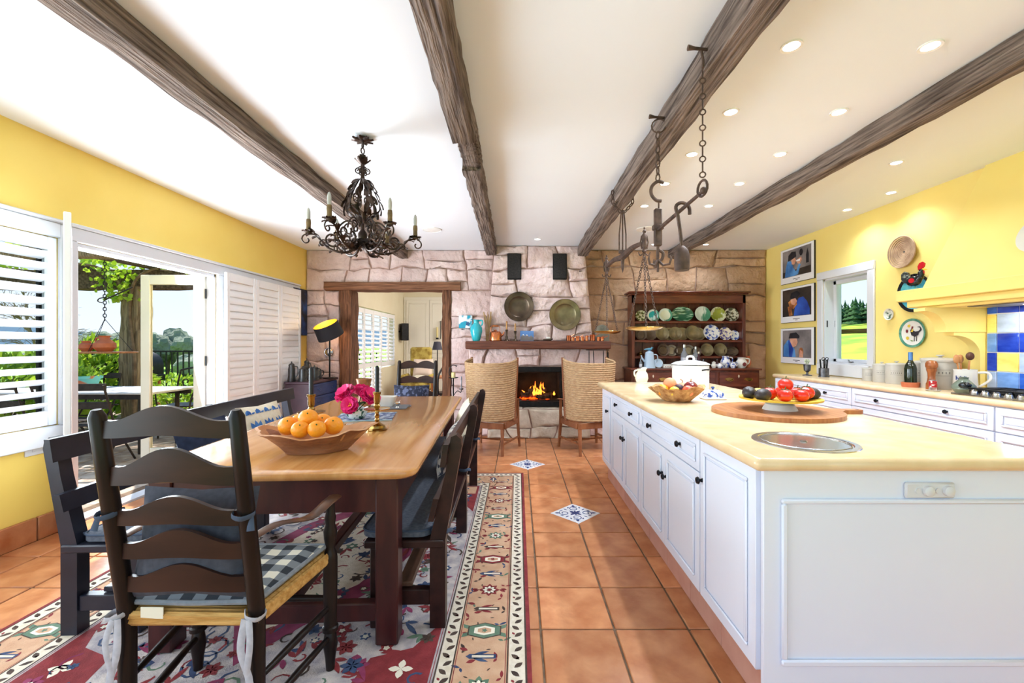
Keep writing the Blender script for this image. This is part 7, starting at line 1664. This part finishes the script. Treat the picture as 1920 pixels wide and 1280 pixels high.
# ================================================================ terrace outside the french doors
mk('paver', (150, 128, 112), (196, 180, 164), rough=.9, scale=6, detail=7, rand=.2, bump=.4, bscale=20); mk('sandy_joint', (110, 96, 80), rough=1); mk('lawn', (110, 160, 50), (150, 190, 70), rough=1, scale=.5, detail=9, bump=.5, bscale=8); mk('old_post', (110, 90, 66), (176, 152, 118), rough=.9, scale=4, stretch=(8, 8, .5), detail=9, bump=.9, bscale=6, bdist=.03)
mk('pergola_wood', (70, 54, 42), (120, 98, 78), rough=.9, scale=4, stretch=(6, .6, 6), detail=8, bump=.8, bscale=6, bdist=.03)
X0 = XL-.12
g = G(); g.box(-11.5, X0, -3, 10.5, -.14, -.022); te = struct('terrace_paving', g, 'sandy_joint', 'sunlit brick paving of the terrace outside the doors', 'paving')
g0 = G(); n = 0
pave = None
ys_ = [3.2+.23*k for k in range(24)]
for j, y in enumerate(ys_):
    x = X0-.02-(.115 if j % 2 else 0)
    while x > -9.2:
        inview = y > 2.9 and -x < (831/F)*y*1.06+.25 and -x > (571/F)*y*.94-.2
        if inview and n < 295:
            if pave is None: g = G(); g.box(-.110, .110, -.110, .110, -.03, 0, .006); pave = g.build('paving_brick', 'paver', te, loc=(x-.115, y, -.014))
            else: share(pave, (x-.115, y, -.014+R.uniform(-.004, .003)), te, rz=R.choice((0, PI/2, PI)))
            n += 1
        else: g0.box(x-.225, x-.005, y-.11, y+.11, -.045, -.014, .006)
        x -= .231
g0.build('more_paving_bricks', 'paver', te, kind='stuff')
g = G(); g.box(-150, -11.5, -60, 150, -.3, -.16); g.box(-11.5, 150, 11.6, 150, -.4, -.3); g.box(4.2, 150, -60, 11.6, -.4, -.3); g.box(-11.5, 4.2, -60, -3, -.4, -.3); struct('ground_lawn', g, 'lawn', 'green lawn and paddock around the house', 'lawn')
# pergola
px_, py_ = -6.38, 7.25
pg = T('pergola', 'rustic timber pergola with thick post outside the doors', 'pergola', (px_, py_, 0))
rough_bar('post', -.155, .155, -.15, .15, -.02, 2.24, 'z', 'old_post', None, None, 71, parent=pg, kind=None, amp=.018)
rough_bar('cross_beam', -4.2, 2.75, -.10, .10, 2.2, 2.52, 'x', 'pergola_wood', None, None, 72, parent=pg, kind=None, amp=.015, n=40)
rough_bar('rafter', -3.6, 2.75, -1.75, -1.6, 2.40, 2.54, 'x', 'old_post', None, None, 73, parent=pg, kind=None, amp=.012, n=30)
for x in (-2.6, -1.0, .33, 2.4): rough_bar('rafter', x-.06, x+.06, -2.6, 1.5, 2.53, 2.64, 'y', 'pergola_wood', None, None, int(74+x), parent=pg, kind=None, amp=.01, n=24)
mk('vine_leaf', (150, 190, 40), (200, 224, 80), rough=.5, scale=3); MATS['vine_leaf'].node_tree.nodes['Principled BSDF'].inputs['Subsurface Weight'].default_value = 0
mk('shrub_leaf', (120, 160, 34), (190, 214, 70), rough=.5, scale=4); mk('shrub_leaf2', (84, 128, 40), (150, 186, 60), rough=.5, scale=4); mk('bark', (104, 84, 64), (140, 118, 92), rough=.9, scale=9)
def leafmat(name):   # a share of the light passes through a leaf
    m = MATS[name]; n = m.node_tree.nodes; l = m.node_tree.links; b = n['Principled BSDF']; o = n['Material Output']; tr = n.new('ShaderNodeBsdfTranslucent'); mx = n.new('ShaderNodeMixShader'); mx.inputs[0].default_value = .45
    src = b.inputs['Base Color'].links[0].from_socket; l.new(src, tr.inputs[0]); l.new(b.outputs[0], mx.inputs[1]); l.new(tr.outputs[0], mx.inputs[2]); l.new(mx.outputs[0], o.inputs['Surface'])
for k in ('vine_leaf', 'shrub_leaf', 'shrub_leaf2'): leafmat(k)
def leaf(g, c, d, L, W_, r, lobed=False):
    d = Vector(d).normalized(); s = d.cross(Vector((r.uniform(-1, 1), r.uniform(-1, 1), r.uniform(-1, 1)))).normalized(); u = s.cross(d); c = Vector(c)
    if lobed: P = [c, c+d*L*.15+s*W_*.9, c+d*L*.45+s*W_*.7, c+d*L*.6+s*W_*.95, c+d*L+u*L*.1, c+d*L*.6-s*W_*.95, c+d*L*.45-s*W_*.7, c+d*L*.15-s*W_*.9]; g.add(P, [(0, 1, 2, 3, 4), (0, 4, 5, 6, 7)])
    else: P = [c, c+d*L*.4+s*W_+u*W_*.3, c+d*L, c+d*L*.4-s*W_+u*W_*.3]; g.add(P, [(0, 1, 2), (0, 2, 3)])
def bush(name, label, cat, c, rx, ry, rz_, n, L, mats, seed, stems=6, group=None, shape=None):
    t = T(name, label, cat, c, group=group); r = random.Random(seed); g = G()
    for k in range(n):
        while True:
            p = Vector((r.uniform(-1, 1), r.uniform(-1, 1), r.uniform(-1, 1)))
            if .25 < p.length < 1: break
        q = p.normalized()*(p.length**.5); w_ = 1+.25*sin(5*math.atan2(p.y, p.x)+p.z*4)
        pos = Vector((q.x*rx*w_, q.y*ry*w_, rz_+q.z*rz_)); g.mi = 0 if r.random() < .6 else 1
        leaf(g, pos, (q.x+r.uniform(-.5, .5), q.y+r.uniform(-.5, .5), .5+r.uniform(-.5, .6)), L*r.uniform(.7, 1.3), L*.28, r)
    g.build('foliage', mats, t, smooth=False)
    for k in range(stems):
        g = G(); a = r.uniform(0, 6.28); g.tube([(0, 0, 0), (rx*.3*cos(a), ry*.3*sin(a), rz_*.8), (rx*.55*cos(a), ry*.55*sin(a), rz_*1.5)], [.02, .014, .006], 6); g.build('stem', 'bark', t)
    return t
# vine over the pergola
vn = T('grape_vine', 'bright green grape vine trailing along the pergola beams', 'vine', (px_, py_, 2.0)); r = random.Random(4); g = G()
for k in range(2600):
    x = r.uniform(-4.0, 2.65); y = r.choice((r.gauss(-.1, .2), r.gauss(-.1, .2), r.uniform(-2.2, 1.2))); near_post = abs(x+.1) < .32 and y > -.6 and r.random() < .8
    z = .66+r.gauss(.05, .07) if not near_post else r.uniform(.0, .6)
    if near_post: x *= .9; y = -.22+r.gauss(0, .1)
    if r.random() < .5 and sin(x*2.3+1) < -.3 and not near_post: continue
    leaf(g, (x, y, z), (r.uniform(-1, 1), r.uniform(-1, 1), r.uniform(-1, .4)), r.uniform(.06, .11), .036, r, True)
g.build('foliage', 'vine_leaf', vn, smooth=False); g = G(); g.tube(smoothpts([(.1, -.16, -2.0), (.14, -.2, -1.0), (.05, -.18, -.1), (.3, -.2, .45), (1.4, -.2, .62), (2.6, -.1, .6)], 6), [.035-.0008*i for i in range(31)], 7); g.build('stem', 'bark', vn); g = G(); g.tube(smoothpts([(.05, -.18, .05), (-.5, -.2, .56), (-2.2, -.2, .62), (-3.6, -.1, .6)], 6), .018, 6); g.build('stem', 'bark', vn)
SM = ['shrub_leaf', 'shrub_leaf2']
bush('leafy_shrub', 'tall lime green shrub behind the terrace table, left of the post', 'shrub', (-7.3, 7.4, -.05), .75, .6, .70, 1500, .15, SM, 1, group='shrubs round the terrace')
bush('leafy_shrub', 'lime green shrub outside the louvred window', 'shrub', (-7.1, 5.9, -.05), .8, .7, .62, 1500, .15, SM, 2, group='shrubs round the terrace')
bush('leafy_shrub', 'small green shrub at foot of the pergola post', 'shrub', (-6.0, 7.7, -.05), .45, .4, .28, 500, .11, SM, 3, group='shrubs round the terrace')
bush('leafy_shrub', 'low yellow-green shrub by the black railing', 'shrub', (-6.2, 9.4, -.05), .7, .5, .38, 700, .12, SM, 5, group='shrubs round the terrace')
bush('leafy_shrub', 'low green shrub beyond the iron chairs', 'shrub', (-7.4, 9.3, -.05), .6, .5, .32, 600, .12, SM, 6, group='shrubs round the terrace')
# outdoor table and chairs
mk('slate_white', (226, 226, 230), (206, 206, 212), rough=.4, scale=3); mk('iron_brown', (44, 36, 34), (60, 50, 46), rough=.5, metal=.4, scale=20)
tt = T('terrace_table', 'long pale terrace table outside the french doors', 'table', (-5.25, 5.45, 0)); g = G(); g.box(-1.5, .95, -.36, .36, .70, .73, .008); g.build('table_top', 'slate_white', tt)
for x in (-1.3, .75):
    for y in (-.28, .28): g = G(); g.cyl((x, y, -.014), (x, y, .70), .025, n=8); g.build('leg', 'iron_brown', tt)
g = G(); g.box(-1.45, .9, -.33, -.30, .64, .70); g.box(-1.45, .9, .30, .33, .64, .70); g.build('rail', 'iron_brown', tt)
def fold_chair(label, loc, rz):
    t = T('folding_chair', label, 'chair', loc, rz, 'slatted iron chairs on the terrace')
    for s in (-1, 1):
        g = G(); g.tube([(s*.2, .24, 0), (s*.2, -.05, .44), (s*.2, -.19, .88)], .011, 6); g.build('long_leg', 'iron_brown', t); g = G(); g.tube([(s*.18, -.22, 0), (s*.18, .2, .45)], .011, 6); g.build('cross_leg', 'iron_brown', t)
    for k in range(5): y = -.12+k*.085; g = G(); g.box(-.2, .2, y-.03, y+.03, .44, .455, .003); g.build('seat_slat', 'iron_brown', t)
    for k in range(2): z = .62+k*.20; g = G(); y = -.05-(z-.44)*.32; g.box(-.21, .21, y-.01, y+.01, z, z+.075, .003); g.build('back_slat', 'iron_brown', t)
    g = G(); g.tube([(-.18, .1, .33), (.18, .1, .33)], .008, 6); g.build('brace', 'iron_brown', t)
fold_chair('brown slatted folding chair under the turquoise pot', (-4.55, 4.70, -.014), rad(6)); fold_chair('brown slatted folding chair nearer the glazed door leaf', (-5.04, 4.84, -.014), rad(-4)); fold_chair('brown slatted folding chair on far side of terrace table', (-5.9, 6.05, -.014), rad(180)); fold_chair('brown slatted folding chair seen through the louvres', (-5.56, 4.78, -.014), rad(3))
def scroll_chair(label, loc, rz):
    t = T('scroll_chair', label, 'chair', loc, rz, 'scrolled iron chairs on the terrace'); U, V = Vector((1, 0, 0)), Vector((0, 0, 1))
    for s in (-1, 1):
        g = G(); g.tube(smoothpts([(s*.2, .2, 0), (s*.21, .2, .42)], 2), .012, 6); g.build('front_leg', 'iron_brown', t); g = G(); g.tube(smoothpts([(s*.2, -.24, 0), (s*.2, -.18, .44), (s*.23, -.24, .70), (s*.21, -.28, .92)], 4), .012, 6); g.build('rear_leg', 'iron_brown', t)
        g = G(); g.tube(spiral((s*.11, -.24, .75), U*s, V, .065, .015, -90, 250, 18), .009, 6); g.tube(spiral((s*.10, -.22, .60), U*s, V, .06, .014, 90, -240, 18), .009, 6); g.tube(smoothpts([(s*.23, -.2, .66), (s*.26, 0, .68), (s*.25, .17, .64), (s*.21, .2, .44)], 4), .010, 6); g.build('scroll', 'iron_brown', t)
    g = G(); g.tube(smoothpts([(-.21, -.28, .92), (0, -.30, .96), (.21, -.28, .92)], 5), .014, 6); g.build('top_rail', 'iron_brown', t); g = G(); g.box(-.22, .22, -.2, .22, .43, .45, .006); g.build('seat', 'iron_brown', t)
scroll_chair('dark scrolled iron armchair seen through the glazed door leaf', (-4.80, 6.22, -.014), rad(185)); scroll_chair('dark scrolled iron armchair at end of the terrace table', (-3.96, 5.60, -.014), rad(120))
# pots
mk('turq_pot', (110, 190, 184), (190, 110, 74), rough=.7, scale=5, detail=2, lo=.56, hi=.6)
def pot(label, c, r_, h, mat, foliage=True, nm='plant_pot', seed=1):
    t = T(nm, label, 'plant pot', c); g = G(); g.lathe([(0, 0), (r_*.7, 0), (r_*.95, h*.8), (r_*1.08, h*.8), (r_*1.1, h), (r_, h), (r_*.9, h*.8), (0, h*.78)], 20); g.build('pot', mat, t)
    if foliage:
        g = G(); r = random.Random(seed)
        for k in range(160): leaf(g, (r.gauss(0, r_*.5), r.gauss(0, r_*.5), h*.85+abs(r.gauss(0, .05))), (r.uniform(-1, 1), r.uniform(-1, 1), r.uniform(.2, 1.2)), .07, .016, r); g.mi = k % 2
        g.build('foliage', SM, t, smooth=False)
pot('peeling turquoise pot of herbs on the terrace table', (-5.42, 5.42, .73), .16, .17, 'turq_pot'); pot('terracotta trough of yellow-green plants by the railing', (-6.0, 8.9, -.014), .34, .30, 'terra_plain', seed=3); pot('terracotta pot of green plants beyond the scrolled chairs', (-7.8, 8.9, -.014), .26, .42, 'terra_plain', seed=5)
hs = T('hanging_shelf', 'round wooden tray hung on chain from the pergola', 'hanging tray', (-6.05, 6.35, 1.16)); g = G(); g.lathe([(0, 0), (.42, 0), (.43, .012), (.42, .025), (0, .025)], 28, None, 0, 0, 1, .7); g.build('tray', 'chop_wood', hs); g = G(); chain(g, (0, 0, .48), (0, 0, 1.38), .06, .006)
for k in range(3): a = rad(30+k*120); g.cyl((.35*cos(a), .25*sin(a), .02), (0, 0, .5), .004, n=5)
g.build('chain', 'iron_brown', hs); g = G(); g.tube(smoothpts([(.02, 0, .82), (-.08, 0, .80), (-.1, 0, .76), (-.04, 0, .74)], 4), .008, 6); g.tube([(0, 0, .78), (.32, .1, .98)], .01, 6); g.build('hook', 'iron_brown', hs)
t = T('clay_jug', 'round terracotta jug standing on the hanging tray', 'jug', (-6.03, 6.33, 1.185)); g = G(); g.lathe([(0, 0), (.08, 0), (.13, .06), (.125, .12), (.06, .18), (.055, .21), (.08, .23), (.06, .23), (0, .15)], 24); g.build('body', 'terra_plain', t); g = G(); g.tube(smoothpts([(-.06, 0, .2), (-.13, 0, .19), (-.13, 0, .11)], 4), .013, 6); g.build('handle', 'terra_plain', t)
t = T('clay_pot', 'small dark terracotta pot beside the jug on the hanging tray', 'pot', (-6.27, 6.30, 1.185)); g = G(); g.lathe([(0, 0), (.05, 0), (.085, .05), (.08, .10), (.05, .13), (.055, .15), (.04, .15), (0, .1)], 20); g.build('body', 'terra_plain', t); g = G(); g.torus((0, 0, .148), .05, .008, n=20); g.build('lip', 'terra_plain', t)
t = T('barbecue', 'black hooded barbecue beyond the pergola post', 'barbecue', (-7.28, 8.25, -.014)); g = G(); pts = [(.30, .72), (.30, .88)]+[(.30*cos(rad(a)), .88+.28*sin(rad(a))) for a in range(15, 181, 15)]+[(-.30, .72)]; g.ext(pts, 'y', -.3, .3); g.build('hood', 'black_iron', t); g = G(); g.box(-.32, .32, -.32, .32, .60, .72, .01); g.build('tray', 'black_iron', t)
for x in (-.25, .25):
    for y in (-.25, .25): g = G(); g.cyl((x, y, 0), (x, y, .6), .025, n=8); g.build('leg', 'terra_plain', t)
# railing
rl = T('terrace_railing', 'black iron railing at the edge of the terrace', 'railing', (-8.5, 10.3, -.1)); g = G(); g.box(-2.6, 5.2, -.02, .02, 1.20, 1.235); g.build('top_rail', 'black_iron', rl); g = G(); g.box(-2.6, 5.2, -.015, .015, .12, .15); g.build('bottom_rail', 'black_iron', rl)
b0 = None
for k in range(58):
    x = -2.55+k*.135
    if b0 is None: g = G(); g.box(-.012, .012, -.012, .012, -.05, 1.2); b0 = g.build('baluster', 'black_iron', rl, loc=(x, 0, 0))
    else: share(b0, (x, 0, 0), rl)
# far trees
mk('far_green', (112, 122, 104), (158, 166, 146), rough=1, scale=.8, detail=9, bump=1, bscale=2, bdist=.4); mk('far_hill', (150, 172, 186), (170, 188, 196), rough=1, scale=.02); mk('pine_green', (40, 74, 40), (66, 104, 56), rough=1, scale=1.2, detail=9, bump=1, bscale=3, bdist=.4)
def far_tree(label, c, r_, h, mat, seed, group, conifer=False):
    t = T('far_tree', label, 'tree', c, group=group); rr = random.Random(seed)
    if not conifer:
        g = G()
        for k in range(9): g.ball((rr.gauss(0, r_*.45), rr.gauss(0, r_*.4), h*.5+rr.uniform(-.1, .42)*h), (r_*rr.uniform(.4, .6), r_*.5, h*rr.uniform(.18, .3)), 12, 8, f=lambda a, b: 1+.12*sin(5*a+3*b)+.08*sin(9*b))
        g.build('crown', mat, t)
    else:
        g = G()
        for i in range(5): z = h*(.15+.17*i); g.lathe([(r_*(1-.17*i), z), (r_*(.5-.1*i), z+h*.14), (.02, z+h*.24)], 11)
        g.build('crown', mat, t)
    g = G(); g.cyl((0, 0, -.3), (0, 0, h*.5), r_*.07, n=7); g.build('trunk', 'bark', t)
for k in range(7):
    fx_ = 135+k*45; Y = 19+5*(k % 2); p = at(fx_, 644, Y)
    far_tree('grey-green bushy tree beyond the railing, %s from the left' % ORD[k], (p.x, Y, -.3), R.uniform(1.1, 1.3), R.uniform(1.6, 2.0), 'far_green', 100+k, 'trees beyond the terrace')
g = G(); n = 60
for k in range(n): a0 = -170+340*k/n
vs = []; fs = []
for k in range(81):
    a = rad(95+k*1.9); rr_ = 420; hh = 9+5*sin(k*.31)+3*sin(k*.83+1)
    vs += [(rr_*cos(a), rr_*sin(a), -2), (rr_*cos(a), rr_*sin(a), hh), (rr_*1.25*cos(a), rr_*1.25*sin(a), -2)]
for k in range(80): fs += [(k*3, k*3+3, k*3+4, k*3+1), (k*3+1, k*3+4, k*3+5, k*3+2)]
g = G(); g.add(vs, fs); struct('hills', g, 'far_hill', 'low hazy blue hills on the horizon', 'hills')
# bare tree against the sky
bt = T('bare_tree', 'leafless tree with fine twigs beyond the terrace', 'tree', (-15.2, 14.0, -.2)); rr = random.Random(9); g = G(); gt = G()
def branch(p, d, L, r_, dep):
    q = p+d*L; m_ = (p+q)/2+Vector((rr.gauss(0, L*.05), rr.gauss(0, L*.05), rr.gauss(0, L*.05)))
    (g if dep < 2 else gt).tube([p, m_, q], [r_, r_*.85, r_*.65], 5)
    if dep < 5:
        for _ in range(4 if dep < 3 else 3):
            t_ = rr.uniform(.35, 1); b = p+(q-p)*t_; nd = (d+Vector((rr.gauss(0, .65), rr.gauss(0, .65), rr.gauss(.02, .35)))).normalized(); branch(b, nd, L*rr.uniform(.5, .72), max(.004, r_*.55), dep+1)
branch(Vector((0, 0, 0)), Vector((.05, 0, 1)), 2.2, .07, 0); g.build('trunk', 'bark', bt); gt.build('twigs', 'bark', bt, kind='stuff')

# ================================================================ field seen from the kitchen window
mk('field_green', (120, 170, 50), (190, 200, 60), rough=1, scale=.35, detail=8, lo=.4, hi=.7)
vs = []; fs = []; N = 24
for i in range(N+1):
    for j in range(N+1):
        x = 6+i*5.0; y = -15+j*7.0; vs.append((x, y, -.25+max(0, x-14)*.1+.25*sin(x*.3+y*.2)))
for i in range(N):
    for j in range(N): a = i*(N+1)+j; fs.append((a, a+1, a+N+2, a+N+1))
g = G(); g.add(vs, fs); struct('ground_field', g, 'field_green', 'sunny green paddock rising towards pine trees', 'field')
k = 0
g = G()
for i in range(60):
    Y = 64+i*.55; X = 63+R.uniform(-4, 4); z = -.4+(X-14)*.1; h = R.uniform(4.0, 5.4); r_ = R.uniform(1.1, 1.7)
    for j in range(5): q = z+h*(.12+.17*j); g.lathe([(r_*(1-.17*j), q), (r_*(.5-.1*j), q+h*.14), (.02, q+h*.24)], 9, None, X, Y)
tag(g.build('pine_forest', 'pine_green'), 'dense dark pine wood on the hill outside the kitchen window', 'forest', None, 'stuff')
t = T('verandah_post', 'dark verandah post and rail just outside the kitchen window', 'post', (4.35, 6.12, -.3)); g = G(); g.box(-.06, .06, -.06, .06, 0, 3.1, .006); g.build('post', 'pergola_wood', t); g = G(); g.box(-.08, .08, -.08, .08, 0, .15, .006); g.build('shoe', 'pergola_wood', t)
g = G(); g.box(-.03, .03, -3.2, -.06, 1.73, 1.79, .005); g.build('rail', 'pergola_wood', t)
